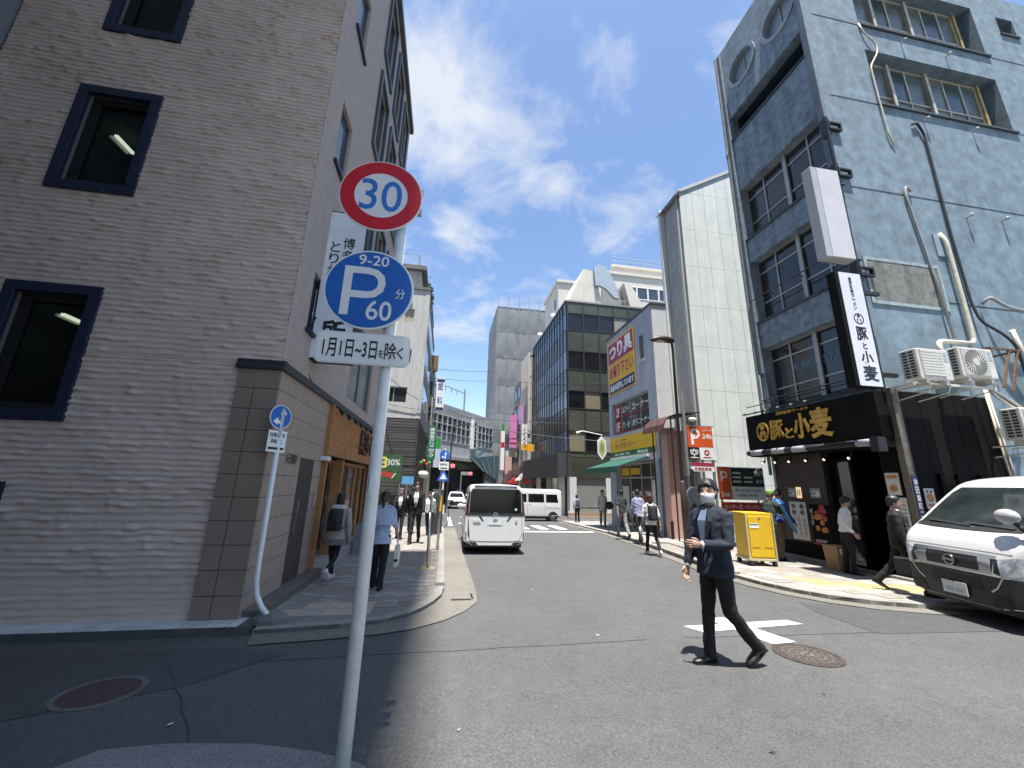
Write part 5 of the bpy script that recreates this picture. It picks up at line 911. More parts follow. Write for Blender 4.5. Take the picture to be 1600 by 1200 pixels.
pb = thing('food_banner', 'green chalkboard style banner with red watermelon slice by the brick wall', 'banner', (-3.4, 27.6, gz(27.6))); fpn = Fr((-4.35, 27.6, 0), (1, 0, 0)); b = B(); fpn.slab(b, 0, 1.5, 1.55, 3.25, -.05, 0); o = obj('board', b, mat('chalk_green', (.03, .085, .03), .7, var=.3), pb)
b = B(); fpn.poly(b, [(.15, 1.85), (.85, 1.7), (1.05, 2.0), (.3, 2.2)], .001, .006); obj('melon', b, FOODR, o); b = B(); fpn.poly(b, [(.85, 1.68), (.95, 1.72), (1.18, 2.05), (1.06, 2.02)], .001, .006); obj('rind', b, PAP, o); b = B(); fpn.text(b, '30%', .5, 1.35, 2.55, 2.95, .001, .004, .02); obj('lettering', b, PAP, o); b = B(); fpn.text(b, '3', .1, .55, 2.35, 3.1, .001, .004, .03); obj('numeral', b, mat('chalk_yellow', (.6, .55, .12), .7), o)
for x in (-4.3, -2.9): b = B(); b.cyl((x, 27.66, gz(27.6)), (x, 27.66, 3.3), .03); obj('post', b, STL, pb)
bb_ = thing('blue_notice_board', 'small light blue notice board behind the suited men', 'sign', (-2.2, 27.3, gz(27.3))); fpn = Fr((-2.75, 27.3, 0), (1, 0, 0)); b = B(); fpn.slab(b, 0, .75, 1.35, 1.85, -.04, 0); obj('board', b, mat('notice_blue', (.12, .33, .55), .5), bb_); b = B(); b.cyl((-2.4, 27.32, gz(27.3)), (-2.4, 27.32, 1.4), .03); obj('post', b, STL, bb_)
lt = thing('shop_lantern_sign', 'oval cream shop sign hanging beneath red flower pots', 'sign', (-1.75, 29.6, 1.75)); b = B(); b.ball((-1.55, 29.7, 2.05), (.42, .2, .26)); obj('lantern', b, SCR, lt, smooth=True); b = B(); b.tube([(-2.05, 29.7, 2.7), (-1.6, 29.7, 2.6), (-1.2, 29.7, 2.4)], .02); obj('bracket', b, RAIL, lt)
for i in range(5): b = B(); b.ball((-1.95 + .2*i, 29.6 + .1*(i % 2), 2.75 + .12*(i % 3)), .13, 7, 5); obj('flower_pot', b, (FOODR, SGN2, FOODO)[i % 3], lt)
# ---------------- railway viaduct at the end of the street ----------------
vd = Vector((.565, .825, 0)).normalized(); vf = Fr(Vector((-1, 50, 0)) - vd*6, vd); VL = 40
va = thing('railway_viaduct', 'grey railway viaduct with a gridded window band crossing the end of the street', 'viaduct', (2.7, 55, gz(55))); VG = mat('viaduct_grey', (.38, .40, .42), .75, var=.10, scale=1, stain=.2); VG2 = mat('viaduct_pale', (.50, .53, .56), .7, var=.07, scale=1, stain=.15); VDK = mat('underside', (.035, .036, .038), .9)
for z0, z1, d, m in ((9.95, 11.35, .0, VG), (4.75, 6.65, .0, VG2), (4.35, 4.75, .35, VG), (3.4, 4.35, -.6, mat('girder_grey', (.20, .205, .205), .8, var=.15))):
    b = B(); vf.slab(b, 0, VL, z0, z1, -6, d); obj('deck_wall' if z0 > 4.4 else 'girder', b, m, va)
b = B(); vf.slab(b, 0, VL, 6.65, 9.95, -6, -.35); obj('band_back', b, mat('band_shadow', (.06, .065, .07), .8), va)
for i in range(6): b = B(); q = vf.p(7.4 + i*1.4, 4.32, .3); b.tube([q, q - vf.n*2.6 + Vector((0, 0, -.7))], .12, 4); obj('rib', b, VDK, va)
nb_ = 0
for i in range(22):
    a0 = 4.2 + i*1.15
    for j, (z0, z1) in enumerate(((6.75, 7.7), (7.8, 8.75), (8.85, 9.85))):
        for k in range(2):
            b = B(); vf.slab(b, a0 + .1 + k*.5, a0 + .55 + k*.5, z0 + .05, z1 - .05, -.3, -.22); obj('band_pane', b, glass('band_dark', (.03, .035, .045), .05) if j else mat('band_milky', (.33, .36, .38), .4), va)
    b = B(); vf.slab(b, a0 - .06, a0 + .08, 6.65, 9.95, -.3, .06); obj('band_post', b, VG2, va)
for z in (6.65, 7.75, 8.8, 9.9): b = B(); vf.slab(b, 4, 30, z - .06, z + .06, -.3, .05); obj('band_rail', b, VG2, va)
b = B(); vf.slab(b, 13.6, 14.6, 6.2, 10.2, -.2, .5); o = obj('shaft', b, SWHT, va)
for k in range(6): b = B(); vf.slab(b, 13.85, 14.35, 6.45 + k*.6, 6.9 + k*.6, .5, .52); obj('shaft_pane', b, DARKG[k % 3], o)
b = B()
for s_ in (2, 10.4, 17.5): vf.slab(b, s_, s_ + 1.1, -2, 3.5, -6, -.5)
obj('pier', b, VDK, va, kind='stuff')
b = B(); p0, p1 = vf.p(5.0, 11.35, -2), vf.p(5.0, 16.3, -2); q0, q1 = vf.p(13.5, 11.35, -2), vf.p(13.5, 16.8, -2)
ct = thing('catenary_gantry', 'steel catenary gantry standing on the railway viaduct', 'gantry', tuple(vf.p(9, 11.35, -2)))
for s_ in (7.6, 14.6): b = B(); b.cyl(vf.p(s_, 11.3, -2), vf.p(s_, 15.3, -2), .14, .12, 8); obj('mast', b, STL, ct)
b = B(); b.cyl(vf.p(7.6, 14.6, -2), vf.p(14.6, 14.6, -2), .09, .09, 6); b.cyl(vf.p(7.6, 13.8, -2), vf.p(8.8, 14.6, -2), .06, .06, 6); obj('beam', b, STL, ct)
for s_ in (9.5, 11, 12.5): b = B(); b.cyl(vf.p(s_, 14.6, -2), vf.p(s_, 13.9, -2), .05, .05, 6); obj('insulator', b, STL, ct)
# ---------------- scaffolded tower ----------------
sc = thing('scaffolded_tower', 'tall building wrapped in grey scaffold netting beside the railway viaduct', 'building', (12, 66, gz(66))); NET = mat('scaffold_net', (.21, .22, .232), .9, var=.08, scale=.5, stain=.12)
s1 = Fr((7.2, 62, 0), (1, 0, 0)); rs_ = random.Random(9); b = B(); b.box(7.6, 24, 62.4, 75, -2, 30); obj('core', b, mat('tower_concrete', (.28, .28, .28), .9), sc)
for i in range(9):
    for j in range(7):     # sagging net sheets
        a0, z0 = i*1.9, -1.6 + j*4.7; V = []; n = 6
        for q in range(n + 1):
            for p in range(n + 1):
                u, v = p/n, q/n; V.append(s1.p(a0 + u*1.88, z0 + v*4.66, .05 + .10*math.sin(u*math.pi)*math.sin(v*math.pi) + rs_.uniform(-.05, .05)))
        b = B(); b.add(V, [(q*(n + 1) + p, q*(n + 1) + p + 1, (q + 1)*(n + 1) + p + 1, (q + 1)*(n + 1) + p) for q in range(n) for p in range(n)]); obj('net_sheet', b, NET, sc, smooth=True)
for j in range(7):
    b = B(); b.box(7.1, 7.2, 62, 75, -1.6 + j*4.7, 3.04 + j*4.7); obj('net_sheet', b, NET, sc)
for i in range(10): b = B(); b.cyl((7.2 + i*1.85, 61.9, 30.5), (7.2 + i*1.85, 61.9, 33.6), .06, .06, 6); obj('scaffold_pole', b, STL, sc)
for z in (31.4, 32.6): b = B(); b.cyl((7.2, 61.9, z), (24, 61.9, z), .05, .05, 6); obj('scaffold_pole', b, STL, sc)
# ---------------- right row beyond the glass office ----------------
def block(x0, x1, y0, y1, top, m, label, nm='narrow_building', cols=3, rows_=4, gl=None, z0=3.2):
    t = thing(nm, label, 'building', ((x0 + x1)/2, (y0 + y1)/2, gz(y0))); b = B(); b.box(x0, x1, y0, y1, gz(y1) - .3, top); obj('wall', b, m, t); f = Fr((x0, y1, 0), (0, -1, 0)); g = Fr((x0, y0, 0), (1, 0, 0)); L = y1 - y0; h = (top - z0)/rows_
    for r in range(rows_):
        for c in range(cols):
            b = B(); f.slab(b, (c + .12)*L/cols, (c + .88)*L/cols, z0 + r*h + .35*h, z0 + r*h + .85*h, -.02, .03); w = obj('window', b, (gl or DARKG)[(r + c) % len(gl or DARKG)], t); b = B(); f.frame(b, (c + .1)*L/cols, (c + .9)*L/cols, z0 + r*h + .32*h, z0 + r*h + .88*h, .06, .0, .06); obj('frame', b, ALUD, w)
        b = B(); f.slab(b, 0, L, z0 + r*h, z0 + r*h + .12, -.05, .09); obj('floor_band', b, m, t)
    b = B(); b.box(x0 - .08, x1, y0 - .05, y1, top, top + .25); obj('parapet', b, m, t); b = B(); f.slab(b, .3, L - .3, gz(y1), 2.5, -.05, .02); obj('shopfront', b, DARKG[0], t); return t
bt = block(8.7, 16, 40.8, 44.8, 15.6, mat('concrete_fins', (.42, .40, .37), .8, var=.1, stain=.2), 'grey concrete building with vertical fins next to the glass office', cols=4, rows_=5)
for i in range(5): b = B(); b.box(8.35, 8.75, 40.85 + i*.95, 41.05 + i*.95, 3.5, 15.9); obj('fin', b, mat('fin_pale', (.50, .48, .45), .8, var=.08), bt)
block(8.4, 16, 45, 49.5, 13.5, mat('beige_render', (.46, .40, .30), .8, var=.1, stain=.2), 'beige rendered narrow building with dark windows', cols=2, rows_=4)
block(8.6, 16, 49.7, 53, 10.6, mat('grey_green_tile', (.22, .25, .24), .7, var=.1), 'low grey green building behind the pink sign', cols=2, rows_=3); block(8.8, 15, 53.2, 60.5, 8.5, mat('pale_concrete', (.45, .46, .46), .8, var=.1), 'small pale building before the scaffolded tower', cols=2, rows_=2)
vsign((7.75, 40.6, 5.0), .62, 2.7, SWHT, 'white vertical sign with amber foot on the glass office corner', 'ふくろう', SBLK, parts=((.0, .22, SYL),))
vsign((7.75, 42.5, 8.0), .75, 2.2, SPL, 'lilac vertical sign above the white and amber one', '')
vsign((7.2, 45.2, 5.6), .85, 3.9, SPK, 'pink vertical sign with dark dots on the beige building', '', parts=((.1, .16, MAG), (.25, .29, MAG)))
vsign((7.0, 46.8, 1.6), .8, 3.2, mat('sign_rose', (.60, .38, .36), .5), 'rose coloured vertical sign below the pink one', ''); vsign((6.9, 46.0, 4.6), 1.3, .7, SCR, 'small cream sign board between the pink signs', '')
vsign((7.9, 38.2, 4.7), .7, .7, SYL, 'small amber sign on the glass office', ''); vsign((6.85, 50, 3.2), .5, 5.8, SWHT, 'slim white pole sign with green and red panels', '', parts=((.86, 1., SGN2), (.48, .6, SRED)))
rdo = thing('red_awning', 'small red awning over a far shop front on the right row', 'awning', (8.2, 47, 1.2)); b = B(); b.prism([(8.4, 45.5, 2.3), (7.2, 45.5, 1.7), (7.2, 45.5, 1.5), (8.4, 45.5, 1.6)], (0, 3, 0)); obj('canopy', b, mat('awning_red', (.42, .03, .025), .6), rdo); b = B(); b.box(8.3, 8.4, 45.4, 48.6, -1, 1.6); obj('shopfront', b, mat('shop_dark_red', (.16, .02, .02), .6), rdo)
sta = thing('striped_awning', 'black and white striped awning beside the red one', 'awning', (8.3, 42.5, 1.6))
for i in range(7): b = B(); b.prism([(8.68, 41 + i*.4, 3.0), (7.7, 41 + i*.4, 1.9), (7.7, 41 + i*.4, 1.86), (8.68, 41 + i*.4, 2.95)], (0, .4, 0)); obj('stripe', b, SBLK if i % 2 else SWHT, sta)
gc = thing('entrance_canopy', 'folded teal glass canopy of the railway station entrance under the viaduct', 'canopy', (6.2, 58, gz(58))); TEAL = mat('teal_canopy', (.05, .10, .12), .35, var=.15)
b = B(); b.prism([(3.4, 56, 4.9), (7.4, 56, 5.4), (7.4, 56, 1.9), (5.4, 56, 3.1)], (0, 4, 0)); obj('roof', b, TEAL, gc); b = B(); b.box(5.6, 7.3, 56.2, 60, gz(58), 3.2); obj('kiosk', b, mat('kiosk_grey', (.13, .15, .17), .6, var=.1), gc)
for i in range(4): b = B(); b.tube([(3.5 + i*1.1, 55.95, 4.92 + i*.13), (5.4 + i*.5, 55.95, 3.1 - i*.3)], .03, 6); obj('rib', b, ALU, gc)
# ---------------- cream blocks behind ----------------
cr1 = thing('cream_office', 'big cream office building with ribbon windows and roof railing behind the glass office', 'building', (26, 52, gz(50))); c1 = Fr((20.2, 45, 0), (1, 0, 0)); CRM2 = mat('cream_office_wall', (.62, .59, .52), .8, var=.06, scale=1, stain=.08)
b = B(); b.box(20.2, 42, 45, 60, -1, 29.6); obj('wall', b, CRM2, cr1); b = B(); b.box(21.4, 42, 46.5, 60, 29.6, 31.6); obj('penthouse', b, CRM2, cr1); b = B(); b.box(20, 42, 44.8, 45.3, 29.5, 29.9); b.box(21.2, 42, 46.2, 46.6, 31.6, 31.9); obj('cornice', b, CRM2, cr1)
for r, z in enumerate((26.2, 22.4, 18.6)):
    for i in range(9): b = B(); c1.slab(b, 2.4 + i*1.6, 3.85 + i*1.6, z, z + 1.7, -.02, .03); w = obj('window', b, glass('cream_win', (.06, .08, .10), .05), cr1); b = B(); c1.frame(b, 2.35 + i*1.6, 3.9 + i*1.6, z - .05, z + 1.75, .08, .0, .07); obj('frame', b, SWHT, w)
b = B()
for i in range(40): b.cyl((21.3 + i*.45, 46.3, 31.9), (21.3 + i*.45, 46.3, 33.1), .025, .025, 5)
b.cyl((21.3, 46.3, 33.1), (40, 46.3, 33.1), .035, .035, 5); b.cyl((21.3, 46.3, 32.5), (40, 46.3, 32.5), .03, .03, 5); obj('railing', b, STL, cr1, kind='stuff')
cr2 = thing('cream_stair_tower', 'cream stair tower rising behind the glass office street side', 'building', (14.5, 48, gz(48))); b = B(); b.box(13.1, 17.5, 45, 52, -1, 27.4); obj('wall', b, CRM2, cr2); b = B(); b.box(12.9, 17.7, 44.8, 52, 27.4, 27.8); obj('cornice', b, CRM2, cr2); b = B(); b.box(13.06, 13.1, 46.2, 46.8, 24.2, 25.6); obj('window', b, DARKG[0], cr2)
b = B(); b.prism([(15, 44.6, 23), (18.6, 44.6, 26.9), (20, 44.6, 28.6), (20, 44.6, 23)], (0, .4, 0)); obj('stair_flank', b, CRM2, cr2)
for x, y, z in ((9.4, 33.5, 16.35), (9.3, 38.5, 16.35)):
    d_ = thing('satellite_dish', 'white dish on the glass office roof ' + ('midway along its street side' if y < 35 else 'at its far street end'), 'satellite dish', (x, y, z), group='dishes on the office roof'); b = B(); b.ball((x - .15, y - .1, z + .75), (.32, .15, .32)); obj('dish', b, SWHT, d_, smooth=True); b = B(); b.cyl((x, y, z - .2), (x, y, z + .7), .04, .04, 6); obj('mast', b, STL, d_)
# ---------------- distant blocks closing the view ----------------
for i, (x0, x1, y0, top, c) in enumerate(((-40, -13, 60, 13, .40), (-4, 5.5, 120, 9, .55), (6, 22, 130, 8, .45), (-60, -30, 20, 12, .4), (26, 60, 9.5, 15, .42))):
    t = thing('distant_building', ('grey block hidden behind the left row', 'pale building seen through the viaduct portal', 'plain grey building beyond the portal and kiosk', 'grey block down the shaded side street', 'beige block further along the side street past the blue building')[i], 'building', ((x0 + x1)/2, y0 + 4, gz(y0))); b = B(); b.box(x0, x1, y0, y0 + 10, gz(66) - .5, top); obj('wall', b, mat('far_wall_%d' % i, (c, c, c*.97), .8, var=.1), t)
    for k in range(8):
        for r in range(3): b = B(); w_ = (x1 - x0)/8; b.box(x0 + (k + .2)*w_, x0 + (k + .8)*w_, y0 - .05, y0 + .05, 1 + r*2.6, 2.6 + r*2.6); obj('window', b, DARKG[(k + r) % 3], t)
ht = thing('distant_hedge', 'green hedge seen through the viaduct portal', 'hedge', (1.5, 100, gz(66))); b = B()
for i in range(700):
    c = Vector((rl.uniform(-3, 8), rl.uniform(99, 101), gz(66) + rl.uniform(0, 2.4))); q = Quaternion((rl.random(), rl.random(), rl.random()), rl.uniform(0, 6)).to_matrix(); b.add([c + q @ Vector(v)*.25 for v in ((-1, 0, 0), (0, -.6, .1), (1, 0, 0), (0, .6, .1))], [(0, 1, 2, 3)])
obj('foliage', b, mat('leaf_green', (.07, .12, .025), .7), ht, kind='stuff')
# ---------------- overhead wires ----------------
WIRE = mat('wire', (.025, .025, .028), .6)
def wire(pa, pb, sag, r, label):
    pa, pb = Vector(pa), Vector(pb); b = B(); b.tube([pa.lerp(pb, t) + Vector((0, 0, -sag*4*t*(1 - t))) for t in [i/16 for i in range(17)]], r, 5); obj('overhead_wire', b, WIRE, label=label, cat='wire', group='wires strung across the street')
for k, (xa, ya, Ya, xb, yb, Yb, sag) in enumerate(((560, 540, 13.3, 655, 625, 28.2, .2), (600, 630, 28.1, 890, 661, 28.2, .35), (650, 573, 28.1, 775, 580, 61.8, .2), (655, 588, 30, 772, 595, 61.8, .2), (600, 637, 28, 948, 690, 20.6, .3), (780, 590, 61.8, 948, 600, 20.4, .4), (700, 640, 50, 775, 655, 61.8, .6), (880, 645, 28.2, 950, 652, 20.5, .15))):
    wire(px3(xa, ya, Ya), px3(xb, yb, Yb), sag, .012 + .0003*Ya, ('thin black wire sloping from the taupe building to the tiled one', 'long black wire running from tiled building to glass office', 'upper of two thin wires reaching the scaffolded tower', 'lower of two thin wires reaching the scaffolded tower', 'black wire running from the tiled building to the tackle shop', 'wire running from the scaffolded tower to the tackle shop', 'sagging wire on the viaduct side', 'short wire linking glass office and tackle shop')[k])
# ---------------- street furniture on the left pavement ----------------
CHR = mat('stainless', (.50, .49, .46), .3, metal=.9, var=.1); h0 = gz(8.9) + .06
bo = thing('bollard', 'slim stainless post standing alone on the left pavement', 'bollard', (-.22, 8.9, h0)); b = B(); b.cyl((-.22, 8.9, h0), (-.255, 8.9, h0 + 1.12), .032, .032, 14); obj('post', b, CHR, bo, smooth=True); b = B(); b.box(-.36, -.08, 8.78, 9.02, h0 - .01, h0 + .01); obj('foot_plate', b, PM[3], bo)
b = B(); b.cyl((-.255, 8.9, h0 + 1.12), (-.255, 8.9, h0 + 1.14), .036, .03, 14); obj('cap', b, CHR, bo)
hr = thing('parking_hoop', 'inverted U steel hoop with yellow tape behind the slim post', 'barrier', (-.22, 11.4, gz(11.4) + .06)); h1 = gz(11.4) + .06
b = B(); b.tube(bend([(-.30, 11.2, h1), (-.30, 11.2, h1 + 1.5), (-.06, 11.6, h1 + 1.52), (-.06, 11.6, h1)]), .035, 10); obj('hoop', b, CHR, hr, smooth=True); b = B(); b.cyl((-.06, 11.6, h1 + 1.0), (-.06, 11.6, h1 + 1.42), .040, .040, 12); obj('yellow_tape', b, SYL, hr)
pmt = thing('parking_meter', 'dark grey parking machine at the kerb with a cable loop', 'parking meter', (-.1, 15.8, gz(15.8) + .06)); h2 = gz(15.8) + .06; b = B(); b.box(-.42, .02, 15.6, 16.0, h2, h2 + 1.62); obj('cabinet', b, mat('meter_grey', (.035, .04, .042), .5), pmt, bevel=.02)
b = B(); b.box(-.36, -.04, 15.585, 15.6, h2 + .95, h2 + 1.5); obj('front_panel', b, mat('meter_panel', (.05, .06, .065), .3), pmt); b = B(); b.tube([(.02, 15.8, h2 + 1.1), (.22, 15.7, h2 + .9), (.26, 15.65, h2 + .5), (.12, 15.7, h2 + .25), (.02, 15.8, h2 + .3)], .015, 6); obj('cable', b, BLACK, pmt)
ts = thing('far_traffic_sign', 'white pole with blue arrow disc, white plate and blue crossing triangle sign', 'traffic sign', (-.05, 24, gz(24))); b = B(); b.cyl((-.05, 24, gz(24)), (-.05, 24, 3.5), .05); obj('pole', b, POLE, ts); f = Fr((-.07, 23.92, 0), (1, 0, 0))
b = B(); f.disc(b, 0, 3.1, .29, -.02, 0, 32); d = obj('arrow_disc', b, SBLU, ts); arrows(f, 0, 3.1, .26, d, SWHT); b = B(); f.slab(b, -.28, .28, 2.25, 2.72, -.02, 0); d = obj('plate', b, SWHT, ts); b = B(); f.text(b, '自転車を除く', -.22, .22, 2.5, 2.64, .002, .003, .01); f.slab(b, -.2, .2, 2.32, 2.38, .002, .005); obj('lettering', b, SBLK, d)
b = B(); f.poly(b, [(-.36, 1.62), (.36, 1.62), (.06, 2.2), (-.06, 2.2)], -.02, 0); d = obj('crossing_sign', b, SBLU, ts); b = B(); f.poly(b, [(-.2, 1.72), (.2, 1.72), (0, 2.08)], .001, .004); obj('symbol', b, SWHT, d)
lp2 = thing('far_street_lamp', 'brown right-angled street lamp beyond the blue arrow sign', 'street lamp', (.3, 33, gz(33))); b = B(); b.tube(bend([(.25, 33, gz(33)), (.45, 33, 6.1), (1.0, 33, 6.25)]), .06, 8); obj('post', b, BRN, lp2); b = B(); b.box(.85, 1.6, 32.9, 33.1, 6.2, 6.32); obj('head', b, BRN, lp2)
RL = mat('signal_red', (1., .06, .08), .4, var=0, emit=1.6)
for (x, y, Y, lab) in ((707, 728, 40, 'red traffic signal on an arm beside the far arrow sign'), (735, 740, 49, 'red traffic signal hanging in the viaduct portal')):
    p = px3(x, y, Y); t = thing('traffic_signal', lab, 'traffic signal', (p.x, p.y, p.z - .2), group='red traffic signals by the viaduct'); b = B(); b.box(p.x - 1.1, p.x + .25, Y, Y + .2, p.z - .2, p.z + .2); obj('housing', b, mat('signal_grey', (.3, .31, .3), .5), t); b = B(); b.ball((p.x, Y - .02, p.z), (.19, .06, .19)); obj('red_lens', b, RL, t)
    b = B(); b.cyl((p.x - 1.1, Y + .1, gz(Y)), (p.x - 1.1, Y + .1, p.z + .2), .08); obj('post', b, STL, t)
# ---------------- vehicles ----------------
CARW = mat('car_white', (.60, .60, .585), .28, var=.02, scale=2, coat=.6); CARG = mat('car_glass', (.006, .007, .008), .05, var=.2, scale=2, spec=.3); TRIM = mat('black_plastic', (.02, .021, .022), .5, var=.1); TYRE = mat('tyre', (.018, .018, .018), .85, var=.1); RIMS = mat('rim_silver', (.42, .43, .44), .35, metal=.8); CHROME = mat('chrome', (.62, .63, .64), .15, metal=1., var=0); RED = mat('tail_red', (.055, .004, .006), .2, var=.1, coat=.5); HEAD = mat('headlamp', (.55, .58, .60), .12, metal=.5, var=.35, scale=18); PLATE = mat('number_plate', (.66, .66, .63), .5, var=.12, scale=9); GAPM = mat('panel_gap', (.12, .12, .12), .7)
def interp(tab, x):
    if x <= tab[0][0]: return tab[0][1]
    for (x0, v0), (x1, v1) in zip(tab, tab[1:]):
        if x <= x1:
            t = (x - x0)/(x1 - x0); return lerp(v0, v1, t)
    return tab[-1][1]
def smoothtab(tab, x, w=.06): return sum(interp(tab, x + w*k/3) for k in range(-3, 4))/7
class Car:
    """shell lofted along its length (y forward); top(y), width(z) and plan(y) tables give its outline"""
    def __init__(s, L, top, width, plan, bottom=.24, crown=.03, ys=None):
        s.L = L; s.b = B(); n = 64; rs = []
        ys = [-L/2 + L*(.5 - .5*math.cos(math.pi*i/n)) for i in range(n + 1)]
        for y in ys:
            T = smoothtab(top, y); p = smoothtab(plan, y, .04); zb = interp(bottom, y) if isinstance(bottom, list) else bottom; ring = []; r = min(.11, (T - zb)*.3)
            for k in range(4): ring.append((.3*k/3*interp(width, zb)*p*2.6, zb))
            for k in range(1, 19):
                z = lerp(zb + .01, T - r, k/18); ring.append((smoothtab(width, z, .08)*p, z))
            wt = smoothtab(width, T - r, .08)*p
            for k in range(1, 7):
                a = math.pi/2*k/6; ring.append((wt - r*(1 - math.cos(a)), T - r + r*math.sin(a)))
            for k in range(1, 6): q = (wt - r)*(1 - k/5); ring.append((q, T + crown*(1 - (q/(wt - r + 1e-6))**2)))
            full = [(x, y, z) for x, z in ring] + [(-x, y, z) for x, z in ring[-2::-1]][:-1]; rs.append(full)
        s.b.rings(rs); bm = bmesh.new(); vs = [bm.verts.new(v) for v in s.b.v]
        for f in s.b.f: bm.faces.new([vs[i] for i in f])
        bm.normal_update(); s.tree = BVHTree.FromBMesh(bm); bm.free()
    def shell(s, parent, m=CARW, name='body'): return soften(obj(name, s.b, m, parent, local=True), 50)
    def panel(s, poly, axis, sign, m, parent, name, out=.006, grid=.06, th=0.):
        """a piece cut to a 2-D outline and laid on the shell, seen from side 'x' or end 'y'"""
        flat = sign > 0 and min(p[1] for p in poly) > 1.08
        bm = bmesh.new(); f = bm.faces.new([bm.verts.new((a, 0, b)) for a, b in poly]); bmesh.ops.triangulate(bm, faces=[f])
        for ax in (0, 2):
            lo, hi = min(p[ax//2] for p in poly), max(p[ax//2] for p in poly); k = max(1, int((hi - lo)/grid))
            for i in range(1, k): c = [0, 0, 0]; c[ax] = lo + (hi - lo)*i/k; nn = [0, 0, 0]; nn[ax] = 1; bmesh.ops.bisect_plane(bm, geom=bm.verts[:] + bm.edges[:] + bm.faces[:], plane_co=c, plane_no=nn)
        for v in bm.verts:
            a, b_ = v.co.x, v.co.z; e_ = Vector((a, sign*.8, 0)).normalized(); e_ = Vector((0, sign, 0)) if flat else e_; org = Vector((a if flat else 0, sign*(s.L/2 - .8), b_)) + e_*5 if axis == 'y' else Vector((9*sign, a, b_)); d = -e_ if axis == 'y' else Vector((-sign, 0, 0))
            h = s.tree.ray_cast(org, d); v.co = (h[0] + h[1]*out) if h[0] else org + d*4.2
            if h[0] and h[1].dot(d) > 0: v.co = h[0] - h[1]*out
        bmesh.ops.recalc_face_normals(bm, faces=bm.faces); want = Vector((0, sign, 0)) if axis == 'y' else Vector((sign, 0, 0))
        if sum((f.normal for f in bm.faces), Vector()).dot(want) < 0: bmesh.ops.reverse_faces(bm, faces=bm.faces)
        if th:
            r = bmesh.ops.extrude_face_region(bm, geom=bm.faces[:]); 
            for v in [g for g in r['geom'] if isinstance(g, bmesh.types.BMVert)]: v.co += want*th
        me = bpy.data.meshes.new(name); bm.to_mesh(me); bm.free(); o = obj(name, me, m, parent, local=True); return soften(o, 40)
def mirror(p): return [(-a, b) for a, b in p][::-1]
def strip(pts, w):
    L, R_ = [], []
    for i, (a, b) in enumerate(pts):
        x0, y0 = pts[max(0, i - 1)]; x1, y1 = pts[min(len(pts) - 1, i + 1)]; l = math.hypot(x1 - x0, y1 - y0); L.append((a - (y1 - y0)/l*w/2, b + (x1 - x0)/l*w/2)); R_.append((a + (y1 - y0)/l*w/2, b - (x1 - x0)/l*w/2))
    return L + R_[::-1]
def wheel(parent, x, y, r, side, w=.2):
    b = B(); b.rings([[(x + side*dx_, y + rr*math.cos(t), r + rr*math.sin(t)) for t in [k*math.pi/14 for k in range(28)]] for dx_, rr in ((-w, r*.72), (-w, r*.95), (-w*.8, r), (-.03, r), (0, r*.95), (.005, r*.68), (-.03, r*.64))]); t = obj('wheel', b, TYRE, parent, smooth=True, local=True)
    b = B(); b.rings([[(x + side*dx_, y + rr*math.cos(q), r + rr*math.sin(q)) for q in [k*math.pi/14 for k in range(28)]] for dx_, rr in ((-.02, r*.66), (-.0, r*.6), (-.03, r*.5), (-.015, r*.25), (-.01, r*.1))]); o = obj('rim', b, RIMS, t, smooth=True, local=True)
    for k in range(8): b = B(); a = k*math.pi/4; c = (x + side*.001, y + r*.42*math.cos(a), r + r*.42*math.sin(a)); b.cyl((c[0] - side*.03, c[1], c[2]), c, r*.09, r*.09, 8); obj('rim_hole', b, TRIM, o, local=True)
def arch(c, y, r, side, parent): c.panel([(y + (r + .055)*math.cos(k*math.pi/14), r + (r + .055)*math.sin(k*math.pi/14)) for k in range(15)] + [(y - r - .055, .26), (y + r + .055, .26)][:], 'x', side, TRIM, parent, 'wheel_arch', .004)
def under(parent, L, w): b = B(); b.box(-w, w, -L/2 + .25, L/2 - .25, .16, .5); obj('underbody', b, TRIM, parent, local=True)
tilt = -math.atan(SLOPE)
# --- white minivan seen from behind
mv = thing('minivan', 'white minivan with dark rear window pulling away in the left lane', 'car', (1.52, 13.42, gz(13.42)), R(-2), rx=tilt)
c = Car(4.65, [(-2.33, 1.70), (-2.29, 1.76), (-2.15, 1.80), (-1.2, 1.83), (.6, 1.81), (1.1, 1.72), (1.75, 1.16), (2.2, .98), (2.33, .72)], [(.2, .80), (.34, .845), (.7, .85), (1.0, .84), (1.35, .80), (1.75, .73)], [(-2.33, .945), (-2.24, .985), (-2.05, 1), (1.9, 1), (2.2, .93), (2.33, .8)], .24)
body = c.shell(mv); under(mv, 4.65, .76)
G = [(-.72, 1.05), (.72, 1.05), (.70, 1.6), (.64, 1.69), (-.64, 1.69), (-.70, 1.6)]; c.panel(G, 'y', -1, CARG, mv, 'rear_window'); c.panel([(-.80, .99), (.80, .99), (.80, 1.06), (-.80, 1.06)], 'y', -1, TRIM, mv, 'tailgate_trim', .009)
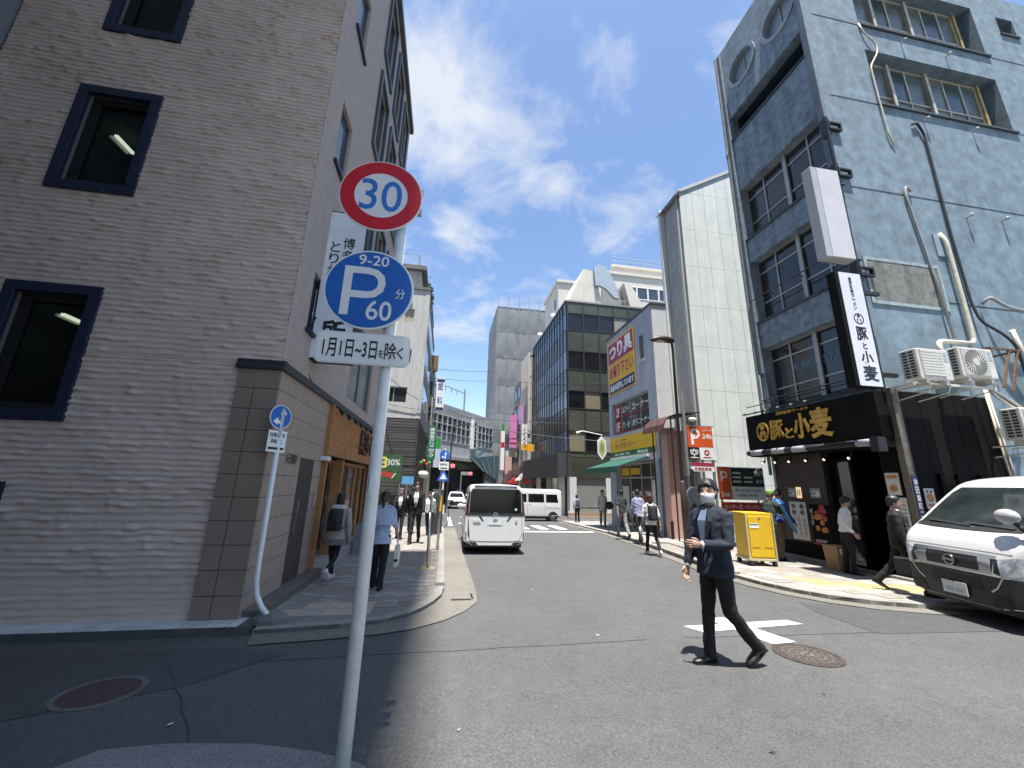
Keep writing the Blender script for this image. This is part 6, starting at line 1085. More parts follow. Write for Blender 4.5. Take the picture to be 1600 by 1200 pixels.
for s_ in (1, -1):
    q = [(.73, 1.0), (.86, 1.0), (.83, 1.35), (.77, 1.62), (.71, 1.62)]; c.panel(q if s_ > 0 else mirror(q), 'y', -1, RED, mv, 'tail_lamp', .010, .025)
    q = [(.40, .98), (.46, .98), (.36, .86), (.30, .84)]; c.panel(q if s_ > 0 else mirror(q), 'y', -1, TRIM, mv, 'plate_recess_edge', .006)
    q = [(.76, .38), (.79, .38), (.79, .58), (.76, .56)]; c.panel(q if s_ > 0 else mirror(q), 'y', -1, RED, mv, 'reflector', .010)
    q = [(.45, .245), (.80, .245), (.81, .325), (.50, .31)]; c.panel(q if s_ > 0 else mirror(q), 'y', -1, TRIM, mv, 'bumper_insert', .012)
    c.panel([(-2.0, .95 + .12), (-1.2, 1.07), (-1.15, 1.62), (-1.95, 1.62)] if 1 else [], 'x', s_, CARG, mv, 'side_window'); c.panel([(-1.1, 1.07), (.0, 1.07), (.0, 1.62), (-1.1, 1.62)], 'x', s_, CARG, mv, 'side_window'); c.panel([(.08, 1.07), (1.0, 1.07), (.85, 1.55), (.08, 1.62)], 'x', s_, CARG, mv, 'side_window')
    b = B(); b.ball((s_*.93, 1.15, 1.12), (.12, .06, .09)); obj('mirror', b, CARW, mv, local=True, smooth=True)
    for y in (-1.38, 1.42): arch(c, y, .31, s_, mv); wheel(mv, s_*.80, y, .31, s_)
c.panel(strip([(-.74, .97), (-.73, .5), (-.66, .36), (-.4, .325), (.4, .325), (.66, .36), (.73, .5), (.74, .97)], .012), 'y', -1, GAPM, mv, 'tailgate_gap', .003)
c.panel([(-.22, .74), (.22, .74), (.24, .90), (-.24, .90)], 'y', -1, mat('plate_recess', (.58, .58, .57), .4), mv, 'plate_recess', .004); c.panel([(-.165, .76), (.165, .76), (.165, .875), (-.165, .875)], 'y', -1, PLATE, mv, 'number_plate', .012)
b = B(); fe = Fr((0, -2.365, 1.03), (1, 0, 0)); fe.ring(b, 0, .0, .045, .062, 0, .012, 20, .75); obj('emblem', b, CHROME, mv, local=True); b = B(); fe.slab(b, -.60, -.40, -.185, -.170, -.03, -.014); obj('badge', b, CHROME, mv, local=True); b = B(); fe.slab(b, .54, .61, -.170, -.152, -.03, -.014); obj('badge', b, CHROME, mv, local=True); b = B(); fe.disc(b, .56, .13, .035, -.03, -.005, 12); obj('sticker', b, mat('sticker_mint', (.45, .65, .6), .5), mv, local=True)
b = B(); b.box(-.60, .60, -2.345, -2.0, 1.765, 1.80); obj('spoiler', b, CARW, mv, local=True, bevel=.015); b = B(); b.box(-.14, .14, -2.352, -2.34, 1.772, 1.785); obj('brake_light', b, RED, mv, local=True)
c.panel(strip([(-.80, .345), (-.5, .335), (.5, .335), (.80, .345)], .012), 'y', -1, GAPM, mv, 'bumper_line', .004, .03)
# --- large delivery van nosing out of the side street
dv = thing('delivery_van', 'big white delivery van with black bumper nosing out of the side street', 'van', (9.67, 4.51, gz(4.6)), R(78))
c = Car(4.7, [(-2.35, 1.9), (-2.2, 1.97), (1.0, 1.97), (1.28, 1.90), (1.52, 1.70), (1.98, 1.28), (2.10, 1.20), (2.24, 1.10), (2.31, .95), (2.35, .72)], [(.2, .80), (.34, .84), (.7, .847), (1.05, .845), (1.35, .81), (1.7, .745), (2.0, .68)], [(-2.35, .94), (-2.2, 1), (1.7, 1), (1.98, .985), (2.15, .96), (2.26, .915), (2.32, .84), (2.35, .76)], .26, .035)
c.shell(dv); under(dv, 4.7, .76)
WS = [(-.70, 1.27), (.70, 1.27), (.665, 1.5), (.615, 1.74), (.55, 1.82), (-.55, 1.82), (-.615, 1.74), (-.665, 1.5)]
c.panel(WS, 'y', 1, mat('windscreen', (.018, .024, .024), .05, var=.5, scale=2.5, spec=.6), dv, 'windscreen', .006, .04)
c.panel(strip([(-.71, 1.25), (-.4, 1.235), (0, 1.23), (.4, 1.235), (.71, 1.25)], .05), 'y', 1, TRIM, dv, 'cowl', .010)
for x0, x1 in ((-.1, .55), (-.62, .0)): c.panel(strip([(x0, 1.265), (x1, 1.30)], .022), 'y', 1, TRIM, dv, 'wiper', .02, th=.012)
c.panel([(-.50, .70), (.50, .70), (.56, .88), (-.56, .88)], 'y', 1, TRIM, dv, 'grille', .006, .04)
c.panel(strip([(-.60, .90), (-.3, .905), (.3, .905), (.60, .90)], .045), 'y', 1, CHROME, dv, 'grille_bar', .014); c.panel(strip([(-.52, .695), (0, .69), (.52, .695)], .03), 'y', 1, CHROME, dv, 'grille_bar', .014)
for s_ in (1, -1):
    for q, m, n_ in (([(.36, .70), (.50, .70), (.52, .88), (.36, .88)], CHROME, 'grille_block'), ([(.60, .66), (.82, .70), (1.12, .80), (1.15, .93), (.82, .92), (.60, .88)], HEAD, 'headlamp'), ([(.42, .29), (.66, .29), (.68, .42), (.5, .44)], mat('intake', (.008, .008, .008), .6), 'intake')):
        c.panel(q if s_ > 0 else mirror(q), 'y', 1, m, dv, n_, .012 if m is not HEAD else .010, .03)
    q = [(.52, .70), (.60, .68), (.615, .88), (.56, .88)]; c.panel(q if s_ > 0 else mirror(q), 'y', 1, TRIM, dv, 'grille', .008, .03)
    c.panel(strip([(s_*.76, .68), (s_*.62, .66), (s_*.53, .52), (s_*.45, .46)], .018), 'y', 1, CHROME, dv, 'bumper_accent', .012)
    b = B(); b.ball((s_*.62, 2.20, .36), .05, 12, 8); obj('fog_lamp', b, HEAD, dv, local=True, smooth=True)
    for y in (-1.25, 1.28): arch(c, y, .33, s_, dv); wheel(dv, s_*.80, y, .33, s_)
    c.panel([(.72, 1.2), (1.55, 1.2), (1.2, 1.72), (.72, 1.72)], 'x', s_, CARG, dv, 'side_window'); c.panel([(-1.0, 1.2), (.6, 1.2), (.6, 1.72), (-1.0, 1.72)], 'x', s_, CARG, dv, 'side_window'); c.panel(strip([(.66, .4), (.66, 1.8)], .01), 'x', s_, GAPM, dv, 'door_gap', .003)
c.panel([(-1.25, .265), (1.25, .265), (1.2, .48), (1.0, .655), (.58, .645), (.50, .66), (-.50, .66), (-.58, .645), (-1.0, .655), (-1.2, .48)], 'y', 1, TRIM, dv, 'bumper', .006, .025)
c.panel(strip([(-.80, .955), (-.4, .96), (.4, .96), (.80, .955)], .008), 'y', 1, GAPM, dv, 'hood_gap', .003, .03)
c.panel([(-.35, .45), (.35, .45), (.33, .60), (-.33, .60)], 'y', 1, mat('intake', (.008, .008, .008), .6), dv, 'intake', .010, .04)
b = B(); fe = Fr((.165, 2.385, .33), (-1, 0, 0)); fe.slab(b, 0, .33, 0, .165, 0, .01); o = obj('number_plate', b, PLATE, dv, local=True); b = B(); fe.slab(b, .18, .28, .03, .09, .011, .013); fe.slab(b, .05, .15, .03, .09, .011, .013); obj('smudge', b, mat('plate_smudge', (.45, .46, .44), .6), o, local=True, kind='stuff')
fe = Fr((0, 2.372, .79), (-1, 0, 0)); b = B(); fe.ring(b, 0, 0, .058, .076, 0, .02, 28); fe.slab(b, -.085, .085, -.016, .016, .002, .024); obj('emblem', b, CHROME, dv, local=True)
b = B(); b.tube([(-.80, 1.75, 1.12), (-.88, 2.02, 1.10), (-.80, 2.16, 1.30), (-.74, 2.18, 1.38)], [.05, .045, .03, .025], 10); b.box(-.92, -.74, 1.98, 2.08, 1.04, 1.14); mo = obj('mirror_arm', b, TRIM, dv, local=True, smooth=False); b = B(); b.ball((-.70, 2.19, 1.44), (.14, .08, .095)); obj('round_mirror', b, mat('mirror_shell', (.40, .40, .40), .3), mo, local=True, smooth=True); 
# --- small van crossing
kv = thing('kei_van', 'small boxy white van crossing the junction ahead', 'van', (5.55, 25.1, gz(25)), R(90))
c = Car(3.4, [(-1.7, 1.80), (-1.6, 1.88), (.75, 1.89), (.95, 1.82), (1.4, 1.15), (1.62, .98), (1.7, .7)], [(.2, .70), (.34, .735), (.9, .74), (1.3, .70), (1.9, .62)], [(-1.7, .95), (-1.6, 1), (1.4, 1), (1.62, .93), (1.7, .82)], .24)
c.shell(kv); under(kv, 3.4, .66)
for s_ in (1, -1):
    c.panel([(.50, 1.12), (1.12, 1.12), (.90, 1.60), (.50, 1.62)], 'x', s_, CARG, kv, 'side_window'); c.panel([(-.60, 1.12), (.40, 1.12), (.40, 1.62), (-.60, 1.62)], 'x', s_, CARG, kv, 'side_window'); c.panel([(-1.50, 1.12), (-.72, 1.12), (-.72, 1.60), (-1.42, 1.60)], 'x', s_, CARG, kv, 'side_window')
    c.panel(strip([(.45, .42), (.45, 1.7)], .015), 'x', s_, GAPM, kv, 'door_gap', .003); c.panel(strip([(-.66, .42), (-.66, 1.7)], .015), 'x', s_, GAPM, kv, 'door_gap', .003); c.panel(strip([(.56, 1.0), (.68, 1.0)], .03), 'x', s_, CHROME, kv, 'door_handle', .012); c.panel(strip([(.22, 1.0), (.34, 1.0)], .03), 'x', s_, CHROME, kv, 'door_handle', .012); c.panel(strip([(-1.65, .78), (-.7, .80)], .018), 'x', s_, GAPM, kv, 'slide_rail', .004)
    for y in (-1.15, 1.12): arch(c, y, .27, s_, kv); wheel(kv, s_*.69, y, .27, s_, .15)
    b = B(); b.ball((s_*.82, 1.02, 1.12), (.08, .05, .09)); obj('mirror', b, CARW, kv, local=True, smooth=True)
c.panel([(-.6, 1.15), (.6, 1.15), (.55, 1.68), (-.55, 1.68)], 'y', 1, CARG, kv, 'windscreen')
# --- white car coming, van behind it
sv = thing('white_suv', 'white car with black grille coming from under the viaduct', 'car', (1.35, 43, gz(43)), R(180), rx=-tilt)
c = Car(4.5, [(-2.25, .95), (-2.1, 1.15), (-1.4, 1.6), (-.3, 1.66), (.4, 1.5), (1.05, 1.08), (1.9, .98), (2.2, .82), (2.25, .6)], [(.2, .82), (.5, .90), (.9, .89), (1.3, .76), (1.7, .62)], [(-2.25, .85), (-2, 1), (1.6, 1), (2.1, .92), (2.25, .8)], .24)
c.shell(sv); under(sv, 4.5, .8); c.panel([(-.7, 1.12), (.7, 1.12), (.6, 1.5), (-.6, 1.5)], 'y', 1, CARG, sv, 'windscreen'); c.panel([(-.62, .35), (.62, .35), (.72, .55), (.55, .74), (-.55, .74), (-.72, .55)], 'y', 1, TRIM, sv, 'grille', .01)
for s_ in (1, -1):
    q = [(.56, .74), (.80, .78), (.80, .90), (.58, .84)]; c.panel(q if s_ > 0 else mirror(q), 'y', 1, HEAD, sv, 'headlamp', .012)
    for y in (-1.35, 1.4): arch(c, y, .34, s_, sv); wheel(sv, s_*.85, y, .34, s_)
fv_ = thing('far_van', 'white van behind the oncoming white car in the viaduct portal', 'van', (2.3, 62, gz(62)), R(180), rx=-tilt)
c = Car(4.7, [(-2.35, 1.9), (-2.2, 2.05), (1.1, 2.05), (1.4, 1.9), (1.98, 1.28), (2.24, 1.08), (2.35, .7)], [(.2, .80), (.34, .84), (1.05, .845), (1.7, .745), (2.1, .68)], [(-2.35, .94), (-2.2, 1), (1.9, 1), (2.26, .93), (2.35, .8)], .26)
c.shell(fv_); under(fv_, 4.7, .76); c.panel([(-.66, 1.25), (.66, 1.25), (.58, 1.82), (-.58, 1.82)], 'y', 1, CARG, fv_, 'windscreen'); c.panel([(-.5, .5), (.5, .5), (.5, .75), (-.5, .75)], 'y', 1, TRIM, fv_, 'grille', .01)
for s_ in (1, -1):
    for y in (-1.25, 1.28): wheel(fv_, s_*.80, y, .33, s_)
# ---------------- people ----------------
from mathutils import noise as mnoise
def fused(b, vox, sm=4, fold=0., seed=0, ff=8.):
    """one continuous skin over overlapping lofts, with cloth folds if asked"""
    me = b.mesh('tmp'); o = bpy.data.objects.new('tmp', me); col.objects.link(o); m = o.modifiers.new('r', 'REMESH'); m.mode = 'VOXEL'; m.voxel_size = vox; s_ = o.modifiers.new('s', 'SMOOTH'); s_.factor = .5; s_.iterations = sm
    dg = bpy.context.evaluated_depsgraph_get(); r = bpy.data.meshes.new_from_object(o.evaluated_get(dg)); bpy.data.objects.remove(o)
    if fold:
        ns = [v.normal.copy() for v in r.vertices]
        for v, n in zip(r.vertices, ns):
            p = Vector((v.co.x*ff, v.co.y*ff, v.co.z*ff*1.5 + v.co.x*ff*.8 + seed)); v.co += n*(mnoise.noise(p)*fold + mnoise.noise(p*2.3)*fold*.45)
    r.polygons.foreach_set('use_smooth', [True]*len(r.polygons)); return r
def ell(c, rx, ry, n=16, M=None):
    M = M or Matrix.Identity(3); return [Vector(c) + M @ Vector((rx*math.cos(2*math.pi*k/n), ry*math.sin(2*math.pi*k/n), 0)) for k in range(n)]
def rotx(a): return Matrix.Rotation(R(a), 3, 'X')
SKIN = mat('skin', (.42, .26, .185), .55, var=.08, scale=8); HAIRK = mat('hair_black', (.012, .010, .009), .5, var=.3, scale=30); HAIRB = mat('hair_brown', (.05, .022, .014), .5, var=.3, scale=30); SHOEK = mat('shoe_black', (.014, .013, .012), .4); SHOEW = mat('shoe_white', (.6, .6, .58), .6); SOLE = mat('sole_white', (.7, .7, .68), .7)
def cloth(n, c): return mat('cloth_' + n, c, .85, var=.14, scale=7, bump=.25, bscale=60)
def hand(b, w, fd, side, curl=25, up=None):
    """palm and five fingers hanging from wrist w along fd"""
    fd = fd.normalized(); sd = Vector((side, 0, 0)); fwd = sd.cross(fd)*side; fwd = (fwd - fd*fwd.dot(fd)).normalized(); pn = fd.cross(fwd)
    if pn.dot(sd) > 0: pn = -pn          # palm faces the thigh
    b.rings([[w + fd*t + fwd*wd*math.cos(k*math.pi/5) + pn*.013*math.sin(k*math.pi/5) for k in range(10)] for t, wd in ((0, .024), (.03, .034), (.075, .04), (.09, .036))])
    for i, (o, l) in enumerate(((.030, .066), (.011, .076), (-.010, .070), (-.029, .054))):
        p = w + fd*.085 + fwd*o; d = fd; pts = [p]; q = [.0088]
        for k, s_ in enumerate((.45, .32, .23)): d = (Matrix.Rotation(R(curl*(.7 + .3*k)), 3, fwd*(1 if fwd.cross(fd).dot(pn) > 0 else -1)) @ d); p = p + d*l*s_; pts.append(p); q.append(.0085 - .0012*k)
        b.tube(pts, q, 7)
    t0 = w + fd*.025 + fwd*.028; b.tube([t0, t0 + fd*.03 + fwd*.022 + pn*.006, t0 + fd*.06 + fwd*.024 + pn*.014], [.012, .010, .008], 7)
def person(label, loc, head, h, legs=((18, 8), (-16, 22)), arms=((-18, 12, 6), (20, 18, 6)), lean=3, top=None, trousers=None, shoe=SHOEK, hair=HAIRK, style='short', sleeve='long', hem=.90, jacket=False, inner=None, tie=None, mask=False, hyaw=0, hpitch=0, build=1., extra=None, cuffs=None, skirt=0., name='person', group=None, sink=0, collar=None, fleg=1., twist=0, seed=1, vee=1.):
    t = thing(name, label, 'person', loc, R(head), group); s = h/1.75
    T = Matrix.Rotation(R(twist), 3, 'Z'); L = rotx(-lean); P = Vector((0, 0, .93)); up = lambda v: P + T @ (L @ (Vector(v) - P))
    J = {}; feet = []
    for i, sd in enumerate((-1, 1)):
        hip, knee = legs[i]; H_ = Vector((sd*.09, 0, .90)); d = rotx(hip) @ Vector((0, 0, -1)); K = H_ + d*.42; d2 = rotx(hip - knee) @ Vector((0, 0, -1)); A = K + d2*.40; pitch = min(0, (hip - knee)) if knee > 15 else 0
        J['hip%d' % i], J['knee%d' % i], J['ank%d' % i] = H_, K, A; M = rotx(pitch*.75); feet.append((A, M, sd))
    low = min(min((A + M @ Vector((0, y, -.085))).z for y in (-.06, .19)) for A, M, _ in feet); dz = -low
    for k in J: J[k] = J[k] + Vector((0, 0, dz))
    P = P + Vector((0, 0, dz)); up = lambda v: P + T @ (L @ (Vector(v) + Vector((0, 0, dz)) - P)); feet = [(A + Vector((0, 0, dz)), M, sd) for A, M, sd in feet]
    for i, sd in enumerate((-1, 1)):
        sw, el, ab = arms[i][:3]; roll = arms[i][3] if len(arms[i]) > 3 else 0; S_ = up((sd*.168*build, 0, 1.385)); base = T @ L
        d = base @ (rotx(sw) @ (Matrix.Rotation(R(-sd*ab), 3, 'Y') @ Vector((0, 0, -1)))); E_ = S_ + d*.285; d2 = base @ (Matrix.Rotation(R(sd*roll), 3, 'Z') @ (rotx(sw + el) @ (Matrix.Rotation(R(-sd*ab*.5), 3, 'Y') @ Vector((0, 0, -1))))); W = E_ + d2*.25
        J['sh%d' % i], J['el%d' % i], J['wr%d' % i], J['hd%d' % i] = S_, E_, W, d2
    hc = up((0, .015, 1.615)); HM = T @ L @ Matrix.Rotation(R(hyaw), 3, 'Z') @ rotx(hpitch); hp = lambda v: hc + HM @ Vector(v)
    # --- body: head, neck, limbs, hands
    b = B(); rs = []
    for z, rx, ry, yo in ((-.118, .022, .020, .045), (-.108, .042, .040, .038), (-.08, .058, .066, .020), (-.04, .066, .083, .008), (.0, .071, .091, .002), (.04, .074, .095, -.004), (.08, .068, .088, -.006), (.108, .046, .060, -.008), (.12, .012, .015, -.008)): rs.append([hp((rx*math.cos(2*math.pi*k/18), yo + ry*math.sin(2*math.pi*k/18), z)) for k in range(18)])
    b.rings(rs); b.tube([hp((0, .086, .012)), hp((0, .105, -.022)), hp((0, .100, -.034)), hp((0, .08, -.038))], [.007, .012, .013, .008], 8)
    b.ball(hp((0, .082, -.062)), (.022, .010, .008), 10, 6); b.ball(hp((0, .080, -.073)), (.018, .010, .007), 10, 6)
    for sd in (-1, 1): b.ball(hp((sd*.073, -.005, -.008)), (.012, .020, .030), 8, 6); b.ball(hp((sd*.03, .080, .028)), (.02, .012, .006), 8, 6)
    b.tube([up((0, -.01, 1.40)), up((0, .0, 1.48)), hc + HM @ Vector((0, -.01, -.07))], [.065, .054, .052], 14)
    b.rings([ell(up((0, 0, z)), rx*build, ry, 16, L) for z, rx, ry in ((.88, .13, .09), (1.1, .12, .08), (1.3, .15, .09), (1.42, .12, .07))])
    for i in (0, 1):
        b.tube([J['hip%d' % i], J['knee%d' % i], J['ank%d' % i] + Vector((0, 0, -.03))], [.055, .038, .030], 10); b.tube([J['sh%d' % i], J['el%d' % i], J['wr%d' % i], J['wr%d' % i] + J['hd%d' % i]*.02], [.040, .034, .026, .024], 10)
    me = fused(b, .011, 3); hb = B()
    for i, sd in enumerate((-1, 1)): hand(hb, J['wr%d' % i] + J['hd%d' % i]*.005, J['hd%d' % i], sd)
    hm = hb.mesh('h'); bm = bmesh.new(); bm.from_mesh(me); bm.from_mesh(hm)
    for f in bm.faces: f.smooth = True
    bm.to_mesh(me); bm.free(); body = obj('body', me, SKIN, t, local=True); body.scale = (s,)*3
    def part(nm, m_, mt_, **k): o = obj(nm, m_, mt_, t, local=True, **k); o.scale = (s,)*3; return o
    for sd in (-1, 1): q = B(); q.ball(hp((sd*.030, .0855, .012)), (.010, .004, .004), 8, 6); part('eye', q, mat('eye_dark', (.02, .015, .012), .3))
    # --- hair
    q = B(); rs = []; drop = {'short': -.015, 'bob': -.09, 'long': -.10, 'bald': .01}.get(style, -.03)
    for z, rx, ry, yo in ((drop - .045, .062, .045, -.055), (drop, .080, .066, -.044), (.025, .087, .090, -.022), (.07, .088, .104, -.010), (.108, .072, .090, -.010), (.135, .044, .055, -.010), (.145, .010, .012, -.01)): rs.append([hp((rx*math.cos(2*math.pi*k/18)*(1 + .04*math.sin(k*5.1 + seed)), yo + ry*math.sin(2*math.pi*k/18), z)) for k in range(18)])
    q.rings(rs)
    if style == 'ponytail': q.tube([hp((0, -.09, .04)), hp((0, -.13, 0)), hp((0, -.125, -.12)), hp((0, -.11, -.2))], [.02, .035, .03, .01], 10)
    if style != 'bald':
        q.ball(hp((.006, .034, .084)), (.064, .050, .040), 14, 10)
        for sd in (-1, 1): q.ball(hp((sd*.066, -.012, .025)), (.020, .055, .050), 10, 8)
    if style == 'fringe':
        for k in range(-3, 4): q.tube([hp((k*.016, .062, .09)), hp((k*.018, .083, .066)), hp((k*.019 + .005, .087, .046 + .006*(k % 2)))], [.020, .012, .005], 7)
    if style != 'none': part('hair', fused(q, .012, 2, .006, seed, 40), hair)
    if mask:
        q = B(); q.rings([[hp((math.sin(a)*w, .012 + math.cos(a)*(y - .012), z)) for a in (-1.45, -.95, -.45, 0, .45, .95, 1.45)] + [hp((math.sin(a)*(w - .008), .012 + math.cos(a)*(y - .022), z)) for a in (1.45, .95, .45, 0, -.45, -.95, -1.45)] for z, w, y in ((-.112, .045, .072), (-.095, .060, .094), (-.06, .070, .106), (-.03, .074, .110), (-.014, .073, .104))]); part('face_mask', q, mat('mask_white', (.75, .75, .73), .8), smooth=True)
    # --- top
    top = top or cloth('white', (.7, .7, .7)); q = B(); k = build; hz = hem
    q.tube([up((-.15*build, -.005, 1.395)), up((-.07, -.005, 1.45)), up((.07, -.005, 1.45)), up((.15*build, -.005, 1.395))], [.058, .052, .052, .058], 12)
    prof = [(1.475, .066, .055, 0), (1.44, .105, .070, -.005), (1.38, .160, .095, 0), (1.28, .165, .113, .005), (1.15, .155, .112, .005), (1.02, .152, .112, 0), (hz, .160 + skirt, .118 + skirt, 0)]
    q.rings([ell(up((0, y, z)), rx*k + (.016 if jacket else 0), ry*(.5 + .5*k) + (.018 if jacket else 0), 20, T @ L) for z, rx, ry, y in prof])
    for i, sd in enumerate((-1, 1)):
        S_, E_, W = J['sh%d' % i], J['el%d' % i], J['wr%d' % i]; a = .008 if jacket else 0; S0 = S_ + (up((0, 0, 1.40)) - S_)*.25
        if sleeve == 'short': q.tube([S0, S_, S_.lerp(E_, .8)], [.056, .060, .060], 12)
        elif sleeve == 'half': q.tube([S0, S_, E_, E_.lerp(W, .12)], [.056, .060, .056, .056], 12)
        else: q.tube([S0, S_, S_.lerp(E_, .5), E_, E_.lerp(W, .5), E_.lerp(W, .97)], [.056 + a, .058 + a, .055 + a, .052 + a, .045 + a, .040 + a], 12)
    part('jacket' if jacket else 'shirt', fused(q, .013, 3, .011 if jacket else .012, seed*3.7), top)
    if collar: q = B(); q.rings([ell(up((0, .005, z)), r_, r_*.95, 16, T @ L) for z, r_ in ((1.44, .078), (1.50, .068), (1.50, .060), (1.44, .066))], caps=False); part('collar', q, collar, smooth=True)
    if jacket and inner:
        q = B(); yy = .146; vw = vee; q.add([up((v[0]*vw, v[1], v[2])) for v in ((-.05, yy*.60, 1.46), (.05, yy*.60, 1.46), (.075, yy + .012, 1.33), (.03, yy + .018, 1.10), (0, yy + .02, 1.02), (-.03, yy + .018, 1.10), (-.075, yy + .012, 1.33))], [(0, 1, 2, 6), (6, 2, 3, 5), (5, 3, 4)]); part('shirt_front', q, inner)
        if tie: q = B(); q.add([up(v) for v in ((-.018, .096, 1.45), (.018, .096, 1.45), (.012, .124, 1.40), (.030, .172, 1.12), (0, .174, 1.06), (-.030, .172, 1.12), (-.012, .124, 1.40))], [(0, 1, 2, 6), (6, 2, 3, 5), (5, 3, 4)]); part('tie', q, tie)
        for sd in (-1, 1): q = B(); q.add([up(v) for v in ((sd*.045, .088, 1.475), (sd*.10, .122, 1.40), (sd*.115, .154, 1.33), (sd*.022, .172, 1.06), (sd*.078, .164, 1.33), (sd*.052, .108, 1.44))], [(0, 1, 5), (1, 2, 4, 5), (2, 3, 4)]); part('lapel', q, top)
    if cuffs:
        for i in (0, 1): q = B(); E_, W = J['el%d' % i], J['wr%d' % i]; q.tube([E_.lerp(W, .93), E_.lerp(W, 1.03)], [.036, .034], 12); part('cuff', q, cuffs)
    # --- trousers and shoes
    trousers = trousers or cloth('black', (.007, .007, .0075)); q = B(); q.rings([ell(Vector((0, 0, z + dz)), rx*(.4 + .6*k), ry, 18) for z, rx, ry in ((1.0, .142, .098), (.92, .158, .112), (.84, .150, .108), (.80, .12, .09))])
    for i in (0, 1): H_, K, A = J['hip%d' % i], J['knee%d' % i], J['ank%d' % i]; q.tube([H_ + Vector((0, 0, .03)), H_.lerp(K, .45), K, K.lerp(A, .5), A + (A - K).normalized()*.035], [.092, .082*fleg, .066*fleg, .060*fleg, .060*fleg], 14)
    part('trousers', fused(q, .013, 3, .010, seed*1.9, 7.), trousers)
    for A, M, sd in feet:
        q = B(); q.rings([[A + M @ Vector((w*math.cos(2*math.pi*j/12), y, zc + hh*math.sin(2*math.pi*j/12))) for j in range(12)] for y, w, zc, hh in ((-.075, .018, -.045, .025), (-.06, .033, -.042, .042), (0, .038, -.035, .05), (.06, .042, -.05, .035), (.13, .045, -.058, .026), (.175, .034, -.064, .02), (.195, .012, -.068, .012))]); sh_ = part('shoe', fused(q, .010, 2), shoe)
        q = B(); q.prism([A + M @ Vector((x, y, -.087)) for x, y in ((-.03, -.07), (.03, -.07), (.042, .06), (.044, .13), (.025, .188), (-.025, .188), (-.044, .13), (-.042, .06))], M @ Vector((0, 0, .016))); part('sole', q, SOLE if shoe is not SHOEK else SHOEK)
    Wm = Matrix.Translation(loc) @ Matrix.Rotation(R(head), 4, 'Z') @ Matrix.Diagonal((s, s, s, 1))
    return t, (lambda v: Wm @ Vector(v)), J, up, part
def on(x, y, side=0): return (x, y, gz(y) + side)
def item(name, b, m, label, cat, loc, smooth=False, bevel=0., parts=()):
    t = thing(name, label, cat, loc); o = obj('bag' if 'bag' in cat or 'pack' in cat else 'body', b, m, t, smooth=smooth, bevel=bevel)
    for nm, bb, mm in parts: obj(nm, bb, mm, t)
    return t
def backpack(W, up, label, m, s=1.):
    q = B(); q.rings([[W(up((x*(1.0 if z > 1.05 else .96), y, z))) for x, y in ((-.13, -.12), (.13, -.12), (.15, -.17), (.13, -.25 - .03*d), (0, -.275 - .03*d), (-.13, -.25 - .03*d), (-.15, -.17))] for z, d in ((.98, .3), (1.0, .8), (1.1, 1.2), (1.22, 1.1), (1.34, .6), (1.40, .2), (1.42, -.8))]); t = thing('backpack', label, 'backpack', W(up((0, -.2, .98)))); o = obj('bag', q, m, t, smooth=True); o.modifiers.new('s', 'SUBSURF').render_levels = 1
    for sd in (-1, 1): q = B(); q.tube([W(up(v)) for v in ((sd*.09, -.13, 1.40), (sd*.105, -.03, 1.475), (sd*.115, .09, 1.41), (sd*.12, .135, 1.25), (sd*.15, .05, 1.08), (sd*.13, -.13, 1.03))], .020, 6, .4); obj('strap', q, m, t)
    q = B(); q.prism([W(up((x, -.312, z))) for x, z in ((-.10, 1.04), (.10, 1.04), (.10, 1.18), (-.10, 1.18))], (W(up((0, -.33, 1.1))) - W(up((0, -.312, 1.1))))); obj('pocket', q, m, t, bevel=.006); return t
NAVYC = cloth('navy', (.014, .019, .034)); BLKC = cloth('black', (.007, .007, .0075)); CHAR = cloth('charcoal', (.009, .009, .010)); WHC = cloth('white', (.68, .68, .67)); LBC = cloth('pale_blue', (.36, .42, .55)); LAV = cloth('lavender', (.27, .28, .43)); BEI = cloth('greige', (.36, .31, .27))
# 1 man crossing the road
person('man in navy jacket and black trousers walking across the asphalt, wearing a white mask', on(2.83, 3.98), 95, 1.78, legs=((-7, 34), (7, 3)), arms=((12, 78, 8, 38), (10, 6, 9)), lean=-1, top=NAVYC, jacket=True, inner=cloth('steel_blue', (.12, .17, .26)), hem=.80, skirt=.016, cuffs=WHC, style='fringe', mask=True, hyaw=18, hpitch=0, twist=14, seed=2, fleg=1.0, vee=.62)
# 2 man in black suit with bag
_, W, J, up, pt_ = person('dark haired man in black suit walking right past the ramen shop with a black bag', on(7.98, 6.12, .083), -138, 1.64, legs=((-18, 22), (20, 4)), arms=((-14, 14, 8), (6, 8, 8)), lean=2, top=CHAR, jacket=True, inner=WHC, tie=cloth('tie_dark', (.02, .02, .03)), hem=.82, hair=HAIRK, style='short', seed=3, collar=WHC)
hd = W(J['wr1'] + J['hd1']*.10); q = B(); Mb = Matrix.Rotation(R(-52), 3, 'Z'); q.obox(hd + Vector((0, 0, -.23)), (.46, .12, .28), Mb); hq = B(); hq.tube([hd + Mb @ Vector(v) for v in ((-.09, 0, -.09), (-.07, 0, .01), (.07, 0, .01), (.09, 0, -.09))], .010, 6); fq_ = B(); fq_.obox(hd + Mb @ Vector((0, -.067, -.25)), (.42, .02, .18), Mb)
item('briefcase', q, mat('nylon_black', (.012, .012, .013), .55, var=.2, scale=10), 'black soft briefcase held by the man in the black suit', 'bag', (hd.x, hd.y, hd.z - .36), bevel=.02, parts=(('handle', hq, BLACK), ('pocket', fq_, BLACK)))
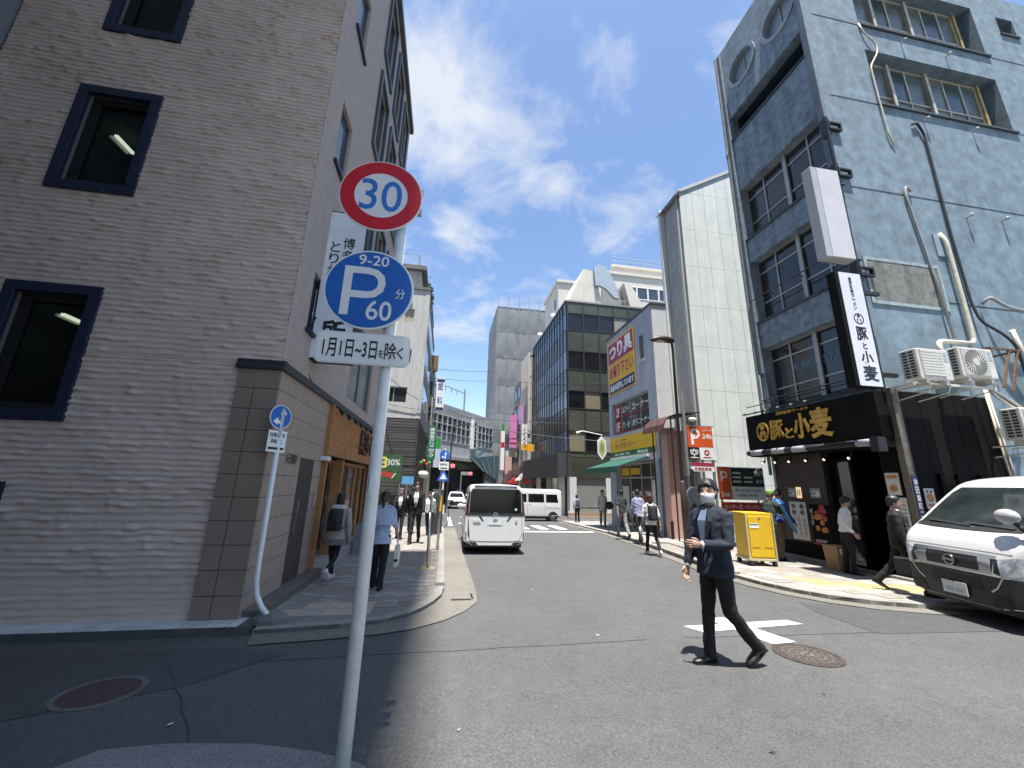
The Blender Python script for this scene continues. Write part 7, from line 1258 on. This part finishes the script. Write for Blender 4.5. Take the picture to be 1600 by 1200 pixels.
# 3 shop man in white shirt
person('man in white shirt and black trousers standing at the ramen shop door', on(8.72, 7.72, .083), -118, 1.60, legs=((-4, 4), (4, 8)), arms=((-4, 30, 12), (-22, 62, 14, -20)), lean=6, top=WHC, hem=.92, hair=HAIRK, hpitch=-12, seed=4, skirt=.012)
# 4 woman with backpack
_, W, J, up, pt_ = person('woman in white shirt and black trousers with a black backpack walking up the road edge', on(5.9, 10.94, .012), -8, 1.66, legs=((16, 4), (-14, 26)), arms=((8, 14, 12), (-6, 8, 12)), top=WHC, sleeve='half', hem=.86, hair=HAIRB, style='bob', shoe=SHOEW, skirt=.02, seed=5, fleg=.85)
backpack(W, up, 'black backpack on the woman in the white shirt', mat('pack_black', (.014, .014, .015), .6, var=.2, scale=8)); hd = W(J['wr0'] + J['hd0']*.1); q = B(); q.ball(hd + Vector((0, 0, -.08)), (.06, .05, .11)); item('white_pouch', q, SWHT, 'small white pouch in the hand of the woman with the backpack', 'pouch', tuple(hd - Vector((0, 0, .15))), smooth=True)
# 5, 6 pair ahead of her
person('man in lavender shirt and black trousers walking along the right pavement', on(6.72, 13.3, .08), -4, 1.75, legs=((-15, 24), (14, 4)), arms=((12, 12, 7), (-10, 10, 7)), top=LAV, hem=.84, skirt=.015, hair=HAIRK, seed=6, fleg=.9)
person('person in dark top and grey trousers just ahead of the man in lavender', on(6.75, 14.7, .08), 0, 1.76, top=cloth('dark_teal', (.03, .035, .045)), sleeve='short', trousers=cloth('grey', (.22, .21, .2)), hair=HAIRK, seed=7)
# 7, 8 far corner
_, W, J, up, pt_ = person('man in pale blue shirt with backpack standing at the far corner', on(7.75, 22.9, .06), 5, 1.55, legs=((2, 2), (-3, 3)), arms=((4, 8, 8), (-2, 10, 8)), top=LBC, hair=HAIRK, seed=8); backpack(W, up, 'grey backpack on the man standing at the far corner', mat('pack_grey', (.06, .065, .08), .7))
_, W, J, up, pt_ = person('person in pale grey coat walking before the grey pier of the tackle shop', on(7.98, 19.6, .08), 160, 1.8, top=cloth('pale_grey', (.45, .44, .42)), trousers=cloth('warm_grey', (.17, .16, .15)), hem=.80, hair=HAIRB, style='bob', seed=9)
q = B(); c_ = W(J['el0']); q.ball(c_ + Vector((.10, -.1, -.1)), (.22, .10, .2)); item('shoulder_bag', q, mat('bag_dark', (.02, .02, .022), .6), 'dark shoulder bag of the person in the pale grey coat', 'bag', tuple(c_ - Vector((0, 0, .3))), smooth=True)
# 9, 10 delivery workers
_, W, J, up, pt_ = person('delivery worker in green cap holding a blue crate beside the yellow cart', on(8.28, 9.3, .083), -75, 1.74, legs=((10, 5), (-10, 12)), arms=((35, 55, 14, 20), (30, 65, 10, 25)), lean=10, top=cloth('dark_green', (.02, .035, .028)), sleeve='short', shoe=SHOEW, trousers=cloth('track_black', (.016, .018, .02)), hair=HAIRB, hpitch=-15, seed=10)
q = B(); hc = up((0, .0, 1.70)); q.rings([ell(hc + Vector((0, 0, z)), r_, r_*1.15, 16) for z, r_ in ((-.03, .088), (.03, .085), (.06, .06), (.07, .01))]); q.rings([[hc + Vector((x, y, -.03 + dz_)) for x, y in ((-.07, .07), (.07, .07), (.05, .16), (-.05, .16))] for dz_ in (0, .01)]); pt_('cap', q, mat('cap_green', (.16, .33, .05), .7), smooth=False)
cr = thing('blue_crate', 'flat blue folding crate carried by the delivery worker', 'crate', W((.1, .45, .95))); Mx = Matrix.Rotation(R(-28), 3, 'Y') @ Matrix.Rotation(R(-35), 3, 'Z'); cp = W((.22, .34, 1.12)); q = B(); q.obox(cp, (.07, .42, .78), Mx); obj('shell', q, mat('crate_blue', (.035, .16, .28), .5, var=.1), cr, bevel=.012)
for k in (-1, 1): q = B(); q.obox(cp + Mx @ Vector((-.037, 0, k*.33)), (.012, .40, .04), Mx); obj('rim', q, mat('crate_blue_dark', (.02, .10, .19), .5), cr)
person('delivery worker in blue jacket and brown trousers bending behind the green capped one', on(8.72, 9.55, .083), -75, 1.80, legs=((14, 12), (-6, 10)), arms=((20, 40, 10), (25, 30, 8)), lean=14, top=cloth('royal_blue', (.03, .05, .26)), trousers=cloth('tan', (.13, .095, .06)), hair=HAIRK, hpitch=-10, seed=11, skirt=.02)
# yellow cart
ct_ = thing('yellow_cart', 'bright yellow steel delivery cart standing on the kerb', 'cart', on(7.5, 8.95, .08)); z0 = gz(8.95) + .08; YCM = mat('cart_yellow', (.66, .42, .015), .45, var=.08, scale=4); M2 = Matrix.Rotation(R(-12), 3, 'Z'); cc = Vector((7.50, 8.98, z0)); YE = mat('cart_edge', (.55, .50, .30), .5, metal=.3)
def cbx(c, sz): q = B(); q.obox(cc + M2 @ Vector(c), sz, M2); return q
obj('box', cbx((0, 0, .66), (.60, .58, .98)), YCM, ct_, bevel=.012); obj('lid', cbx((0, .02, 1.17), (.64, .62, .04)), YCM, ct_, bevel=.01); obj('door_panel', cbx((.01, -.305, .66), (.53, .02, .90)), YCM, ct_, bevel=.006); obj('base_tray', cbx((0, 0, .15), (.66, .64, .05)), YE, ct_, bevel=.008)
lp = obj('label_plate', cbx((-.13, -.318, .90), (.20, .008, .10)), SWHT, ct_); obj('label_stripe', cbx((-.13, -.323, .93), (.19, .004, .03)), mat('label_teal', (.05, .25, .25), .5), lp)
for x in (-.16, .18): obj('slot', cbx((x*.85, -.316, .42), (.18, .006, .03)), mat('slot_ochre', (.42, .22, .01), .6), ct_)
for x in (-.305, .305): obj('corner_post', cbx((x, -.31, .66), (.03, .03, 1.02)), YE, ct_)
for x in (-.27, .27):
    for y in (-.26, .26): q = B(); p = cc + M2 @ Vector((x, y, .06)); ax = M2 @ Vector((.03, 0, 0)); q.cyl(p - ax, p + ax, .06, .06, 14); obj('castor', q, TYRE, ct_)
obj('latch', cbx((0, -.315, 1.08), (.06, .02, .03)), STL, ct_)
bx_ = thing('cardboard_box', 'tall cardboard box standing by the ramen shop door', 'box', on(8.88, 8.1, .083)); q = B(); z1 = gz(8.15) + .083; q.rings([[(8.88 + x*(1 + .18*(z/.52)), 8.15 + y*(1 + .18*(z/.52)), z1 + z) for x, y in ((-.15, -.15), (.15, -.15), (.15, .15), (-.15, .15))] for z in (0, .52)]); CB = mat('cardboard', (.36, .235, .125), .85, var=.1, scale=6); obj('box', q, CB, bx_); q = B(); q.box(8.75, 8.84, 7.962, 7.966, z1 + .36, z1 + .47); obj('label_paper', q, SWHT, bx_)
# 11 woman in parka, 12 woman in blue
_, W, J, up, pt_ = person('person in pale hooded parka with black backpack walking past the tiled wall', on(-1.84, 7.85, .06), -6, 1.50, legs=((18, 4), (-20, 42)), arms=((16, 16, 12), (-14, 22, 12)), top=BEI, jacket=True, hem=.74, skirt=.035, hair=HAIRK, style='bob', shoe=SHOEW, trousers=BLKC, build=1.12, seed=12, fleg=.8)
q = B(); q.rings([ell(up((0, -.06, z)), rx, ry, 18) for z, rx, ry in ((1.38, .15, .10), (1.43, .17, .125), (1.48, .15, .115), (1.50, .10, .08))]); pt_('hood', fused(q, .014, 3, .008, 5), mat('hood_pale', (.50, .47, .43), .9)); q = B(); q.rings([ell(up((0, 0, z)), rx, ry, 20) for z, rx, ry in ((.72, .262, .205), (.79, .258, .202), (.83, .250, .196), (.83, .18, .13), (.72, .18, .13))], caps=False); pt_('hem_band', q, mat('hem_grey', (.16, .14, .13), .9), smooth=True)
backpack(W, up, 'black backpack on the person in the pale parka', mat('pack_black', (.014, .014, .015), .6))
_, W, J, up, pt_ = person('woman in pale blue caped blouse and black trousers walking along the shaded pavement', on(-.97, 7.2, .06), -4, 1.52, legs=((8, 4), (-8, 14)), arms=((6, 10, 8), (8, 30, 14)), top=LBC, sleeve='half', hem=.78, skirt=.05, hair=HAIRB, style='ponytail', trousers=BLKC, fleg=1.1, seed=13)
q = B(); q.rings([ell(up((0, -.005, z)), rx, ry, 20) for z, rx, ry in ((1.46, .08, .07), (1.40, .19, .12), (1.25, .235, .16), (1.12, .25, .175), (1.12, .23, .155), (1.25, .21, .14))]); pt_('cape', fused(q, .014, 2, .010, 3), LBC)
hd = W(J['wr1'] + J['hd1']*.09); q = B(); q.rings([[hd + Vector((x, y, z)) for x, y in ((-.03, -.13), (.03, -.13), (.03*k, .13), (-.03*k, .13))] for z, k in ((-.42, 1.2), (-.25, 1.5), (-.10, 1.))]); hq = B(); hq.tube([hd + Vector(v) for v in ((0, -.08, -.10), (0, -.02, .0), (0, .03, .0), (0, .08, -.10))], .008, 6); pq = B(); pq.box(hd.x - .034, hd.x + .034, hd.y - .134, hd.y - .131, hd.z - .34, hd.z - .30)
item('tote_bag', q, mat('tote_canvas', (.62, .60, .57), .85, var=.08), 'white tote bag in the hand of the woman in pale blue', 'bag', tuple(hd - Vector((0, 0, .42))), parts=(('handle', hq, WHC), ('print', pq, BLACK)))
# 13-16 coming towards the camera
person('man in black suit and white shirt with dark tie walking towards the slim post', on(-.80, 13.0, .06), 176, 1.82, legs=((-14, 22), (16, 4)), arms=((14, 14, 8), (-12, 10, 8)), top=BLKC, jacket=True, inner=WHC, tie=cloth('tie_dark', (.02, .02, .03)), hem=.82, hair=HAIRK, style='short', build=1.1, seed=14, collar=WHC)
person('man in black suit with blue tie beside the taller suited man', on(-1.38, 14.1, .06), 178, 1.62, legs=((12, 4), (-12, 20)), top=BLKC, jacket=True, inner=WHC, tie=cloth('tie_blue', (.02, .05, .28)), hem=.82, hair=mat('hair_grey', (.10, .10, .10), .6), build=1.05, seed=15, collar=WHC)
person('person in light blue shirt behind the two suited men', on(-1.15, 16.2, .06), -2, 1.70, top=cloth('sky_shirt', (.32, .47, .62)), hair=HAIRK, seed=16); person('person in white shirt at the kerb behind the suited men', on(-.45, 15.2, .06), 174, 1.55, top=WHC, hair=HAIRK, seed=17)
# grey planter crate by the restaurant
gp = thing('planter_box', 'grey concrete planter box beside the restaurant entrance', 'planter', (-1.95, 11.2, gz(11.2) + .06)); q = B(); q.box(-2.15, -1.72, 10.9, 11.5, gz(11) + .05, gz(11) + .75); obj('box', q, mat('planter_grey', (.20, .21, .22), .8, var=.12), gp, bevel=.01); q = B(); q.box(-2.12, -1.75, 10.93, 11.47, gz(11) + .752, gz(11) + .76); obj('top_panel', q, mat('planter_top', (.10, .11, .12), .7), gp)
